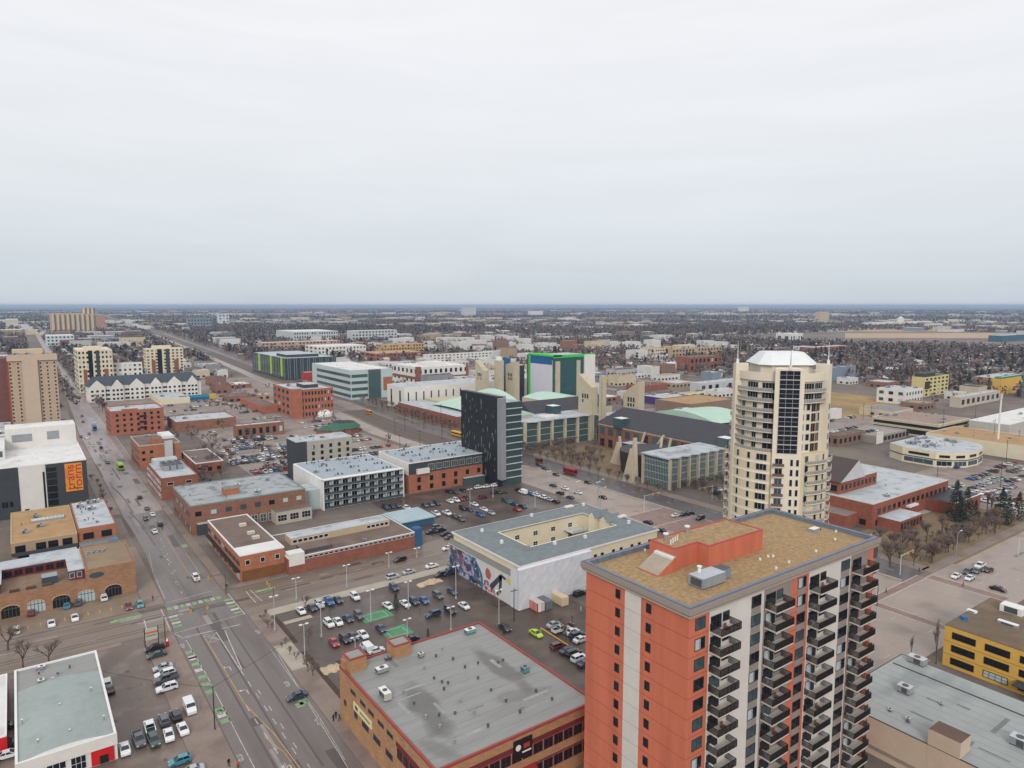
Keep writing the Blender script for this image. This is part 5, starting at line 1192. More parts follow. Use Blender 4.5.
    t = thing('stone_shaft_tower', 'slim square stone shaft with white cap at the far campus entry', 'clock tower', (341, 497, 0), 'stone campus towers'); MB().box(0, 0, 0, 6, 6, 42, SND).cyl(3, 3, 42, 45, 3, WHT, 12).build('stone_shaft', t)
    # block under construction
    x0, y0, sx, sy_, h = surv(553, 410, 357, 527, 594)
    t = thing('construction_block', 'tall block under construction with teal glass, white sheeting and bright green frame', 'office building', (x0, y0, 0))
    TEAL = M('teal_glazing', (48, 92, 94), .2, .1, .3, spec=.5); BRG = M('bright_green', (70, 200, 84), .7, .05); WRB = M('wrap_blue', (32, 96, 148), .7, .08)
    MB().box(0, 0, -.3, sx, sy_, h, TEAL, ROOFL).build('glass_wall', t)
    MB().box(-.5, 1, 0, -.01, sy_ - 6, h - 3, M('wrap_white', (214, 212, 222), .7, .04)).box(-.6, 1, h - 7, -.51, sy_ - 4, h - .5, WRB).build('sheeting', t)
    MB().box(-.9, sy_ - 6, 0, -.01, sy_ - 3.5, h + 1, BRG).box(-.9, -.5, h + .01, sx * .2, sy_ - 3.5, h + 1.4, BRG).box(-.4, -.5, h - 1, sx, -.01, h + 1.4, BRG).build('green_frame', t)
    MB().box(2, -.9, 0, 7, -.02, h - 4, SND).box(26, -.9, 0, 30, -.02, h - 4, SND).build('stone_pier', t)
    MB().box(sx - 12, -1.2, 0, sx + .5, -.03, h + .6, WHW).build('white_frame', t)
    b = MB()
    for z in range(4, 40, 4): b.box(7, -.08, z, sx - 12, -.006, z + .3, CHAR)
    b.build('floor_band', t)
    t = thing('wrapped_block', 'blue wrapped construction block with green frames left of the teal block', 'office building', (372, 522, 0))
    MB().box(0, 0, 0, 16, 20, 34, CHAR, ROOFW).box(-.6, 0, 24, -.01, 20, 41, WRB).box(2, -.5, 2, 4.6, -.01, 34, BRG).box(8, -.5, 2, 10, -.01, 34, BRG).box(5, -.4, 2, 7.8, -.02, 34, CHAR).build('wall', t)
campus()
# ================================================================== right hand side
def right_side():
    # red brick campus with the pitched dark roof
    COLB = brick('brick_college', (158, 96, 78))
    x0, y0, sx, sy_, h = 277, 137, 67.5, 54, 10
    t = bld('red_brick_college', 'red brick college with light flat roof and raised hall under a dark pitched roof', 'college building', (x0, y0, sx, sy_, h), COLB, ROOFL, .35, .4, M('coping_cream', (206, 198, 186), .8, .05), 6, 3)
    winrow(t, (sx, sy_), 'S', 15, (5.4,), 2.2, 2.2, BLK, 'k', u0=3, u1=sx - 2); winrow(t, (sx, sy_), 'S', 6, (.8,), 2.2, 2.4, BLK, 'k', u0=2, u1=24); winrow(t, (sx, sy_), 'W', 7, (.8,), 2.6, 2.4, BLK, 'k')
    up = MB().box(3, 16, h, 34, 51, h + 5.5, COLB, ROOFL).build('upper_hall', t)
    for k in range(9): win(t, 'S', (5.2 + k * 3.3, 16, h + 1.6), 1.6, 2.2, BLK, 'k')
    for k in range(4): win(t, 'W', (3, 18.5 + k * 4, h + 1.2), 3.0, 2.6, BLK, 'k', 2)
    b = MB(); z = h + 5.5; DKB = M('roof_dark_brown', (82, 70, 70), .75, .12, .3)
    b.face([(2.4, 15.9, z), (25, 15.9, z), (25, 15.9, z + .02), (2.4, 15.9, z + .02)], WHT)
    b.face([(2, 15, z), (2, 52, z), (16, 52, z + 8), (16, 15, z + 8)][::-1], DKB).face([(2, 15, z), (16, 15, z + 8), (22, 15, z)][::-1], WGRY).face([(22, 15, z), (16, 15, z + 8), (16, 52, z + 8), (22, 52, z)][::-1], WGRY).face([(2, 52, z), (22, 52, z), (16, 52, z + 8)], DKB)
    b.build('pitched_roof', up)
    MB().box(4, -9, 0, 23, -.02, 4.6, COLB, ROOFL).build('front_wing', t); winrow(t, (sx, sy_), 'S', 1, (0,), .1, .1); 
    for k in range(7): win(t, 'S', (5.6 + k * 2.6, -9, .8), 1.6, 2.8, BLK, 'k')
    MB().box(46, -12, 0, sx + 4, -.02, 5.6, COLB, ROOFK).box(45.9, -12.1, 5.6, sx + 4.1, -11.8, 5.9, WHT).build('front_wing', t)
    for k in range(6): win(t, 'S', (49 + k * 3.6, -12, .8), 1.5, 3, BLK, 'k')
    MB().box(28, -1.6, 4.2, 36, -.03, 5, WHT).build('sign_board', t); MB().box(24, -3, 0, 45, -.04, .2, CON).build('step', t)
    MB().box(-9, 6, 0, -.02, 34, 5.4, COLB, M('roof_wing_dark', (134, 122, 112), .9, .1)).build('side_wing', t)
    # yellow three storey office
    x0, y0, sx, sy_, h = 185, 22, 27.5, 50, 10.4
    t = bld('yellow_office', 'yellow three storey office with brown gravel roof and dark window strips', 'office building', (x0, y0, sx, sy_, h), YELL, M('roof_brown_gravel', (116, 100, 84), .95, .15, .2, stain=((146, 126, 96), .6, .12)), .12, .25, M('coping_brown', (104, 92, 80), .8, .06), 0)
    for z in (.9, 4.2, 7.5):
        for k in range(6): win(t, 'W', (0, sy_ - 4.4 - k * 7.2, z), 5.2, 1.7, BLK, 'k' if z > 5 else 'd', 4, 2, .12)
    b = MB()
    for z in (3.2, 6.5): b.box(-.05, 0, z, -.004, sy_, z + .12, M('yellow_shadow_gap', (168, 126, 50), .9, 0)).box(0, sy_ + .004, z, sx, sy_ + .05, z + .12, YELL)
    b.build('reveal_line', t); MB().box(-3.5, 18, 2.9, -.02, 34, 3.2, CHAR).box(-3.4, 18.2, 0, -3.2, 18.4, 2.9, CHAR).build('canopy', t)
    for px, py, w, d, hh, m in ((1013, 612, 3.4, 5, 1.8, WHT), (1008, 625, 1.4, 4.4, .7, GRY), (972, 612, 1.2, 2.2, .5, WHT)):
        p = P(px, py, h + .1); MB().box(-w / 2, -d / 2, 0, w / 2, d / 2, hh, m, WHT).box(-w / 2 - .02, -d * .3, .1, -w / 2, d * .3, hh - .15, DGR).build('roof_unit', t, (p[0] - x0, p[1] - y0, h + .12))
    p = P(964, 620, h); MB().cyl(0, 0, 0, .9, .8, M('barrel_blue', (40, 110, 170), .6, .05), 10).build('water_barrel', t, (p[0] - x0, p[1] - y0, h + .12))
    # grey roofed building in the corner
    x0, y0, sx, sy_, h = 135.0, 10, 31.2, 63.5, 7.7
    t = bld('grey_roof_warehouse', 'cream warehouse with wide grey roof in the bottom right corner', 'warehouse', (x0, y0, sx, sy_, h), M('cream_pink_wall', (204, 182, 160), .9, .06), M('roof_grey_green_flat', (160, 165, 163), .75, .09, .08, stretch=(.4, 1, 1), stain=((134, 140, 140), .7, .15), wet=.2), .12, .2, CHAR, 0)
    p = P(924, 726, h); MB().box(0, 38.5, 0, 4.3, 44, h + 3.2, M('cream_pink_wall', (1, 1, 1)), M('roof_rust', (110, 88, 80), .9, .15)).build('stair_tower', t, (-.05, 0, 0))
    MB().box(-2.0, 20, 2.9, -.02, 40.5, 3.6, REDR).build('awning', t); MB().box(-.06, 0, 1.2, -.005, sy_, 2.0, M('wall_band', (150, 136, 122), .9, .1)).build('wall_band', t)
    seams(t, .6, .6, sx - .6, sy_ - .6, h + .125, 2.6, 'y', 6)
    MB().box(25, 1, h + .13, 25.3, sy_ - 1, h + .3, DGR).build('pipe', t)
    for px, py, w, d, hh in ((917, 663, 2.2, 3.6, 1.5), (905, 692, 2.2, 2.6, 1.5), (963, 752, 1, 1, 1), (1020, 745, 2.4, 3, 1.6), (941, 705, .6, .6, .5), (890, 711, .8, .8, .5), (908, 722, .7, .9, .9)):
        p = P(px, py, h + .1)
        if p[0] - x0 < 1: continue
        MB().box(-w / 2, -d / 2, .2, w / 2, d / 2, hh, GRY, WGRY).box(-w / 2 + .1, -d / 2 + .1, 0, w / 2 - .1, d / 2 - .1, .2, BLK).box(-w / 2 - .02, -d * .3, .3, -w / 2, d * .1, hh - .15, DGR).cyl(0, 0, hh, hh + .1, w * .3, DGR, 10).build('air_conditioner', t, (p[0] - x0, p[1] - y0, h + .12))
    # flat pavilion, parkade, curved shop, cream warehouse
    t = bld('flat_pavilion', 'flat brown roofed pavilion with pale fascia and dark window band', 'office building', (503, 209, 47, 43, 9.6), BLK, M('roof_pink_brown', (158, 136, 124), .9, .12, .06), .1, .5, SANDS, 14, 3, 1.4)
    MB().box(-1.2, -1.2, 8.1, 48.2, 44.2, 9.65, SANDS).box(-1, -1, 4.4, 48, 44, 5.9, SANDS).box(-.6, -.6, -.2, 47.6, 43.6, 1, SANDS).build('fascia', t)
    t = bld('parkade', 'low parking deck with parked cars on top and white perforated end wall', 'parkade', (452, 224, 40, 26, 4.6), M('parkade_concrete', (150, 140, 132), .9, .1), M('parkade_deck', (158, 150, 146), .85, .12, .1), .9, .3, CON, 0)
    MB().box(-.3, -.3, 0, 8, -.01, 8, WHW).build('end_wall', t)
    for k in range(4): win(t, 'S', (1.6 + k * 1.7, -.3, 6 + (k % 2) * 1.6), 1., 1, WHT, 'k')
    winrow(t, (44, 26), 'S', 7, (1.,), 4, 3, CON, 'k', u0=9, u1=44)
    x0, y0 = 414, 160
    t = thing('curved_shop', 'two storey cream shop with curved front and grey roof crowded with units', 'shop building', (x0, y0, 0))
    fr = [(0, 30), (0, 12), (5, 5), (13, 1), (24, 0), (36, 2), (45, 7), (48, 14), (48, 40), (6, 40)]
    MB().prism(fr, 0, 8.6, CREAM, ROOFL).build('wall', t)
    b = MB()
    for p, q in zip(fr[:8], fr[1:9]):
        mx, my = (p[0] + q[0]) / 2, (p[1] + q[1]) / 2; L_ = math.dist(p, q); a = math.atan2(q[1] - p[1], q[0] - p[0])
        win(t, a, (mx, my, .8), L_ * .88, 2.8, WHT, 't', 3, 1, .1); win(t, a, (mx, my, 5.4), L_ * .62, 1.5, DGR, 'k', 2, 1, .1)
    MB().prism([(x * 1.015 - .3, y - .3 if y < 20 else y) for x, y in fr], 4.0, 4.4, CHAR).build('canopy', t)
    roof_units(t, 8, 12, 42, 36, 8.6, 34, 9, 1.4)
    CWP = P(1040, 463)
    t = bld('cream_warehouse', 'long cream warehouse with brown and white roof behind the car lot', 'warehouse', (*CWP, 42, 62, 8), CREAM, ROOFT, .4, .3, None, 6, 2)
    t = bld('white_roof_hall', 'large white roofed hall at the right edge behind the tall white pole', 'warehouse', (*P(1008, 440), 120, 24, 10), M('hall_grey', (190, 186, 178), .85, .08), ROOFW, .5, .4, WHT, 6, 6)
    p = P(997, 452); t = thing('white_mast', 'tall white monopole mast in front of the white roofed hall', 'mast', (*p, 0)); MB().cyl(0, 0, 0, 33, .62, WHT, 10, .4).cyl(0, 0, 33, 36, .8, WGRY, 8).build('pole', t)
right_side()
# ================================================================== farther named blocks: base pixel, top, left and right ends, turned into metres
def far_blocks():
    HAZ = lambda n, c: M(n, c, .9, .1, .1)
    spec = [
     # name,label,cat, (bx,by,ty,lx,rx), wall, roof, window rows (n per S, n per W, storeys)
     ('beige_tower', 'tall beige apartment tower with pale top at the left edge', 'apartment tower', (13, 428, 356, 11, 56), M('beige_tower', (192, 168, 146), .9, .06), M('roof_cream', (206, 188, 160), .9, .1), (0, 0, 0)),
     ('orange_office', 'orange brick four storey office with rooftop plant and small windows', 'office building', (295, 419, 391, 273, 333), ORB2, ROOFL, (12, 5, 4)),
     ('low_orange_house', 'low orange brick hall with ridged roof left of the orange office', 'hall', (262, 414, 407, 240, 278), ORB2, ROOFB, (0, 0, 0)),
     ('brick_bar', 'low brick row with dark shop windows and a row of cars on its roof edge', 'shop building', (237, 439, 427, 233, 284), BRB, ROOFL, (7, 0, 1)),
     ('arched_roof_garage', 'long low brick garage with arched grey roof ends', 'garage', (176, 432, 423, 167, 236), BRB, ROOFL, (0, 0, 0)),
     ('white_glass_lab', 'white and glass four storey lab building with white roof', 'lab building', (351, 400, 371, 312, 392), M('lab_white', (190, 204, 204), .5, .05), ROOFW, (0, 0, 0)),
     ('banded_block', 'white and red banded campus block with long window ribbons', 'campus building', (418, 385, 368, 393, 468), WHW, ROOFW, (10, 6, 2)),
     ('dark_glass_hall', 'dark glass hall with lime green fins and flat pale roof', 'campus building', (286, 380, 359, 252, 336), M('dark_teal_glass', (52, 70, 76), .15, .1, spec=.5), ROOFL, (0, 0, 0)),
     ('small_red_block', 'small red block with pale roof in front of the dark glass hall', 'building', (305, 384, 373, 301, 315), M('small_red', (170, 66, 58), .9, .08), ROOFL, (0, 0, 0)),
     ('cream_red_condo', 'cream and red condo tower with dark glass strips, left of its twin', 'condo tower', (80, 393, 351, 73, 112), CREAM, CREAM, (9, 3, 9)),
     ('cream_red_condo', 'cream and red condo tower right of the gabled white row', 'condo tower', (147, 374, 349.5, 143, 183), CREAM, CREAM, (9, 3, 8)),
     ('white_low_condo', 'white and dark grey mid rise condo between the cream towers', 'condo building', (114, 390, 364, 112, 142), WHW, ROOFW, (6, 0, 6)),
     ('slab_block', 'long beige slab block of ribbed towers on the left skyline', 'apartment tower', (52, 334, 314, 49, 95), M('slab_beige', (178, 158, 136), .9, .06), CREAM, (0, 0, 0)),
     ('slab_tower', 'taller brown end tower of the ribbed slab on the left skyline', 'apartment tower', (84, 333, 308, 82, 95), M('slab_brown', (158, 128, 110), .9, .06), CREAM, (0, 0, 0)),
     ('brown_twin', 'small brown twin tower right of the long beige slab', 'apartment tower', (97, 331, 316, 95, 105), M('twin_brown', (176, 138, 118), .9, .06), WHW, (0, 0, 0)),
     ('left_cream_block', 'pale cream block alone near the left skyline', 'apartment building', (6, 328, 319.5, 4, 18), M('far_cream', (206, 198, 176), .9, .05), WHW, (0, 0, 0)),
     ('teal_midrise', 'white and teal mid rise before the long beige slab', 'apartment building', (47, 346, 336, 45, 74), M('far_white', (206, 214, 218), .8, .05), WHW, (7, 0, 3)),
     ('arched_white_tower', 'white tower with arched top on the left skyline', 'apartment tower', (219, 326, 314.5, 218, 229), M('far_white', (206, 214, 218)), WHW, (3, 0, 4)),
     ('grey_green_towers', 'row of grey green towers left of the arched white tower', 'apartment tower', (188, 329, 319, 186, 212), M('far_greygreen', (132, 148, 154), .8, .06), WHW, (8, 0, 3)),
     ('ochre_condo', 'stepped ochre condo block behind the white campus roofs', 'condo building', (384, 357, 345, 376, 424), M('ochre_wall', (196, 162, 110), .9, .06), M('ochre_roof', (184, 160, 122), .9, .1), (14, 3, 4)),
     ('brick_base_condo', 'brick based condo row under the ochre block', 'condo building', (376, 361, 354, 360, 424), ORB2, M('ochre_roof', (184, 160, 122)), (14, 3, 2)),
     ('pink_condo_row', 'long pinkish condo row with white roof left of centre', 'condo building', (262, 352, 343, 258, 340), M('pink_wall', (190, 158, 142), .9, .06), ROOFW, (22, 0, 3)),
     ('white_roof_mall', 'big white roofed block behind the white glass lab', 'building', (318, 358, 347, 305, 366), WHW, ROOFW, (14, 3, 3)),
     ('white_grey_condo', 'white and grey condo row in front of the dark tree belt, right one', 'condo building', (352, 343, 331, 350, 397), M('far_lightgrey', (196, 202, 200), .85, .05), WHW, (14, 0, 4)),
     ('white_grey_condo', 'white and grey condo row in front of the dark tree belt, left one', 'condo building', (294, 343, 332, 276, 338), M('far_lightgrey', (196, 202, 200)), WHW, (18, 0, 3)),
     ('white_townhouses', 'row of white townhouses with small dark windows behind the banded block', 'townhouses', (425, 363, 355, 424, 492), WHW, ROOFW, (18, 0, 3)),
     ('yellow_condo', 'pale yellow condo with dark glass top left corner on the right', 'condo building', (924, 397, 378, 912, 949), M('condo_yellow', (214, 200, 140), .9, .05), CHAR, (6, 0, 5)),
     ('white_blue_office', 'white and blue two storey office beside the dormant lawn', 'office building', (905, 405, 391, 877, 923), WHW, ROOFL, (6, 3, 2)),
     ('colour_block', 'yellow and green apartment block at the right edge', 'apartment building', (1000, 395, 378, 998, 1060), M('block_green', (60, 128, 104), .9, .06), ROOFL, (8, 0, 4)),
     ('blue_grey_shed', 'blue grey metal clad building right of the round tower', 'warehouse', (833, 382, 368, 828, 856), M('shed_bluegrey', (128, 142, 158), .8, .06), ROOFL, (0, 0, 0)),
     ('white_slab_office', 'white slab office with dark window bays among the trees beyond the round tower', 'office building', (790, 344, 334, 776, 803), WHW, WHW, (5, 2, 1)),
     ('lone_beige_block', 'lone beige block on the skyline right of the round tower', 'apartment building', (820, 322, 312, 818, 829), M('far_beige', (196, 178, 148), .9, .05), CREAM, (0, 0, 0)),
     ('white_stack_works', 'white works building with round tank near the tan fields', 'factory', (870, 327, 323, 862, 932), WHW, WHW, (0, 0, 0)),
     ('blue_long_hall', 'long blue grey hall in front of the tan field at the right edge', 'hall', (1002, 342, 336, 1000, 1060), M('hall_teal', (62, 104, 124), .8, .06), ROOFL, (0, 0, 0)),
     ('skyline_white_block', 'white stepped hospital block on the horizon near centre', 'hospital', (530, 316, 311, 528, 543), WHW, WHW, (0, 0, 0)),
     ('skyline_twin_block', 'pale paired tower block on the horizon left of centre', 'apartment tower', (463, 316, 307.5, 461, 476), M('far_lightgrey', (196, 202, 200)), WHW, (0, 0, 0)),
     ('skyline_dome_block', 'bright white block on the horizon above the round tower', 'building', (740, 312, 307, 738, 749), WHW, WHW, (0, 0, 0)),
     ('grey_white_hall', 'pale warehouse with white roof beyond the stone towers', 'warehouse', (660, 372, 365, 648, 700), WHW, ROOFW, (0, 0, 0)),
     ('brown_brick_hall', 'brown red brick hall in the dense district beyond the towers', 'warehouse', (690, 372, 358, 676, 722), REDB, ROOFB, (8, 0, 2)),
     ('purple_front_shop', 'shop with long purple front and pale roof beyond the campus hall', 'shop building', (663, 406, 399, 640, 690), M('purple_front', (84, 58, 124), .8, .06), ROOFL, (0, 0, 0)),
     ('cream_corner_shop', 'cream corner shop with brown roof beyond the campus hall', 'shop building', (664, 403, 396, 660, 706), CREAM, ROOFT, (5, 2, 1)),
     ('brown_flat_hall', 'wide flat brown roofed hall with white skylights behind the campus hall', 'warehouse', (690, 415, 405, 655, 735), M('hall_brown', (140, 118, 104), .9, .08), ROOFT, (0, 0, 0)),
     ('white_unit_hall', 'pale roofed hall left of the round tower', 'warehouse', (700, 393, 384, 690, 752), WGRY, ROOFL, (8, 0, 1)),
     ('red_roof_shop', 'low shop with dark red roof beyond the stone towers', 'shop building', (640, 392, 387, 626, 668), REDB, M('roof_dark_red', (140, 76, 70), .9, .1), (0, 0, 0)),
     ('yellow_green_shop', 'low lime and yellow shop right of the slim stone shaft', 'shop building', (612, 384, 379, 604, 626), M('lime_yellow', (190, 190, 60), .8, .06), ROOFL, (0, 0, 0)),
     ('long_white_motel', 'long white low rise with brown windows left of the round tower', 'apartment building', (655, 356, 349, 640, 700), CREAM, ROOFT, (20, 0, 2)),
     ('brown_apartments', 'tan apartment row with dark windows left of the round tower', 'apartment building', (672, 361, 349.5, 668, 722), M('apt_tan', (184, 160, 132), .9, .06), ROOFT, (16, 0, 3)),
     ('brown_low_block', 'brown flat roofed block right of the round tower', 'warehouse', (838, 447, 437, 826, 866), M('block_brown', (134, 108, 92), .9, .08), ROOFB, (6, 2, 1)),
     ('white_drum_shed', 'small white round ended shed beside the dormant lawn', 'shed', (831, 420, 411, 828, 842), WHW, M('shed_lilac', (190, 190, 206), .7, .05), (0, 0, 0)),
     ('red_white_strip', 'long low red and white strip mall on the right', 'shop building', (812, 354, 348, 800, 850), M('strip_red', (160, 96, 88), .9, .06), ROOFL, (10, 0, 1)),
     ('tan_long_flat', 'long tan flat roofed building at the right beyond the yellow condo', 'warehouse', (1000, 390, 379, 972, 1030), M('hall_tan', (168, 140, 114), .9, .08), ROOFL, (0, 0, 0)),
     ('pale_long_strip', 'long pale shop row with bare trees in front at right', 'shop building', (960, 408, 398, 950, 1000), M('strip_pale', (196, 184, 168), .9, .08), ROOFL, (8, 0, 1)),
     ('blue_trailer_store', 'long cream store row behind the blue trailer', 'shop building', (160, 405, 400, 150, 190), CREAM, ROOFL, (0, 0, 0)),
    ]
    for nm, lab, cat, g, wl, rf, (ns, nw, st) in spec:
        d = list(surv(*g)); d[2] = max(d[2], 4); d[3] = min(max(d[3], 6), 150)
        if math.hypot(d[0], d[1]) > 1500: d[3] = max(d[3], 30)
        t = bld(nm, lab, cat, d, wl, rf, .6, .4, None, 5 if d[2] > 25 and d[1] < 1200 else 0, len(nm), 1.6)
        x0, y0, sx, sy_, h = d
        if st:
            fh = h / st; fr = WHT if wl in (WHW,) else DGR
            for k in range(st):
                for i in range(ns): win(t, 'S', ((i + .5) * sx / ns, 0, fh * (k + .28)), sx / ns * .5, fh * .5, fr, 'd', 1, 1, .12)
                for i in range(nw): win(t, 'W', (0, (i + .5) * sy_ / nw, fh * (k + .28)), sy_ / nw * .5, fh * .5, fr, 'd', 1, 1, .12)
        if nm == 'beige_tower':
            b = MB(); m2 = M('beige_rib', (204, 182, 160), .9, .05)
            b.box(sx * .28, -1.5, 0, sx * .6, -.02, h - 3, m2).box(-.5, -1.2, h - 4, sx + .5, -.02, h + .5, m2); b.box(-14, 3, 0, -.02, 18, h - 2, M('tower_redbrown', (120, 84, 78), .9, .1)).box(-.9, -.6, 0, -.03, 2.9, h, M('tower_red', (176, 72, 56), .9, .05)); b.build('rib', t)
            for k in range(18):
                for u in (.04, .2, .66, .8, .95): win(t, 'S', (sx * u, 0, 1.5 + k * h / 19), 1.4, 1.5, CREAM, 'k')
            MB().box(3, 6, h + .13, sx - 8, 18, h + 4, M('roof_cream', (1, 1, 1))).build('roof_house', t)
        if nm == 'white_glass_lab':
            b = MB()
            for k in range(4): b.box(-.3, 0, h * (k + .35) / 4.4, -.01, sy_ * .86, h * (k + .8) / 4.4, GLT)
            for k in range(4): b.box(1, -.3, h * (k + .35) / 4.4, sx * .4, -.01, h * (k + .8) / 4.4, GLG)
            b.box(sx * .42, -1.5, 0, sx * .7, -.02, h + .3, GLG).box(sx * .78, -.3, h * .25, sx, -.02, h * .72, ORB2)
            b.build('window_band', t)
        if nm == 'dark_glass_hall':
            LIM = M('lime_fin', (176, 216, 44), .7, .05)
            mu = MB()
            for k in range(40): mu.box(-.12, sy_ * k / 40, 1, -.005, sy_ * k / 40 + .5, h, GRY if k % 3 else GLT)
            for k in range(24): mu.box(sx * k / 24, -.12, 1, sx * k / 24 + .5, -.005, h, GRY if k % 3 else GLT)
            mu.build('mullion', t)
            for q in (.08, .38, .74): MB().box(-1.2, sy_ * q, 3.5, -.02, sy_ * q + 4, h + .5, LIM).build('lime_fin', t)
            MB().box(8, 20, h + .13, sx - 15, 60, h + 3.5, CHAR, ROOFL).build('roof_house', t)
        if nm == 'orange_office':
            MB().box(-1.5, -1.5, 0, 6, 5, h + 1.2, ORB2).build('corner_tower', t); MB().box(12, 12, h + .2, 24, 30, h + 3, CHAR, ROOFL).build('roof_house', t)
        if nm == 'slab_block':
            b = MB(); m2 = M('slab_rib', (204, 186, 160), .9, .04)
            for k in range(9): b.box(sx * (k + .1) / 9, -6, 0, sx * (k + .62) / 9, -.05, h * (.97 if k % 3 else 1.02), m2)
            b.build('rib', t)
        if nm == 'slab_tower':
            b = MB()
            for k in range(3): b.box(sx * k / 3, -5, 0, sx * (k + .55) / 3, -.05, h, M('slab_rib', (1, 1, 1)))
            b.build('rib', t)
        if nm == 'banded_block':
            b = MB(); b.box(-.4, -.4, h * .3, sx + .2, -.01, h * .45, REDB).box(-.4, -.01, h * .3, -.01, sy_, h * .45, REDB).box(-.6, -.6, 0, 4, 5, h + 1, REDB).box(sx - 3, -.6, 0, sx + .3, 3, h + .8, REDB).box(sx * .3, sy_ * .3, h + .2, sx * .7, sy_ * .6, h + 4, WHW, ROOFW); b.build('red_band', t)
        if nm in ('cream_red_condo',):
            b = MB(); b.box(sx * .3, -.4, 0, sx * .42, -.01, h, GLD).box(sx * .52, -.4, 0, sx * .62, -.01, h, CHAR).box(sx * .14, -.3, 0, sx * .24, -.01, h * .55, REDB).box(sx * .74, -.3, 0, sx * .86, -.01, h * .55, REDB); b.build('glass_strip', t)
            MB().box(sx * .2, 4, h, sx * .7, 16, h + 4, CREAM).build('roof_house', t)
        if nm == 'yellow_condo': MB().box(.5, 2, h + .2, sx * .5, sy_ - 2, h + 4, CHAR).box(0, -.3, h * .4, sx * .2, -.01, h * .8, GLD).build('dark_top', t)
        if nm == 'colour_block': MB().box(-1, -1, 0, sx * .3, 8, h - 1, YELL).build('yellow_bay', t)
        if nm == 'white_stack_works': MB().cyl(sx * .5, sy_ * .3, h, h + 18, 14, WHW, 16).cyl(sx * .5, sy_ * .3, h + 18, h + 24, 9, WHW, 16, 3).build('tank', t)
    # gabled white row house with dark roof
    x0, y0, sx, sy_, h = 52, 748, 98, 20, 15
    t = thing('gabled_apartments', 'long white gabled apartment row with dark roof before the cream condo towers', 'apartment building', (x0, y0, 0))
    MB().box(0, 0, -.3, sx, sy_, h, WHW).build('wall', t); RD = M('roof_slate_dark', (74, 82, 92), .85, .1)
    b = MB(); b.face([(-1, -1, h), (sx + 1, -1, h), (sx - 6, sy_ / 2, h + 8), (6, sy_ / 2, h + 8)], RD).face([(sx + 1, sy_ + 1, h), (-1, sy_ + 1, h), (6, sy_ / 2, h + 8), (sx - 6, sy_ / 2, h + 8)], RD).face([(-1, sy_ + 1, h), (-1, -1, h), (6, sy_ / 2, h + 8)], RD).face([(sx + 1, -1, h), (sx + 1, sy_ + 1, h), (sx - 6, sy_ / 2, h + 8)], RD); b.build('roof', t)
    for k in range(6):
        u = 8 + k * 16.4; w = 5 if k % 2 else 6.5
        b = MB(); b.face([(u - w, -1.6, h - 1), (u + w, -1.6, h - 1), (u, -1.6, h + 5.5)], WHW).face([(u - w - .4, -1.8, h - 1.2), (u, -1.8, h + 5.9), (u, 9, h + 5.9), (u - w - .4, 9, h - 1.2)][::-1], RD).face([(u, -1.8, h + 5.9), (u + w + .4, -1.8, h - 1.2), (u + w + .4, 9, h - 1.2), (u, 9, h + 5.9)][::-1], RD).box(u - w, -1.59, 0, u + w, -.02, h - 1, WHW); b.build('gable', t)
        for z in (1, 5, 9):
            for q in (-.5, 0, .5): win(t, 'S', (u + q * w * 1.3, -1.6, z), 2.2, 2.2, WHT, 'k')
    for k in range(5):
        for z in (1, 5, 9): win(t, 'S', (16.2 + k * 16.4, 0, z), 4, 2.2, WHT, 'k', 2)
    # blue trailer, domed tent, green canopy bar
    x, y = P(180, 402); t = thing('blue_trailer', 'long blue trailer with yellow end parked beside the cream store row', 'trailer', (x, y, 0)); MB().box(0, 0, 1, 26, 3.2, 5.2, M('trailer_blue', (28, 104, 146), .6, .08)).box(26.02, 0, 1, 32, 3.2, 5.4, M('trailer_yellow', (206, 176, 50), .6, .08)).box(0, -.06, 3.4, 26, -.005, 4.6, M('trailer_light', (60, 150, 190), .6, .05)).build('box_body', t)
    b = MB()
    for k in range(5): b.cyl(2 + k * 6.4, 1.6, 0, 1, .5, BLK, 8)
    b.build('wheel', t)
    x, y = P(324, 416); t = thing('white_tent', 'small white domed tent beside the orange office', 'tent', (x, y, 0)); b = MB(); pr = [(0, 6.6), (2.4, 6.2), (4.2, 4.5), (5.2, 2.4), (5.6, 0)]
    for (z, r), (z2, r2) in zip(pr, pr[1:]): b.cyl(0, 0, z, z2, r, WHT, 14, max(.05, r2))
    b.build('canopy', t)
    x, y = P(344, 432); t = thing('green_roof_bar', 'octagonal pub with green hipped roof near the orange office', 'pub', (x, y, 0)); b = MB()
    MB().prism([(11.5 * math.cos(k * math.pi / 4), 11.5 * math.sin(k * math.pi / 4)) for k in range(8)], 0, 4, REDB).prism([(-22, -5), (-8, -14), (0, -8), (-10, 6)], 0, 4, REDB).build('wall', t)
    MB().prism([(12.5 * math.cos(k * math.pi / 4), 12.5 * math.sin(k * math.pi / 4)) for k in range(8)], 4, 7.5, M('pub_green', (62, 104, 86), .8, .1), M('pub_top', (52, 50, 56), .8, .1), .62).prism([(-23, -5), (-8, -15), (0, -8), (-10, 7)], 4, 6.5, M('pub_green', (1, 1, 1)), None, .5).build('roof', t)
far_blocks()
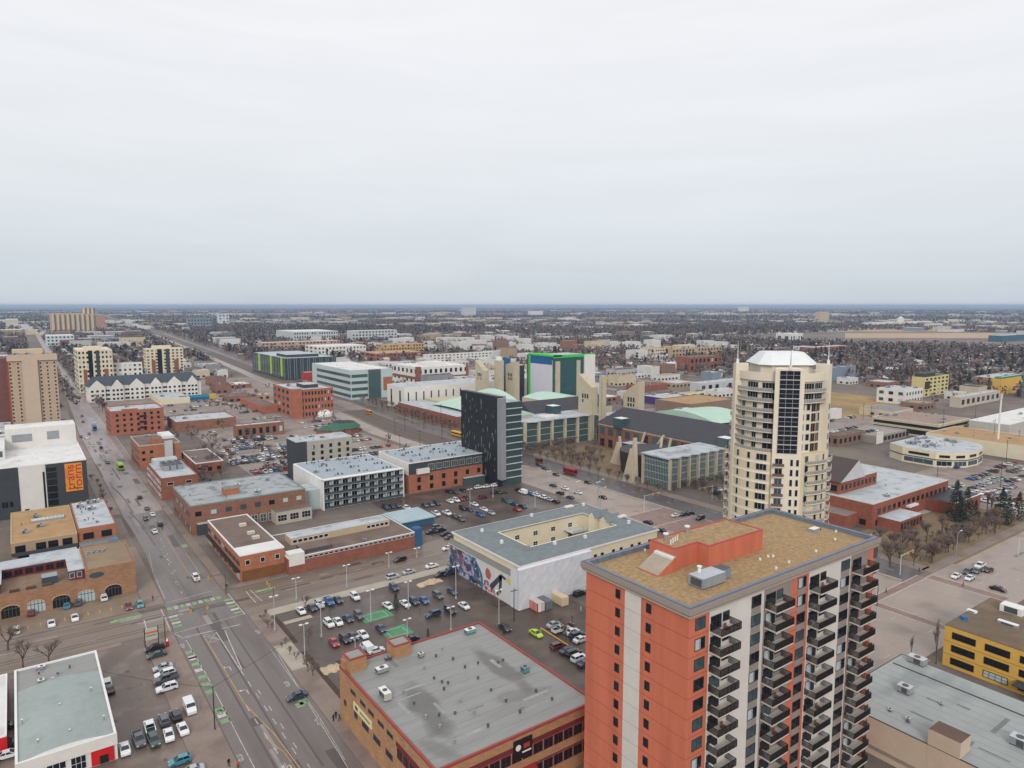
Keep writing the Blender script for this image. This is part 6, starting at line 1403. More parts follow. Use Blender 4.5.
# ================================================================== vehicles
PAINT = {}
COLS = {'W': ('white', (226, 228, 230)), 'K': ('black', (30, 31, 34)), 'G': ('dark grey', (82, 86, 92)), 'S': ('silver', (168, 174, 178)), 'B': ('blue', (38, 92, 156)), 'D': ('dark blue', (40, 56, 82)),
        'R': ('red', (166, 34, 40)), 'T': ('dark green', (46, 70, 68)), 'L': ('lime', (176, 214, 30)), 'M': ('maroon', (104, 36, 46)), 'Y': ('yellow', (226, 168, 40)), 'C': ('teal', (64, 140, 156)), 'A': ('beige', (176, 160, 138))}
def paint(c):
    return M('car_paint_' + COLS[c][0].replace(' ', '_'), COLS[c][1], .28, 0, spec=.5, coat=.6)
TYRE = M('tyre', (28, 28, 28), .9, 0); RIM = M('wheel_rim', (150, 152, 156), .35, 0, metal=.7); CGL = M('car_glass', (26, 32, 38), .06, 0, spec=.6)
LAMP = M('lamp_lens', (220, 224, 226), .15, 0, spec=.6); TAIL = M('tail_lens', (150, 24, 26), .25, 0)
# profile: (x, z) of hull; cabin: (x0 base, x1 top, x2 top, x3 base, z belt, z top)
KIND = {'s': ('sedan', 4.6, .9, [(-2.3, .32), (-2.3, .82), (-2.15, .95), (-1.3, 1.0), (.8, .98), (1.9, .82), (2.25, .66), (2.3, .32)], (-1.55, -.85, .35, 1.15, .97, 1.43)),
        'u': ('suv', 4.7, .94, [(-2.35, .4), (-2.35, 1.0), (-2.25, 1.12), (-1.3, 1.14), (.85, 1.12), (2.0, 1.02), (2.3, .85), (2.35, .4)], (-2.2, -1.9, .35, 1.1, 1.11, 1.72)),
        'h': ('hatchback', 4.1, .88, [(-2.05, .32), (-2.05, .9), (-1.95, 1.0), (-1.2, 1.02), (.8, 1.0), (1.7, .88), (2.0, .7), (2.05, .32)], (-1.9, -1.45, .3, 1.1, .99, 1.5)),
        'p': ('pickup', 5.6, .98, [(-2.8, .5), (-2.8, 1.15), (-2.75, 1.2), (-1.0, 1.2), (1.15, 1.2), (2.5, 1.12), (2.75, .95), (2.8, .5)], (-.95, -.8, .7, 1.35, 1.19, 1.85)),
        'v': ('van', 5.4, 1.0, [(-2.7, .4), (-2.7, 1.3), (-2.65, 2.2), (.9, 2.2), (1.6, 1.6), (2.4, 1.15), (2.65, .95), (2.7, .4)], (.55, .85, .86, 1.75, 1.5, 2.18))}
def car_parts(kind, c):
    nm, L, hw, prof, cab = KIND[kind]; pm = paint(c)
    b = MB(); n = len(prof); ring_ = lambda y, s: [(x * s, y, .62 + (z - .62) * s) for x, z in prof]
    R4 = [ring_(-hw, .93), ring_(-hw + .12, 1), ring_(hw - .12, 1), ring_(hw, .93)]
    for A, B_ in zip(R4, R4[1:]):
        for i in range(n):
            j = (i + 1) % n; b.face([A[i], A[j], B_[j], B_[i]][::-1], pm)
    b.face(R4[0], pm).face(R4[3][::-1], pm)
    x0, x1, x2, x3, zb, zt = cab; w0, w1 = hw - .08, hw - .24
    if kind != 'v':
        b.box(x1, -w1, zt - .04, x2, w1, zt + .02, pm)
        for s in (-1, 1):
            b.tube((x0, s * w0, zb), (x1, s * w1, zt), .06, .05, pm, 4); b.tube((x3, s * w0, zb), (x2, s * w1, zt), .06, .05, pm, 4); b.tube(((x0 + x3) / 2 - .1, s * w0, zb), ((x1 + x2) / 2, s * w1, zt), .06, .05, pm, 4)
    if kind == 'p':
        b.box(-2.7, -.8, 1.19, -1.05, .8, 1.205, BLK); b.box(-2.78, -.98, 1.2, -1.0, -.84, 1.3, pm).box(-2.78, .84, 1.2, -1.0, .98, 1.3, pm)
    g = MB()
    if kind == 'v':
        g.face([(.95, -.85, 2.16), (.95, .85, 2.16), (1.62, .9, 1.62), (1.62, -.9, 1.62)][::-1], CGL)
        for s in (-1, 1): g.box(.2, s * 1.005 - .005, 1.35, 1.3, s * 1.005 + .005, 1.95, CGL)
    else:
        q = [(x0 + .04, zb - .03), (x3 - .04, zb - .03), (x2, zt - .03), (x1, zt - .03)]
        L_ = [(q[0][0], -w0 + .02, q[0][1]), (q[1][0], -w0 + .02, q[1][1]), (q[2][0], -w1, q[2][1]), (q[3][0], -w1, q[3][1])]; R_ = [(x, -y, z) for x, y, z in L_]
        g.face(L_, CGL).face(R_[::-1], CGL)
        for i in (1, 2, 3): j = (i + 1) % 4; g.face([L_[i], R_[i], R_[j], L_[j]], CGL)
    return b, g, nm, L, hw
def wheel_mb():
    b = MB(); k = 12
    for y0, y1, r, m in ((-.11, .11, .33, TYRE), (-.125, .125, .2, RIM)):
        v = len(b.v)
        for y in (y0, y1): b.v += [(r * math.cos(2 * math.pi * i / k), y, r * math.sin(2 * math.pi * i / k)) for i in range(k)]
        mi = b.mi(m); b.f.append(tuple(v + i for i in range(k))); b.f.append(tuple(v + k + i for i in reversed(range(k)))); b.i += [mi, mi]
        for i in range(k):
            j = (i + 1) % k; b.f.append((v + i, v + k + i, v + k + j, v + j)); b.i.append(mi)
    return b
WHEEL = wheel_mb().mesh('wheel'); LMP = MB().box(-.04, -.2, -.08, .04, .2, .08, LAMP).mesh('headlight'); TLP = MB().box(-.04, -.14, -.14, .04, .14, .14, TAIL).mesh('taillight')
CARC = {}
CARQ = []
def car(*a, **k): CARQ.append((math.hypot(a[0], a[1]), len(CARQ), a, k))
def make_car(x, y, kind, c, rz, place, z=.03, group='cars', near=None):
    d = math.hypot(x, y); near = d < 255 if near is None else near
    nm, L, hw = KIND[kind][0], KIND[kind][1], KIND[kind][2]
    lab = f'{COLS[c][0]} {nm} {place}'
    k = (kind, c, near)
    if k not in CARC:
        b, g, *_ = car_parts(kind, c)
        if near: CARC[k] = (b.mesh('body'), g.mesh('window'))
        else:
            for mbx, mt in ((g, CGL),):
                for f, i in zip(mbx.f, mbx.i): b.face([mbx.v[q] for q in f], CGL)
            for sx_ in (-1, 1):
                for s2 in (-1, 1): b.cyl(0, 0, 0, .01, .01, TYRE, 3) if False else b.box(sx_ * L * .31 - .32, s2 * (hw - .1) - .1, .0, sx_ * L * .31 + .32, s2 * (hw - .1) + .11, .62, TYRE)
            b.box(L / 2 - .08, -hw * .9, .6, L / 2 - .02, -hw * .45, .78, LAMP).box(L / 2 - .08, hw * .45, .6, L / 2 - .02, hw * .9, .78, LAMP).box(-L / 2 + .02, -hw * .9, .65, -L / 2 + .06, -hw * .55, .9, TAIL).box(-L / 2 + .02, hw * .55, .65, -L / 2 + .06, hw * .9, .9, TAIL)
            CARC[k] = (b.mesh('car'),)
    me = CARC[k]
    if not near:
        o = ob('parked_car', me[0], None, (x, y, z), rz); tag(o, lab, 'car', group); return o
    t = thing('parked_car', lab, 'car', (x, y, z), group, rz)
    ob('body', me[0], t); ob('window', me[1], t)
    for sx_ in (-1, 1):
        for s2 in (-1, 1): ob('wheel', WHEEL, t, (sx_ * L * .31, s2 * (hw - .1), .33))
    zl = .68 if kind in 'sh' else .85
    for s2 in (-1, 1):
        ob('headlight', LMP, t, (L / 2 - .06, s2 * hw * .68, zl)); ob('taillight', TLP, t, (-L / 2 + .05, s2 * hw * .72, zl + .05))
    return t
DIR = {'x': 0, 'X': math.pi, 'y': math.pi / 2, 'Y': -math.pi / 2}
def cars(place, group, lst, near=None):
    for px, py, kd, c, d in lst:
        x, y = P(px, py + 1.5); car(x, y, kd, c, DIR[d] + RND.uniform(-.05, .05), place, group=group, near=near)
cars('beside the auto shop', 'cars beside the auto shop', [(155, 649, 'u', 'K', 'X'), (157, 655.5, 's', 'T', 'X'), (163, 668, 's', 'S', 'X'), (165, 675, 'u', 'W', 'X'), (166, 680, 'p', 'G', 'X'), (167, 689, 'u', 'W', 'X'), (190, 709, 'v', 'W', 'Y'), (176, 717, 'u', 'K', 'y'), (164, 721, 'u', 'G', 'y'), (150, 729, 'p', 'W', 'y'), (139, 741, 'p', 'G', 'Y'), (154, 742, 'u', 'T', 'Y'), (169, 736, 's', 'W', 'Y'), (183, 730, 's', 'W', 'Y'), (125, 750, 's', 'W', 'Y'), (180, 762, 'h', 'C', 'X'), (192, 772, 's', 'S', 'X'), (107, 684, 'u', 'W', 'y'), (110, 690, 's', 'K', 'y'), (6, 745, 's', 'G', 'x'), (8, 756, 's', 'W', 'x'), (4, 728, 'h', 'T', 'x')])
cars('before the arched brick building', 'cars before the arched building', [(16, 631, 'u', 'W', 'y'), (31, 613, 's', 'M', 'y'), (51.5, 624, 's', 'W', 'Y'), (75, 618, 's', 'W', 'Y'), (67, 606, 'h', 'C', 'y'), (78, 603, 'u', 'G', 'y'), (104, 598, 'u', 'W', 'y'), (129, 607, 's', 'M', 'Y'), (140, 605, 'h', 'C', 'Y')])
cars('driving on the main street', 'cars on the main street', [(196, 578, 'u', 'W', 'Y'), (139.5, 497, 'u', 'K', 'y'), (147, 508, 's', 'G', 'y'), (152.5, 514, 's', 'W', 'y'), (146, 518, 's', 'K', 'Y'), (160, 524, 'u', 'K', 'y'), (154.5, 531, 's', 'W', 'y'), (108, 462, 's', 'D', 'Y'), (101, 447, 'u', 'K', 'y'), (87, 437, 's', 'W', 'Y'), (89, 433, 's', 'R', 'Y'), (81, 436, 's', 'K', 'Y'), (83, 421, 's', 'K', 'Y'), (93.5, 445, 's', 'S', 'Y'), (94, 422, 's', 'W', 'y'), (82, 415, 's', 'D', 'Y'), (64, 419, 's', 'D', 'Y')])
cars('turning out onto the street', 'cars on the main street', [(297, 697, 's', 'D', 'X')])
LB = 'in the brown lot'
cars(LB, 'cars in the brown lot', [(301, 611, 's', 'W', 'Y'), (312, 608, 's', 'D', 'Y'), (319.5, 605, 'u', 'S', 'Y'), (329, 602, 'p', 'B', 'Y'), (338, 600, 's', 'T', 'Y'), (355, 597, 'u', 'W', 'Y'), (329, 624, 'u', 'W', 'Y'), (338, 622, 's', 'W', 'Y'), (348, 619, 's', 'D', 'Y'), (359, 616, 'u', 'G', 'Y'), (334, 643, 's', 'R', 'Y'), (345, 640, 'u', 'K', 'Y'), (353, 637, 's', 'D', 'Y'), (363, 635, 's', 'W', 'Y'), (381, 629, 's', 'D', 'Y'), (388, 606, 's', 'W', 'Y'), (405, 604, 's', 'W', 'Y'), (414, 602, 'u', 'D', 'Y'), (424, 600.5, 's', 'B', 'Y'), (438, 596, 'u', 'G', 'Y'), (452, 591.5, 's', 'D', 'Y'), (433, 615, 'u', 'D', 'X'), (450, 611, 'u', 'K', 'Y'), (464, 606, 's', 'W', 'Y'), (394, 588, 'u', 'D', 'Y'), (441, 575, 'u', 'K', 'X'), (450, 573, 'v', 'D', 'X'), (411, 640, 's', 'K', 'X'), (362, 654, 's', 'K', 'y'), (376, 651, 's', 'W', 'x'), (367, 649, 'v', 'W', 'y'), (505, 628, 's', 'K', 'Y')])
cars('driving on the cross street', 'cars on the cross street', [(400, 560, 'u', 'K', 'X'), (432, 566, 's', 'W', 'x'), (409, 572, 's', 'S', 'x'), (393, 577, 'u', 'S', 'x'), (448, 548, 's', 'W', 'X')])
cars('by the blue factory sign tower', 'cars by the sign tower', [(431, 532, 's', 'D', 'x'), (441, 530, 'u', 'K', 'x'), (446, 534, 's', 'K', 'x'), (437, 527, 'u', 'G', 'x'), (450, 537, 's', 'G', 'x')])
cars('under the yellow barrier', 'cars behind the orange tower', [(536, 634, 's', 'L', 'Y')])
cars('behind the orange tower', 'cars behind the orange tower', [(554, 625, 's', 'S', 'x'), (561, 630, 'p', 'W', 'x'), (566, 626, 's', 'M', 'x'), (572, 632, 's', 'W', 'x'), (577, 636, 'u', 'D', 'x'), (581, 640, 's', 'W', 'x'), (558, 647, 'u', 'M', 'x'), (567, 651, 's', 'D', 'x'), (573, 654, 'u', 'K', 'x'), (579, 659, 'u', 'W', 'x'), (585, 664, 's', 'D', 'x'), (580, 594, 'u', 'K', 'x')])
cars('at the right hand junction', 'cars at the right junction', [(956, 576, 's', 'W', 'X'), (969.5, 578, 's', 'W', 'X'), (967.5, 572, 'u', 'T', 'X'), (980, 566, 'p', 'W', 'X'), (988, 570, 's', 'K', 'X'), (977, 571, 's', 'G', 'X'), (998, 589, 's', 'K', 'Y')])
cars('on the avenue', 'cars on the avenue', [(539, 464, 's', 'K', 'Y'), (545, 468, 's', 'K', 'Y'), (556, 474, 's', 'K', 'Y'), (603, 497, 's', 'K', 'Y'), (588, 482, 's', 'K', 'Y'), (553, 485, 's', 'D', 'y'), (565, 488, 's', 'W', 'y'), (578, 492, 's', 'W', 'y'), (560, 493, 'u', 'K', 'y'), (570, 497, 's', 'D', 'y'), (676, 515, 's', 'W', 'x'), (684, 514, 's', 'D', 'x'), (690, 513, 's', 'K', 'x'), (700, 518, 'u', 'K', 'X'), (648, 522, 's', 'K', 'y'), (661, 530, 's', 'K', 'y'), (547, 440, 's', 'K', 'y'), (716, 493, 'u', 'D', 'y'), (718, 489, 's', 'W', 'y')], False)
cars('north of the mural building', 'cars north of the mural building', [(407, 508, 'u', 'W', 'Y'), (425, 505, 's', 'D', 'Y'), (431, 504, 's', 'G', 'Y'), (437, 503, 'u', 'D', 'Y'), (450, 501, 's', 'W', 'Y'), (456, 500, 'u', 'W', 'Y'), (461, 498.5, 's', 'R', 'Y'), (466, 497.5, 's', 'T', 'Y'), (483, 497, 'u', 'M', 'x'), (463, 508, 'u', 'K', 'Y'), (469.5, 509.5, 's', 'D', 'Y'), (474.5, 504, 's', 'W', 'Y'), (484, 509, 's', 'W', 'Y'), (480, 514.5, 'u', 'B', 'Y'), (491, 512.5, 's', 'S', 'Y'), (436, 513.5, 'p', 'W', 'Y'), (447, 513, 'p', 'W', 'Y'), (455, 516, 's', 'G', 'Y'), (461, 519, 'u', 'G', 'Y'), (505, 500, 'u', 'T', 'Y'), (510, 502, 's', 'C', 'Y'), (515, 504, 's', 'D', 'Y'), (517, 509, 's', 'R', 'Y'), (523, 506, 's', 'K', 'Y'), (479, 487, 'u', 'W', 'x'), (487, 486, 's', 'W', 'x'), (496, 485, 'u', 'W', 'x'), (504, 483, 's', 'W', 'x'), (519, 490, 'u', 'K', 'y'), (523, 492, 'v', 'W', 'y'), (530, 493, 's', 'B', 'y'), (537, 495, 's', 'W', 'y'), (543, 497, 'u', 'W', 'y'), (549, 499, 's', 'S', 'y'), (556, 501, 's', 'K', 'y'), (449, 491, 's', 'K', 'Y'), (455, 492, 'u', 'T', 'Y'), (463, 490, 's', 'D', 'Y'), (495, 492, 's', 'K', 'x'), (503, 492, 'u', 'G', 'x'), (392, 506, 's', 'K', 'Y'), (398, 505, 's', 'G', 'Y'), (386, 507, 'u', 'D', 'Y')], False)
def lot_rows(place, group, rows, fill=.8, pal='WWWWSSKKGGDDBRTMA'):
    for x0, y0, n, ax in rows:
        for k in range(n):
            if RND.random() > fill: continue
            x, y = (x0 + k * 2.75, y0) if ax in 'yY' else (x0, y0 + k * 2.75)
            car(x + RND.uniform(-.1, .1), y + RND.uniform(-.3, .3), RND.choice('sssuuhpp'), RND.choice(pal), DIR[ax], place, .04, group, False)
lot_rows('in the crowded pale lot', 'cars behind the long brick block', [(101, 351, 3, 'y'), (101, 362, 9, 'y'), (100, 376, 12, 'y'), (112, 389, 14, 'Y'), (96, 406, 12, 'y'), (100, 420, 18, 'y'), (92, 436, 6, 'Y'), (120, 436, 12, 'Y'), (104, 458, 9, 'Y'), (101, 356.5, 6, 'y'), (100, 381.5, 12, 'Y'), (112, 394.5, 14, 'y'), (96, 411.5, 12, 'Y'), (118, 425.5, 10, 'Y'), (100, 446, 14, 'y')], .88)
lot_rows('in the lot beside the rail tracks', 'cars beside the tracks', [(158, 372, 10, 'y'), (152, 385, 12, 'Y'), (160, 402, 12, 'y'), (165, 430, 10, 'y'), (160, 446, 12, 'Y')], .75)
lot_rows('near the orange office', 'cars near the orange office', [(100, 520, 14, 'y'), (120, 540, 16, 'Y'), (70, 600, 16, 'y'), (90, 640, 14, 'y'), (120, 660, 14, 'Y'), (170, 500, 10, 'y')], .6)
lot_rows('before the cream warehouse', 'cars in the right hand lot', [(352, 112, 9, 'y'), (352, 119, 10, 'y'), (372, 130, 11, 'Y'), (380, 140, 13, 'y'), (398, 148, 12, 'y'), (430, 142, 8, 'Y'), (352, 126, 12, 'y'), (356, 134, 10, 'Y'), (390, 120, 14, 'y'), (400, 112, 14, 'Y'), (420, 126, 12, 'y'), (405, 134, 12, 'Y'), (440, 150, 8, 'y'), (360, 146, 10, 'y'), (420, 158, 10, 'x'), (360, 106, 8, 'Y')], .7)
lot_rows('by the flat pavilion', 'cars by the flat pavilion', [(470, 196, 10, 'x'), (440, 262, 14, 'y'), (452, 282, 14, 'y'), (500, 290, 18, 'y')], .7)
lot_rows('in the busy lots by the green roofed pub', 'cars in the busy lots', [(112, 470, 16, 'y'), (104, 482, 14, 'Y'), (170, 470, 12, 'y'), (172, 482, 12, 'Y'), (172, 520, 12, 'y'), (150, 560, 8, 'y'), (150, 600, 10, 'y'), (60, 620, 6, 'x'), (86, 600, 16, 'y'), (86, 612, 16, 'Y'), (70, 680, 16, 'y'), (130, 690, 16, 'y'), (140, 720, 16, 'y'), (160, 640, 14, 'y'), (220, 640, 8, 'y')], .75)
lot_rows('in the lots around the yellow condo', 'cars near the yellow condo', [(610, 250, 12, 'x'), (640, 300, 14, 'y'), (560, 270, 16, 'y'), (500, 300, 16, 'y'), (520, 330, 16, 'Y'), (600, 200, 12, 'x'), (650, 220, 14, 'y'), (350, 330, 12, 'y'), (370, 350, 14, 'Y'), (400, 400, 14, 'y'), (380, 420, 14, 'y'), (430, 460, 16, 'y')], .7)
def upper_deck():
    for k in range(14):
        if RND.random() < .8: car(443 + (k % 7) * 5, 236 + (k // 7) * 14, RND.choice('su'), RND.choice('WWSKGD'), DIR['y'], 'on the parkade roof deck', 4.78, 'cars on the parkade deck', False)
upper_deck()
CARQ.sort(); CS = MB()
for n_, (d_, _, a_, k_) in enumerate(CARQ):
    if n_ < 296: make_car(*a_, **k_); continue
    b_ = car_parts(a_[2], a_[3]); mt_ = Matrix.Translation((a_[0], a_[1], k_.get('z', a_[6] if len(a_) > 6 else .04))) @ Matrix.Rotation(a_[4], 4, 'Z')
    for q_ in b_[:2]:
        v0 = len(CS.v); CS.v += [tuple(mt_ @ Vector(v)) for v in q_.v]; CS.f += [tuple(v0 + i for i in f) for f in q_.f]; CS.i += [CS.mi(q_.m[i]) for i in q_.i]
o = CS.build('distant_parked_cars'); o['kind'] = 'stuff'; o['label'] = 'far rows of parked cars in the distant lots'
def bus(px, py, c, L, rz, nm, lab, cat, hh=3.1, w=1.25):
    x, y = P(px, py); t = thing(nm, lab, cat, (x, y, .04), None, rz); m = M('paint_' + nm + str(int(px)), c, .4, .05)
    MB().box(-L / 2, -w, .45, L / 2, w, hh, m, m).box(-L / 2 + .4, -w + .3, hh, L / 2 - .4, w - .3, hh + .15, m).build('body', t)
    b = MB(); b.box(-L / 2 + .3, -w - .02, 1.5, L / 2 - .3, -w - .003, 2.5, CGL).box(-L / 2 + .3, w + .003, 1.5, L / 2 - .3, w + .02, 2.5, CGL).box(L / 2 + .003, -w + .15, 1.3, L / 2 + .02, w - .15, 2.7, CGL); b.build('window', t)
    for sx_ in (-.3, .32):
        for s in (-1, 1): o = ob('wheel', WHEEL, t, (sx_ * L, s * (w - .1), .45)); o.scale = (1.4, 1.2, 1.4)
bus(120.5, 469, (168, 206, 36), 9, DIR['Y'], 'lime_bus', 'lime green bus driving down the main street', 'bus')
bus(94.5, 430, (54, 120, 178), 9, DIR['Y'], 'blue_truck', 'blue box truck far up the main street', 'truck', 3.6)
bus(570, 474, (164, 44, 52), 9, DIR['Y'], 'red_bus', 'red and white bus on the dark avenue beside the campus park', 'bus')
bus(539, 463, (136, 48, 56), 4.6, DIR['Y'], 'red_van', 'red van following behind the red bus on the avenue', 'van', 2.2, .95)
bus(457, 436, (232, 170, 46), 12, DIR['Y'], 'yellow_bus', 'yellow school bus at the foot of the black tower', 'bus')
bus(1018, 432, (190, 220, 40), 6, DIR['x'], 'lime_truck', 'lime green truck by the poles at the right edge', 'truck') if False else bus(1017, 436, (190, 220, 40), 6, DIR['x'], 'lime_truck', 'lime green truck by the poles at the right edge', 'truck')
bus(369, 414, (226, 150, 60), 8, DIR['Y'], 'orange_truck', 'orange truck near the green roofed pub', 'truck')
# ================================================================== lamps, signals, poles, people
def lamp(px, py, ty, lab, heads=2, col=None):
    x, y = P(px, py); h = hat(x, y, ty); m = col or M('pole_grey', (190, 192, 194), .5, .05)
    t = thing('street_lamp', lab, 'street lamp', (x, y, 0), 'lamp posts')
    MB().cyl(0, 0, 0, .7, .35, CON, 8).cyl(0, 0, .7, h, .13, m, 8, .09).build('pole', t)
    for s in ((-1, 1) if heads == 2 else (1,)):
        b = MB().box(min(0, s * .8), -.06, h - .12, max(0, s * .8), .06, h, m).box(s * .8 - .38, -.25, h - .16, s * .8 + .38, .25, h + .06, WHT); b.build('lamp_head', t)
for px, py, ty in ((275, 631, 596), (305, 661, 624), (296.5, 601, 578), (347, 588, 565), (389, 568, 552.5), (417, 558, 548), (371, 622, 590), (408.5, 609, 581.5), (407.5, 641, 619), (321.5, 637, 603), (355.5, 659, 637), (451, 631, 607), (456, 599, 566), (499, 626, 590)):
    lamp(px, py, ty, 'double headed pale lamp post in the brown parking lot')
for px, py, ty in ((470, 509, 489), (493, 497, 484), (535, 508, 492), (578, 500, 481), (549, 484, 471), (598, 499, 482)): lamp(px, py, ty, 'lamp post in the lot or verge north of the mural building')
for px, py, ty in ((956, 557, 532), (865, 560, 536), (598, 505, 480), (600, 520, 488)):
    x, y = P(px, py); h = hat(x, y, ty); t = thing('street_lamp', 'curved arm street lamp beside the avenue or right hand road', 'street lamp', (x, y, 0), 'curved lamps')
    b = MB().cyl(0, 0, 0, h - 1.5, .12, GRY, 6); pts = [(0, 0, h - 1.5), (.4, 0, h - .6), (1.2, 0, h - .1), (2.6, 0, h)]
    for p, q in zip(pts, pts[1:]): b.tube(p, q, .09, .08, GRY, 5)
    b.build('pole', t); MB().box(2.4, -.2, h - .15, 3.3, .2, h + .05, WHT).build('lamp_head', t)
def pole(px, py, ty, lab, m=None, r=.14, cat='pole', nm='utility_pole', cross=True):
    x, y = P(px, py); h = hat(x, y, ty); t = thing(nm, lab, cat, (x, y, 0), 'utility poles')
    MB().cyl(0, 0, 0, h, r, m or M('pole_dark', (58, 54, 52), .8, .1), 8, r * .75).build('shaft', t)
    if cross: MB().box(-1.1, -.08, h - .9, 1.1, .08, h - .72, M('pole_dark', (1, 1, 1))).build('cross_arm', t)
    return x, y, h
p1 = pole(215, 730, 686, 'dark utility pole on the west pavement carrying the wire over the street', cross=False)
pole(199.5, 719, 672, 'thin grey pole beside the west pavement', GRY, .09, cross=False)
pole(514, 621, 588, 'dark wooden pole in front of the sheeted corner of the mural building'); 
for px, py, ty in ((942, 439, 409), (993, 448, 419), (1006, 462, 440), (1018, 449, 430), (975, 421, 405), (863, 420, 403), (871, 419, 405), (1000, 490, 462), (937, 480, 462)): pole(px, py, ty, 'dark utility pole in the right hand district')
for px, py, ty in ((395, 436, 418), (405, 431, 414), (424, 428, 412), (441, 424, 404), (420, 446, 430), (400, 452, 434), (442, 440, 424), (412, 424, 408)): pole(px, py, ty, 'dark catenary pole along the rail tracks', cross=True)
def wire(a, bb, sag, nm, lab):
    b = MB(); A = Vector(a); B_ = Vector(bb); n = 12
    pt = [A.lerp(B_, k / n) - Vector((0, 0, sag * 4 * (k / n) * (1 - k / n))) for k in range(n + 1)]
    for p, q in zip(pt, pt[1:]): b.tube(p, q, .035, .035, BLK, 4)
    tag(b.build(nm), lab, 'wire')
p2 = P(304, 664); wire((p1[0], p1[1], p1[2] - .2), (p2[0] + .2, p2[1], 9.0), .3, 'overhead_wire', 'black overhead wire crossing the main street from the dark pole')
p3 = P(120, 712); wire((p1[0], p1[1], p1[2] - .3), (11.7, 178, 6.2), .5, 'overhead_wire', 'black overhead wire from the dark pole to the auto shop')
# traffic signals with mast arms
def signal(px, py, hh, arm, ax, lab, m=None, sign=None):
    x, y = P(px, py); t = thing('traffic_signal', lab, 'traffic signal', (x, y, 0), 'traffic signals'); m = m or DGR
    MB().cyl(0, 0, 0, hh, .14, m, 8, .1).build('pole', t)
    b = MB(); e = (arm, 0) if ax == 'x' else (0, arm); b.tube((0, 0, hh - .4), (e[0], e[1], hh), .09, .06, m, 6); b.build('mast_arm', t)
    for f in (.55, .9): MB().box(e[0] * f - .22, e[1] * f - .22, hh - 1.0, e[0] * f + .22, e[1] * f + .22, hh + .2, M('signal_yellow', (206, 160, 50), .6, .05), BLK).cyl(e[0] * f, e[1] * f, hh - 1.02, hh - 1.0, .1, BLK, 6).build('signal_head', t)
    if sign: MB().box(.3, -.35, hh - 4.4, .36, .35, hh - 1.2, sign).build('sign_panel', t)
signal(165.5, 643, 7.6, 12, 'x', 'traffic signal with long arm and yellow banner beside the auto shop lot', sign=M('banner_yellow', (222, 160, 44), .7, .05))
signal(226, 594, 7, -9, 'x', 'traffic signal at the corner brick block reaching over the main street'); signal(274, 607, 6, 7, 'y', 'traffic signal at the east corner of the cross street')
WP = M('pole_white', (206, 206, 206), .5, .04)
signal(712, 500, 7, -10, 'x', 'white traffic signal arm at the avenue corner by the round tower', WP); signal(644, 512, 7.5, 10, 'x', 'white traffic signal with red heads where the avenue meets the cross street', WP)
signal(900, 575, 7, 9, 'x', 'white traffic signal arm at the far right hand junction corner', WP); signal(877, 606, 7, 9, 'y', 'traffic signal pole at the near right hand junction corner', DGR); signal(1018, 556, 7, -10, 'y', 'white traffic signal arm over the right hand road', WP)
x, y = P(152, 645); t = thing('sign_frame', 'pale roadside sign with orange band in a dark post frame', 'sign', (x, y, 0)); MB().box(-1.7, -.1, 0, -1.5, .1, 5, BLK).box(1.5, -.1, 0, 1.7, .1, 5, BLK).build('post', t); MB().box(-1.49, -.1, 1.6, 1.49, .1, 4.8, M('sign_pale', (190, 188, 176), .7, .06)).box(-1.49, -.13, 3.3, 1.49, -.101, 3.9, M('sign_orange', (214, 116, 62), .7, 0)).box(-1.2, -.12, 2.6, 1.2, -.101, 2.9, M('sign_teal', (96, 128, 118), .7, 0)).build('sign_board', t)
x, y = P(167.5, 647); t = thing('hydrant_bag', 'red covered post with white top at the street corner', 'post', (x, y, 0)); MB().cyl(0, 0, 0, 1.7, .42, M('post_red', (180, 40, 60), .6, .05), 8).cyl(0, 0, 1.7, 2.3, .3, WHT, 8, .15).build('post', t)
# yellow barrier gantry by the lime car
x, y = P(557, 637); t = thing('barrier_beam', 'yellow tubular barrier frame behind the lime green car', 'barrier', (x, y, 0)); b = MB(); m = M('barrier_yellow', (222, 178, 60), .6, .06)
A, B_ = P(541, 628, 1.5), P(568, 645, 1.5)
b.tube((A[0] - x, A[1] - y, 1.5), (B_[0] - x, B_[1] - y, 1.5), .14, .14, m, 6)
for p in (A, B_): b.tube((p[0] - x, p[1] - y, 0), (p[0] - x, p[1] - y, 1.6), .14, .14, m, 6)
b.build('frame', t)
# heap of pale gravel
for px, py, L_, w, hh, rz, lab in ((430, 583, 9, 3, 1.3, 0, 'long heap of pale sand at the lot edge beside the mural'), (331, 669, 5, 4, .8, 0, 'pale gravel patch heap at the lot corner by the brick store')):
    x, y = P(px, py); b = MB(); n, k = 14, 6; r = random.Random(int(px)); m = M('sand_pale', (196, 176, 146), .95, .15, .6)
    pt = [[((i / n - .5) * L_, (j / k - .5) * w * (1 + .2 * math.sin(i)), hh * math.sin(math.pi * i / n) ** .7 * math.sin(math.pi * j / k) * r.uniform(.75, 1.1) if 0 < i < n and 0 < j < k else -.02) for j in range(k + 1)] for i in range(n + 1)]
    for i in range(n):
        for j in range(k): b.face([pt[i][j], pt[i + 1][j], pt[i + 1][j + 1], pt[i][j + 1]], m)
    tag(b.build('sand_heap', None, (x, y, .02)), lab, 'sand heap')
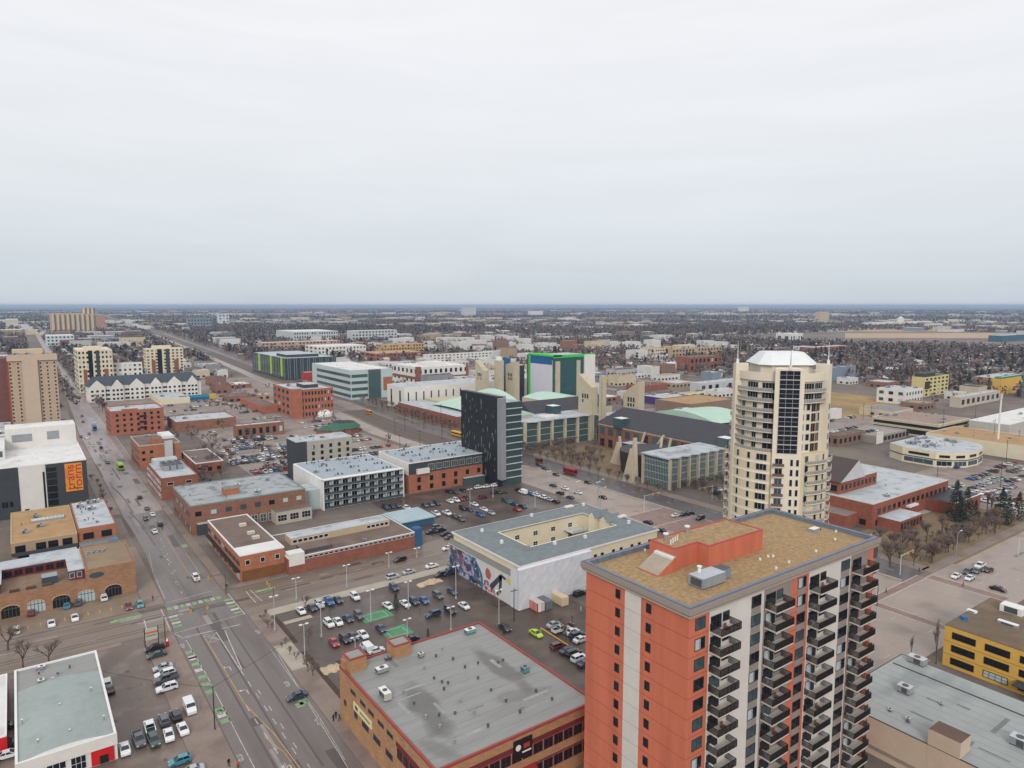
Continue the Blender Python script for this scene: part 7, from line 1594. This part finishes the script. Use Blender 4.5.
# people
SKIN = M('skin', (196, 150, 124), .7, 0)
def person_mesh(stride):
    v = [(0, 0, .95), (0, 0, 1.15), (0, 0, 1.42), (0, 0, 1.54), (0, 0, 1.7), (0, .2, 1.4), (-.06 * stride, .27, 1.13), (.1 * stride, .28, .88), (0, -.2, 1.4), (.06 * stride, -.27, 1.13), (-.04 * stride, -.28, .88), (0, .1, .88), (.16 * stride, .1, .48), (.02 * stride + .22 * stride, .1, .05), (.14 + .24 * stride, .1, .04), (0, -.1, .88), (-.1 * stride, -.1, .48), (-.32 * stride, -.1, .07), (.12 - .32 * stride, -.1, .04)]
    e = [(0, 1), (1, 2), (2, 3), (3, 4), (2, 5), (5, 6), (6, 7), (2, 8), (8, 9), (9, 10), (0, 11), (11, 12), (12, 13), (13, 14), (0, 15), (15, 16), (16, 17), (17, 18)]
    rad = [.16, .16, .19, .07, .12, .09, .06, .05, .09, .06, .05, .11, .08, .06, .05, .11, .08, .06, .05]
    me = bpy.data.meshes.new('person_base'); me.from_pydata(v, e, []); o = bpy.data.objects.new('person_base', me); COL.objects.link(o)
    md = o.modifiers.new('skin', 'SKIN'); 
    if not me.skin_vertices: bpy.context.view_layer.objects.active = o
    sv = me.skin_vertices[0].data if me.skin_vertices else me.attributes.new('x', 'FLOAT', 'POINT') and None
    if sv:
        for q, r in zip(sv, rad): q.radius = (r, r)
        sv[0].use_root = True
    o.modifiers.new('sub', 'SUBSURF').levels = 1
    bpy.context.view_layer.update(); dg = bpy.context.evaluated_depsgraph_get(); m2 = bpy.data.meshes.new_from_object(o.evaluated_get(dg)); bpy.data.objects.remove(o); return m2
PM = {s: person_mesh(s) for s in (0., 1.)}
def person(px, py, stride, coat, trousers, rz, lab):
    x, y = P(px, py); me = PM[stride].copy(); me.materials.clear()
    cm, tm = M('cloth_' + lab.split()[0] + str(int(px)), coat, .9, .1), M('trousers_%d' % trousers[0], trousers, .9, .1)
    for m in (cm, tm, SKIN, BLK): me.materials.append(m)
    for p in me.polygons:
        z = p.center.z; p.material_index = 2 if 1.5 < z < 1.68 and p.normal.x > -.2 else 3 if z >= 1.6 or z < .1 else 2 if z < .93 and abs(p.center.y) > .22 else 0 if z > .9 else 1
        p.use_smooth = True
    o = ob('person', me, None, (x, y, .13), rz); tag(o, lab, 'person', 'people on the pavements'); return o
for px, py, st, c, tr, rz, lab in ((336, 719, 0., (30, 32, 40), (36, 36, 44), 1., 'person in dark jacket standing nearest the brick store wall'), (333.5, 722, 0., (40, 40, 48), (40, 40, 46), 2., 'person in dark coat standing left of the group by the brick store'), (339.5, 721, 1., (34, 30, 44), (36, 34, 42), 3., 'person in dark clothes stepping at the right of the group by the brick store'), (229, 767, 1., (26, 26, 30), (30, 30, 34), 1.6, 'person in black walking on the west pavement near the bottom edge'), (238, 770, 1., (206, 84, 56), (40, 40, 46), 1.6, 'person in orange jacket on the pavement near the bottom edge'), (227, 589, 1., (28, 30, 34), (30, 32, 40), 4., 'person in black waiting at the corner below the corner brick block'), (153, 601, 1., (150, 60, 50), (40, 40, 46), 1., 'person in red brown top beside the teal hatchback'), (920, 561, 1., (30, 32, 40), (36, 36, 44), 2., 'person in dark coat farther back on the pavement at the right junction'), (919, 572, 1., (30, 30, 36), (36, 36, 44), 2., 'person in black nearer the crosswalk at the right junction'), (886, 593, 1., (60, 30, 40), (30, 30, 36), 2., 'person in dark red crossing the brick crosswalk at the right junction'), (963, 587, 1., (30, 32, 36), (30, 30, 36), 2., 'person in black on the far crosswalk at the right junction'), (581, 612, 1., (220, 220, 224), (200, 200, 204), 2., 'person in white overalls near the cream site container')):
    person(px, py, st, c, tr, rz, lab)
# ================================================================== vegetation
BARK = M('bark', (96, 82, 74), .95, .2, .6); TWIG = M('twigs', (132, 115, 108), .95, .15, .3); TWIG2 = M('twigs_red', (130, 112, 106), .95, .15, .3)
NEED = M('needles', (58, 70, 60), .9, .3, .5); NEED2 = M('needles_dark', (46, 56, 52), .9, .3, .5); DRY = M('dry_shrub', (128, 106, 96), .95, .25, .6)
def bare_proto(seed, h, spread, twn=260, tm=None, upright=0.):
    r = random.Random(seed); tr = MB(); cr = MB(); tips = []
    def grow(p, d, L, rad, lev):
        q = p + d * L; tr.tube(p, q, rad, rad * .68, BARK, 5 if lev < 2 else 3)
        if lev >= 3: tips.append((q, d)); return
        for k in range(r.choice((2, 3, 3)) if lev else r.choice((4, 5))):
            a = r.uniform(0, 6.283); t = r.uniform(.35, .85) * (1 - upright)
            nd = (d + Vector((math.cos(a), math.sin(a), 0)) * t + Vector((0, 0, .22))).normalized()
            grow(q - d * L * r.uniform(0, .3), nd, L * r.uniform(.6, .85) * (1.2 if lev == 0 else 1), rad * .58, lev + 1)
        if lev: tips.append((q, d))
    grow(Vector((0, 0, -.1)), Vector((r.uniform(-.05, .05), r.uniform(-.05, .05), 1)).normalized(), h * .26, h * .022, 0)
    for k in range(twn):
        p, d = r.choice(tips); L = r.uniform(.07, .17) * h
        v = (d * .7 + Vector((r.gauss(0, .55), r.gauss(0, .55), r.gauss(.1, .45))) * spread).normalized(); s = v.orthogonal().normalized(); s = (Matrix.Rotation(r.uniform(0, 6.28), 3, v) @ s) * r.uniform(.018, .04)
        p = p - d * r.uniform(0, .8); m = tm or TWIG
        mid = p + v * L * .5 + Vector((r.gauss(0, .1), r.gauss(0, .1), .08)); e = p + v * L
        cr.face([p - s, p + s, mid + s * .8, mid - s * .8], m); cr.face([mid - s * .8, mid + s * .8, e], m)
        for _ in range(2):
            v2 = (v + Vector((r.gauss(0, .7), r.gauss(0, .7), r.gauss(0, .5)))).normalized(); e2 = mid + v2 * L * .55; cr.face([mid - s * .7, mid + s * .7, e2], m)
    return tr.mesh('trunk'), cr.mesh('crown')
def conifer_proto(seed, h, rad, m):
    r = random.Random(seed); tr = MB().cyl(0, 0, -.1, h * .95, h * .018, BARK, 6, .02); cr = MB()
    for k in range(420):
        z = h * (.06 + .93 * r.random() ** 1.15); R_ = rad * (1 - z / h) ** .85 * r.uniform(.35, 1.08) + .12; a = r.uniform(0, 6.283)
        L = r.uniform(.5, 1.) * (.35 + .08 * rad); c = Vector((R_ * math.cos(a), R_ * math.sin(a), z)); o = Vector((math.cos(a), math.sin(a), r.uniform(-.75, .05))).normalized(); s = Vector((-math.sin(a), math.cos(a), r.uniform(-.4, .4))) * L * .5
        mm = m if r.random() < .75 else (NEED if m is NEED2 else NEED2)
        cr.face([c - o * L - s * .4, c - s, c + o * L, c + s], mm); 
        if k % 3 == 0: cr.face([c - o * L, c + Vector((0, 0, L * .5)), c + o * L * .9], mm)
    return tr.mesh('trunk'), cr.mesh('crown')
BP = [bare_proto(k, 9, 1., 560, TWIG2 if k % 3 == 2 else TWIG) for k in range(6)]
NP = [bare_proto(20 + k, 9, 1., 230, TWIG) for k in range(2)]
PP = [bare_proto(40 + k, 9, .35, 220, TWIG, .72) for k in range(2)]
CP = [conifer_proto(60 + k, 9, 2.2 + .3 * k, (NEED, NEED2)[k % 2]) for k in range(4)]
SP = [bare_proto(80 + k, 9, 1.4, 330, DRY if k else TWIG2) for k in range(2)]
TREES = []
def tree(x, y, h, kind, lab, group, z=0.):
    pr = {'b': BP, 'c': CP, 'p': PP, 's': SP, 'n': NP}[kind]; tr, cr = RND.choice(pr); s = h / (9.6 if kind in 'bsn' else 9)
    nm, cat = {'b': ('bare_tree', 'tree'), 'n': ('bare_tree', 'tree'), 'c': ('conifer_tree', 'tree'), 'p': ('poplar_tree', 'tree'), 's': ('bare_shrub', 'shrub')}[kind]
    t = thing(nm, lab, cat, (x, y, z), group, RND.uniform(0, 6.28)); w = s * (.55 if kind == 'p' else RND.uniform(.9, 1.25)) * (.8 if kind == 'c' else 1); t.scale = (w, w, s)
    ob('trunk', tr, t); ob('crown', cr, t); TREES.append((x, y)); return t
def trees(lst, kind, lab, group):
    for px, py, ty in lst:
        x, y = P(px, py); tree(x, y, max(1., hat(x, y, ty)), kind, lab, group)
trees([(23, 668, 626), (49, 664, 630), (8, 650, 612)], 'n', 'bare tree between the auto shop and the cross street', 'bare trees near the auto shop')
trees([(305, 608, 588), (308, 642, 622), (268, 628, 612), (560, 632, 610), (566, 640, 616), (311, 633, 622), (572, 622, 612)], 'n', 'small bare tree on a lot island or verge', 'small lot trees')
trees([(396, 609, 593), (428, 640, 628), (504, 634, 628)], 'c', 'small conifer on the brown lot', 'small lot conifers')
trees([(282, 648, 640), (290, 655, 643), (296, 660, 648), (263, 622, 610), (272, 630, 618), (286, 645, 634), (266, 617, 606), (330, 612, 606), (420, 612, 607), (308, 672, 648), (313, 676, 655)], 's', 'low dry shrub in a planting bed of the brown lot', 'dry shrubs')
trees([(955, 520, 480), (966, 519, 487), (960, 522, 496), (975, 521, 500), (1001, 523, 488), (1008, 525, 497), (1018, 520, 492), (859, 518, 508), (876, 520, 507)], 'c', 'dark conifer behind the red brick college', 'conifers near the college')
trees([(986, 519, 484), (990, 522, 488), (936, 664, 613), (911, 660, 631)], 'p', 'tall narrow bare poplar', 'poplars')
r = random.Random(4)
for k in range(40):
    px, py = r.uniform(885, 1000), 0; py = r.uniform(540, 565) - (px - 900) * .17 + r.uniform(-4, 8); x, y = P(px, py)
    if y < 105: y = 105.5 + r.random() * 6
    tree(x, y, r.uniform(6, 11), 'b' if r.random() < .8 else 's', 'bare tree in the thicket between the college and the right hand road', 'trees by the college')
for k in range(90):
    x, y = r.uniform(254, 345), r.uniform(105.5, 136)
    if x > 278 and y > 122: y -= 16
    tree(x, y, r.uniform(1.6, 3.6), 's', 'low dry shrub in the thicket by the right hand road', 'thicket shrubs')
for k in range(44):
    y = 600 - k * 6.2; tree(251 + (k % 2) * 6 + r.uniform(-1.5, 1.5) + (max(0, y - 450) * .06), y, r.uniform(7, 10), 'b', 'bare tree in the row between the rail tracks and the campus', 'avenue trees north')
for k in range(42):
    x, y = r.uniform(254, 294), r.uniform(280, 338)
    if math.hypot(x - 277, y - 258) < 20: continue
    tree(x, y, r.uniform(6, 10), 'b', 'bare tree in the campus park beside the avenue', 'campus park trees')
for k in range(16): tree(249.5 + r.uniform(-.8, .8), 334 - k * 7.2, r.uniform(6, 8), 'b', 'bare young tree on the avenue verge by the campus', 'avenue verge trees')
for k in range(26): tree(r.uniform(254, 298), r.uniform(196, 224), r.uniform(5, 8), 'b', 'bare tree before the glass campus block', 'trees before the glass block')
for x, y, h in ((260, 112, 7), (266, 128, 8), (256, 134, 7), (270, 118, 6), (262, 122, 8), (257, 118, 7), (268, 108, 6.5)): tree(x, y, h, 'b', 'bare tree left of the college across the avenue', 'trees left of the college')
for px, py, ty in ((176, 470, 452), (183, 468, 455), (214, 468, 446), (220, 466, 447), (208, 470, 452), (228, 425, 414), (205, 452, 440), (216, 440, 430), (192, 440, 428), (244, 446, 436), (204, 478, 466), (213, 480, 468), (222, 478, 466)): trees([(px, py, ty)], 'b', 'bare tree in the crowded pale lot', 'trees in the pale lot')
for k in range(14): tree(r.uniform(20, 31), 690 + k * 13, r.uniform(9, 13), 'b', 'bare street tree beside the beige tower', 'trees by the beige tower')
for k in range(12): tree(57 + r.uniform(0, 4), 580 + k * 14, r.uniform(7, 11), 'b', 'bare street tree above the orange brick block', 'trees by the orange block')
for k in range(7): tree(29 + r.uniform(-1, 1), 340 + k * 12, r.uniform(4, 6), 'b', 'bare pavement tree beside the arts building', 'trees by the arts building')
NB = len(TREES)
# ================================================================== the city beyond: houses, sheds and trees on a street grid
BOX = []
def plan_boxes():
    bpy.context.view_layer.update()
    for o in REG:
        ms = [o] if o.type == 'MESH' else [c for c in o.children_recursive if c.type == 'MESH']
        if o['category'] in ('tree', 'shrub', 'car', 'person', 'wire', 'street lamp'): continue
        xs, ys = [], []
        for m in ms:
            for c in m.bound_box:
                v = m.matrix_world @ Vector(c); xs.append(v.x); ys.append(v.y)
        if xs: BOX.append((min(xs) - 5, min(ys) - 5, max(xs) + 5, max(ys) + 5))
plan_boxes()
BOX += [(q[0], q[1], q[2], q[3]) for q in LOTB if q[1] != 560] + [(64, 592, 128, 706)] + [(255, 140, 320, 440), (100, 60, 260, 330), (560, 300, 760, 420), (-60, 60, 60, 345)]
def avx(y): return np.interp(y, [60, 306, 450, 700, 1430, 2400, 9000], [206, 206, 205, 222, 276, 340, 700]), np.interp(y, [60, 306, 450, 700, 1430, 2400, 9000], [252, 252, 250, 270, 324, 394, 760])
def free(x, y, w, d):
    if 24 - w < x < 60 + w and y < 3600: return False
    if y > 60:
        a, c = avx(y)
        if a - w < x < c + w: return False
    if 68 - d < y < 108 + d and x > 130: return False
    for b in BOX:
        if b[0] - w / 2 < x < b[2] + w / 2 and b[1] - d / 2 < y < b[3] + d / 2: return False
    px, py, dd = Q(x, y, 0)
    return dd > 10 and -40 < px < 1064
class Soup:
    """many small forms gathered in one mesh with a colour per vertex"""
    def __init__(s): s.v = []; s.q = []; s.c = []
    def quads(s, pts, col): s.v += pts; s.q.append(len(pts) // 4); s.c += [col] * len(pts)
    def build(s, name, m, parent=None):
        V = np.array(s.v, np.float32); C_ = np.array(s.c, np.float32); return soup_mesh(name, V, C_, m, parent)
def soup_mesh(name, V, C_, m, parent=None):
    n = len(V); me = bpy.data.meshes.new(name); me.vertices.add(n); me.vertices.foreach_set('co', V.astype(np.float32).ravel()); me.loops.add(n); me.loops.foreach_set('vertex_index', np.arange(n, dtype=np.int32))
    me.polygons.add(n // 4); me.polygons.foreach_set('loop_start', np.arange(0, n, 4, dtype=np.int32)); me.update(calc_edges=True)
    a = me.attributes.new('tint', 'FLOAT_COLOR', 'POINT'); a.data.foreach_set('color', np.concatenate([C_, np.ones((n, 1), np.float32)], 1).astype(np.float32).ravel())
    me.materials.append(m); return ob(name, me, parent)
LN = lambda c, k=.8: tuple(lin(v) * k for v in c)
def boxq(x, y, w, d, h, z=0.):
    a, b, c, e = x - w / 2, x + w / 2, y - d / 2, y + d / 2
    side = [(a, c, z), (b, c, z), (b, c, h), (a, c, h), (b, c, z), (b, e, z), (b, e, h), (b, c, h), (b, e, z), (a, e, z), (a, e, h), (b, e, h), (a, e, z), (a, c, z), (a, c, h), (a, e, h)]
    return side, [(a, c, h), (b, c, h), (b, e, h), (a, e, h)]
def gableq(x, y, w, d, h, rh, ax):
    a, b, c, e = x - w / 2 - .5, x + w / 2 + .5, y - d / 2 - .5, y + d / 2 + .5
    if ax: return [(a, c, h), (b, c, h), (b, y, h + rh), (a, y, h + rh), (b, e, h), (a, e, h), (a, y, h + rh), (b, y, h + rh), (a, c, h), (a, y, h + rh), (a, y, h + rh), (a, e, h), (b, c, h), (b, e, h), (b, y, h + rh), (b, y, h + rh)]
    return [(b, c, h), (b, e, h), (x, e, h + rh), (x, c, h + rh), (a, e, h), (a, c, h), (x, c, h + rh), (x, e, h + rh), (a, c, h), (b, c, h), (x, c, h + rh), (x, c, h + rh), (b, e, h), (a, e, h), (x, e, h + rh), (x, e, h + rh)]
WALLS = [('white', (214, 212, 208)), ('cream', (204, 190, 164)), ('grey', (150, 150, 152)), ('brown', (140, 112, 96)), ('brick', (146, 106, 94)), ('blue grey', (134, 146, 158)), ('tan', (176, 154, 130)), ('pale', (188, 186, 182))]
ROOFS = [('grey', (140, 138, 138)), ('dark', (84, 80, 82)), ('brown', (116, 96, 88)), ('pale', (196, 194, 192)), ('white', (222, 220, 218)), ('red brown', (128, 98, 92)), ('tan', (168, 144, 116))]
DRS = random.Random(21)
cand_h, cand_c, cand_t = [], [], []
bx, by = 92., 150.
for ix in range(-4, 60):
    for iy in range(1, 50):
        X0, Y0 = 60 + ix * bx, 100 + iy * by; cx_, cy_ = X0 + bx / 2, Y0 + by / 2; d = math.hypot(cx_, cy_)
        if d < 400 or d > 3900: continue
        px = Q(cx_, cy_, 0)
        if px[2] < 10 or px[0] < -120 or px[0] > 1150: continue
        nz = math.sin(cx_ * .0031 + 1.2) * math.cos(cy_ * .0027) + .5 * math.sin(cx_ * .009 + cy_ * .011)
        com = d < 1150 - 300 * (nz > .2) or nz > .75 or (px[0] < 540 and d < 2100 and nz > -.25)
        if 760 < cx_ < 1500 and cy_ < 560 and d > 760: com = False
        if 1500 < cx_ < 2600 and 500 < cy_ < 1250 and d > 1700: continue
        if com:
            for k in range(12 if d < 1200 else 6):
                w, dd = DRS.uniform(12, 38) * (1 if d < 1100 else 1.5), DRS.uniform(10, 30); x, y = X0 + DRS.uniform(12, bx - 12), Y0 + DRS.uniform(14, by - 14)
                cand_c.append((x, y, w, dd, DRS.choice((4, 4.5, 5, 6, 7, 9, 11, 13)) * (1 if d < 1100 else 1.3)))
            for k in range(9): cand_t.append((X0 + DRS.uniform(0, bx), Y0 + DRS.uniform(0, by), DRS.uniform(6, 11), 'c' if DRS.random() < .12 else 'b'))
        else:
            for col in (14, 36, 56, 78):
                for k in range(10):
                    if DRS.random() < .78: cand_h.append((X0 + col + DRS.uniform(-2, 2), Y0 + 10 + k * 14 + DRS.uniform(-2, 2), DRS.uniform(8, 12), DRS.uniform(9, 13), DRS.uniform(3.4, 6)))
            for k in range(64 if d < 1700 else 44): cand_t.append((X0 + DRS.choice((0, 4, 26, 46, 66, 88)) + DRS.uniform(-6, 6), Y0 + DRS.uniform(0, by), DRS.uniform(9, 16), 'c' if DRS.random() < (.3 if nz < 0 else .15) else 'b'))
occ = []
def ok(x, y, w, d):
    if not free(x, y, w, d): return False
    for a, b, c, e in occ[-60:]:
        if abs(a - x) < (c + w) / 2 + 2 and abs(b - y) < (e + d) / 2 + 2: return False
    return True
FS = Soup(); SM = colormat('far_tint')
cand_c.sort(key=lambda q: math.hypot(q[0], q[1])); cand_h.sort(key=lambda q: math.hypot(q[0], q[1]))
nC = nH = 0
for x, y, w, d, h in cand_c:
    if not ok(x, y, w, d): continue
    occ.append((x, y, w, d)); wn, wc = DRS.choice(WALLS); rn, rc = DRS.choice(ROOFS[:5] + ROOFS[3:5] + ROOFS[6:])
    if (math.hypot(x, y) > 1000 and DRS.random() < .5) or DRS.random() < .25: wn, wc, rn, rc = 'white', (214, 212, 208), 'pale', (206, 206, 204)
    if nC < 230:
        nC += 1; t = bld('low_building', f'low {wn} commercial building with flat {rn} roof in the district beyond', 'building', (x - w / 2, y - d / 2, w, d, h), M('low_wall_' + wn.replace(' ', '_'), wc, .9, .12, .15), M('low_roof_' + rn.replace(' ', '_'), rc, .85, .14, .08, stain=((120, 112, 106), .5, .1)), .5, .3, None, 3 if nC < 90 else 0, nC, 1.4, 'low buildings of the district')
        if nC < 130:
            for k in range(int(w / 6)): win(t, 'S', (3 + k * 6, 0, .8), 3.2, 2.2, DGR, 'k', 2)
            for k in range(int(d / 7)): win(t, 'W', (0, 3 + k * 7, .8), 3., 2, DGR, 'k', 2)
    else:
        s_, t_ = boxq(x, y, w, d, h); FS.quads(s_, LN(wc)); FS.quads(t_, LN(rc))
        for z in np.arange(1, h - 1.5, 3.2): FS.quads([(x - w / 2 + 1, y - d / 2 - .1, z), (x + w / 2 - 1, y - d / 2 - .1, z), (x + w / 2 - 1, y - d / 2 - .1, z + 1.6), (x - w / 2 + 1, y - d / 2 - .1, z + 1.6), (x - w / 2 - .1, y + d / 2 - 1, z), (x - w / 2 - .1, y - d / 2 + 1, z), (x - w / 2 - .1, y - d / 2 + 1, z + 1.6), (x - w / 2 - .1, y + d / 2 - 1, z + 1.6)], LN((84, 88, 94)))
for x, y, w, d, h in cand_h:
    if not ok(x, y, w, d): continue
    occ.append((x, y, w, d)); wn, wc = DRS.choice(WALLS); rn, rc = DRS.choice(ROOFS[:3] + ROOFS[:4] + ROOFS[5:6]); ax = DRS.random() < .5
    if nH < 260:
        nH += 1; t = thing('house', f'small {wn} house with {rn} gabled roof among bare trees', 'house', (x, y, 0), 'houses of the district')
        MB().box(-w / 2, -d / 2, -.2, w / 2, d / 2, h, M('low_wall_' + wn.replace(' ', '_'), wc, .9, .12, .15)).build('wall', t)
        g = gableq(0, 0, w, d, h + .01, 2.6, ax); b = MB(); m = M('house_roof_' + rn.replace(' ', '_'), rc, .9, .15, .3)
        for q in range(0, 16, 4): b.face(g[q:q + 4] if g[q + 1] != g[q + 2] and g[q + 2] != g[q + 3] else list(dict.fromkeys(g[q:q + 4])), m)
        b.build('roof', t)
        if nH < 90: win(t, 'S', (0, -d / 2, 1), 1.6, 1.2, WHT, 'k')
    else:
        s_, t_ = boxq(x, y, w, d, h); FS.quads(s_, LN(wc)); FS.quads(gableq(x, y, w, d, h, 2.6, ax), LN(rc))
# bright sheds, stores and apartment rows of the far plain
for k in range(1500):
    d = 2400 * (5. ** DRS.random()); a = YAW + math.radians(DRS.uniform(-39, 39)); x, y = d * math.sin(a), d * math.cos(a)
    bandv = math.sin(d * .0019 + 1.) + .4 * math.sin(a * 9 + d * .0007)
    if bandv < -.1: continue
    w, dd, h = DRS.uniform(20, 60) * (1 + d / 5000), DRS.uniform(20, 70), DRS.choice((6, 7, 8, 9, 12, 16)); s_, t_ = boxq(x, y, w, dd, h)
    wn, wc = DRS.choice(WALLS[:3] + WALLS[:2] + WALLS[5:7]); rc = DRS.choice(((226, 226, 224), (206, 206, 204), (180, 178, 176), (150, 146, 142)))
    FS.quads(s_, LN(wc)); FS.quads(t_, LN(rc))
o = FS.build('distant_buildings', SM); o['kind'] = 'stuff'; o['label'] = 'countless small houses and sheds spreading to the horizon'
# nearest trees one by one, the rest as a far wood
cand_t = [q for q in cand_t if free(q[0], q[1], 1, 1)]
cand_t.sort(key=lambda q: math.hypot(q[0], q[1])); nb, nc = 0, 0; rest = []
for x, y, h, k in cand_t:
    if k == 'b' and nb < 40: nb += 1; tree(x, y, h, 'b', 'bare tree among the low buildings of the district beyond', 'bare trees of the district')
    elif k == 'c' and nc < 70: nc += 1; tree(x, y, h * 1.1, 'c', 'dark conifer among the low buildings of the district beyond', 'conifers of the district')
    else: rest.append((x, y, h, k))
g = np.random.default_rng(5)
def clumps(X, Y, Hh, con, per, fl):
    """leafless crowns and conifers: per tree a few ragged faces spread through its crown"""
    n = len(X); V = []; C_ = []
    for k in range(per):
        zf = g.uniform(.22, 1, n); rad = Hh * np.where(con, .26 * (1.05 - zf), .42 * np.sqrt(np.clip(1 - ((zf - .6) / .48) ** 2, .05, 1))) * fl; a = g.uniform(0, 6.283, n); rr = rad * np.sqrt(g.uniform(0, 1, n))
        c = np.stack([X + rr * np.cos(a), Y + rr * np.sin(a), Hh * zf], 1)
        L_ = (Hh * np.where(con, .17, .15) * fl)[:, None]; u = g.normal(size=(n, 3)); u /= np.linalg.norm(u, axis=1)[:, None]; w = g.normal(size=(n, 3)); w -= u * (w * u).sum(1)[:, None]; w /= np.linalg.norm(w, axis=1)[:, None]
        f1, f2 = g.uniform(.6, 1.5, (n, 1)), g.uniform(.35, .9, (n, 1))
        V.append(np.stack([c - u * L_ * f1, c - w * L_ * f2, c + u * L_ * f1, c + w * L_ * f2], 1))
        base = np.where(con[:, None], np.array(LN((48, 60, 60)))[None], np.where(g.uniform(size=(n, 1)) < .5, np.array(LN((122, 107, 103)))[None], np.array(LN((100, 91, 89)))[None]))
        C_.append(np.repeat((base * g.uniform(.65, 1.35, (n, 1)))[:, None, :], 4, 1))
    return np.concatenate(V).reshape(-1, 3), np.concatenate(C_).reshape(-1, 3)
VV, CC = [], []
for k in range(70):
    x, y = DRS.uniform(62, 200), DRS.uniform(345, 780)
    if all(not (b[0] < x < b[2] and b[1] < y < b[3]) for b in BOX if b[2] - b[0] < 90): rest.append((x, y, DRS.uniform(5, 9), 'b'))
for k in range(60): rest += [(DRS.uniform(38, 43), 725 + k * 12, DRS.uniform(8, 12), 'b'), (DRS.uniform(54, 60), 730 + k * 12, DRS.uniform(8, 12), 'b')]
R_ = np.array([(x, y, h) for x, y, h, k in rest]); K_ = np.array([k == 'c' for *_, k in rest])
v, c = clumps(R_[:, 0], R_[:, 1], R_[:, 2], K_, 16, 1.); VV.append(v); CC.append(c)
def scatter(n, d0, d1, h0, h1, pc, per, fl, pred=None):
    d = np.sqrt(g.uniform(d0 * d0, d1 * d1, n)); a = YAW + np.radians(g.uniform(-38.5, 38.5, n)); x, y = d * np.sin(a), d * np.cos(a)
    keep = np.ones(n, bool)
    keep &= ~((x > 1500) & (x < 2600) & (y > 500) & (y < 1250))
    a0, a1 = avx(y); keep &= ~((x > a0 - 4) & (x < a1 + 4)); keep &= ~((x > 24) & (x < 78) & (y < 3600)); keep &= ~((y > 66) & (y < 110))
    bnd = np.sin(d * .0019 + 1.) + .4 * np.sin(a * 9 + d * .0007) + .6 * np.sin(x * .004) * np.cos(y * .0047)
    keep &= (g.uniform(size=n) < np.clip(.62 - .42 * bnd, .08, 1))
    if pred is not None: keep &= pred(x, y, d)
    x, y, d = x[keep], y[keep], d[keep]; m = len(x); con = (g.uniform(size=m) < pc * (1 + .9 * np.sin(x * .003 + 2) * np.cos(y * .004)))
    v, c = clumps(x, y, g.uniform(h0, h1, m), con, per, fl); VV.append(v); CC.append(c)
scatter(30000, 1500, 3900, 7, 14, .45, 9, 1.1)
scatter(26000, 3900, 9000, 9, 15, .5, 5, 2.2); scatter(9000, 9000, 15000, 10, 16, .5, 4, 4.5)
o = soup_mesh('distant_trees', np.concatenate(VV), np.concatenate(CC), SM); o['kind'] = 'stuff'; o['label'] = 'far off mass of bare and evergreen trees'
# residential streets of the grid, and the low ridge on the horizon
b = MB()
for ix in range(0, 42): sheet('', 60 + ix * bx - 5, 480, 60 + ix * bx + 4, 3800, .008, M('far_street', (146, 138, 134), .8, .1, .02), b) if 60 + ix * bx > 420 else None
for iy in range(4, 26): sheet('', 420, 100 + iy * by - 5, 3800, 100 + iy * by + 4, .009, M('far_street', (1, 1, 1)), b)
struct('street_grid', b)
def ridge(px0, px1, d, hgt, seed):
    r = random.Random(seed); b = MB(); n = 40; m = M('ridge', (104, 104, 100), .95, .2, .002); pr = []
    for k in range(n + 1):
        px = px0 + (px1 - px0) * k / n; a = YAW + math.atan((px - 512) / 699.); h = hgt * math.sin(math.pi * k / n) ** .6 * r.uniform(.75, 1.05)
        pr.append([(q * math.sin(a), q * math.cos(a), h * f) for q, f in ((d - 900, 0), (d - 300, .75), (d, 1), (d + 500, .8), (d + 1200, 0))])
    for p, q in zip(pr, pr[1:]):
        for i in range(4): b.face([p[i], q[i], q[i + 1], p[i + 1]], m)
    o = b.build('hills'); o['kind'] = 'structure'
ridge(395, 520, 11500, 46, 1); ridge(-60, 380, 13500, 30, 2); ridge(560, 1100, 13800, 22, 3)
# ================================================================== each label made to single out one thing
flush_windows()
ORD = ['', 'second', 'third', 'fourth', 'fifth', 'sixth', 'seventh', 'eighth', 'ninth', 'tenth', 'eleventh', 'twelfth', 'thirteenth', 'fourteenth', 'fifteenth', 'sixteenth', 'seventeenth', 'eighteenth', 'nineteenth', 'twentieth']
TEN = {20: 'twenty', 30: 'thirty', 40: 'forty'}
def ordinal(i, n):
    if i == 0: return 'leftmost'
    if i == n - 1: return 'rightmost'
    j = i + 1
    if j <= 20: w = ORD[i]
    else:
        t, u = j // 10 * 10, j % 10; w = TEN[t] + ('-' + (ORD[u - 1] if u > 1 else 'first') if u else 'th')
        if not u: w = {30: 'thirtieth', 40: 'fortieth'}[t]
    return w + ' from left'
bpy.context.view_layer.update()
by_label = {}
for o in REG: by_label.setdefault(o['label'], []).append(o)
for lab, os_ in by_label.items():
    if len(os_) < 2: continue
    if len(os_) > 45:
        for o in os_:
            if not o.get('group'): o['group'] = os_[0]['category'] + 's'
        continue
    os_.sort(key=lambda o: Q(*o.matrix_world.translation)[0])
    for i, o in enumerate(os_):
        o['label'] = f'{lab}, {ordinal(i, len(os_))}'
        if not o.get('group'): o['group'] = os_[0]['category'] + 's'
print('things', len(REG), 'trees', len(TREES), 'objects', len(bpy.data.objects))
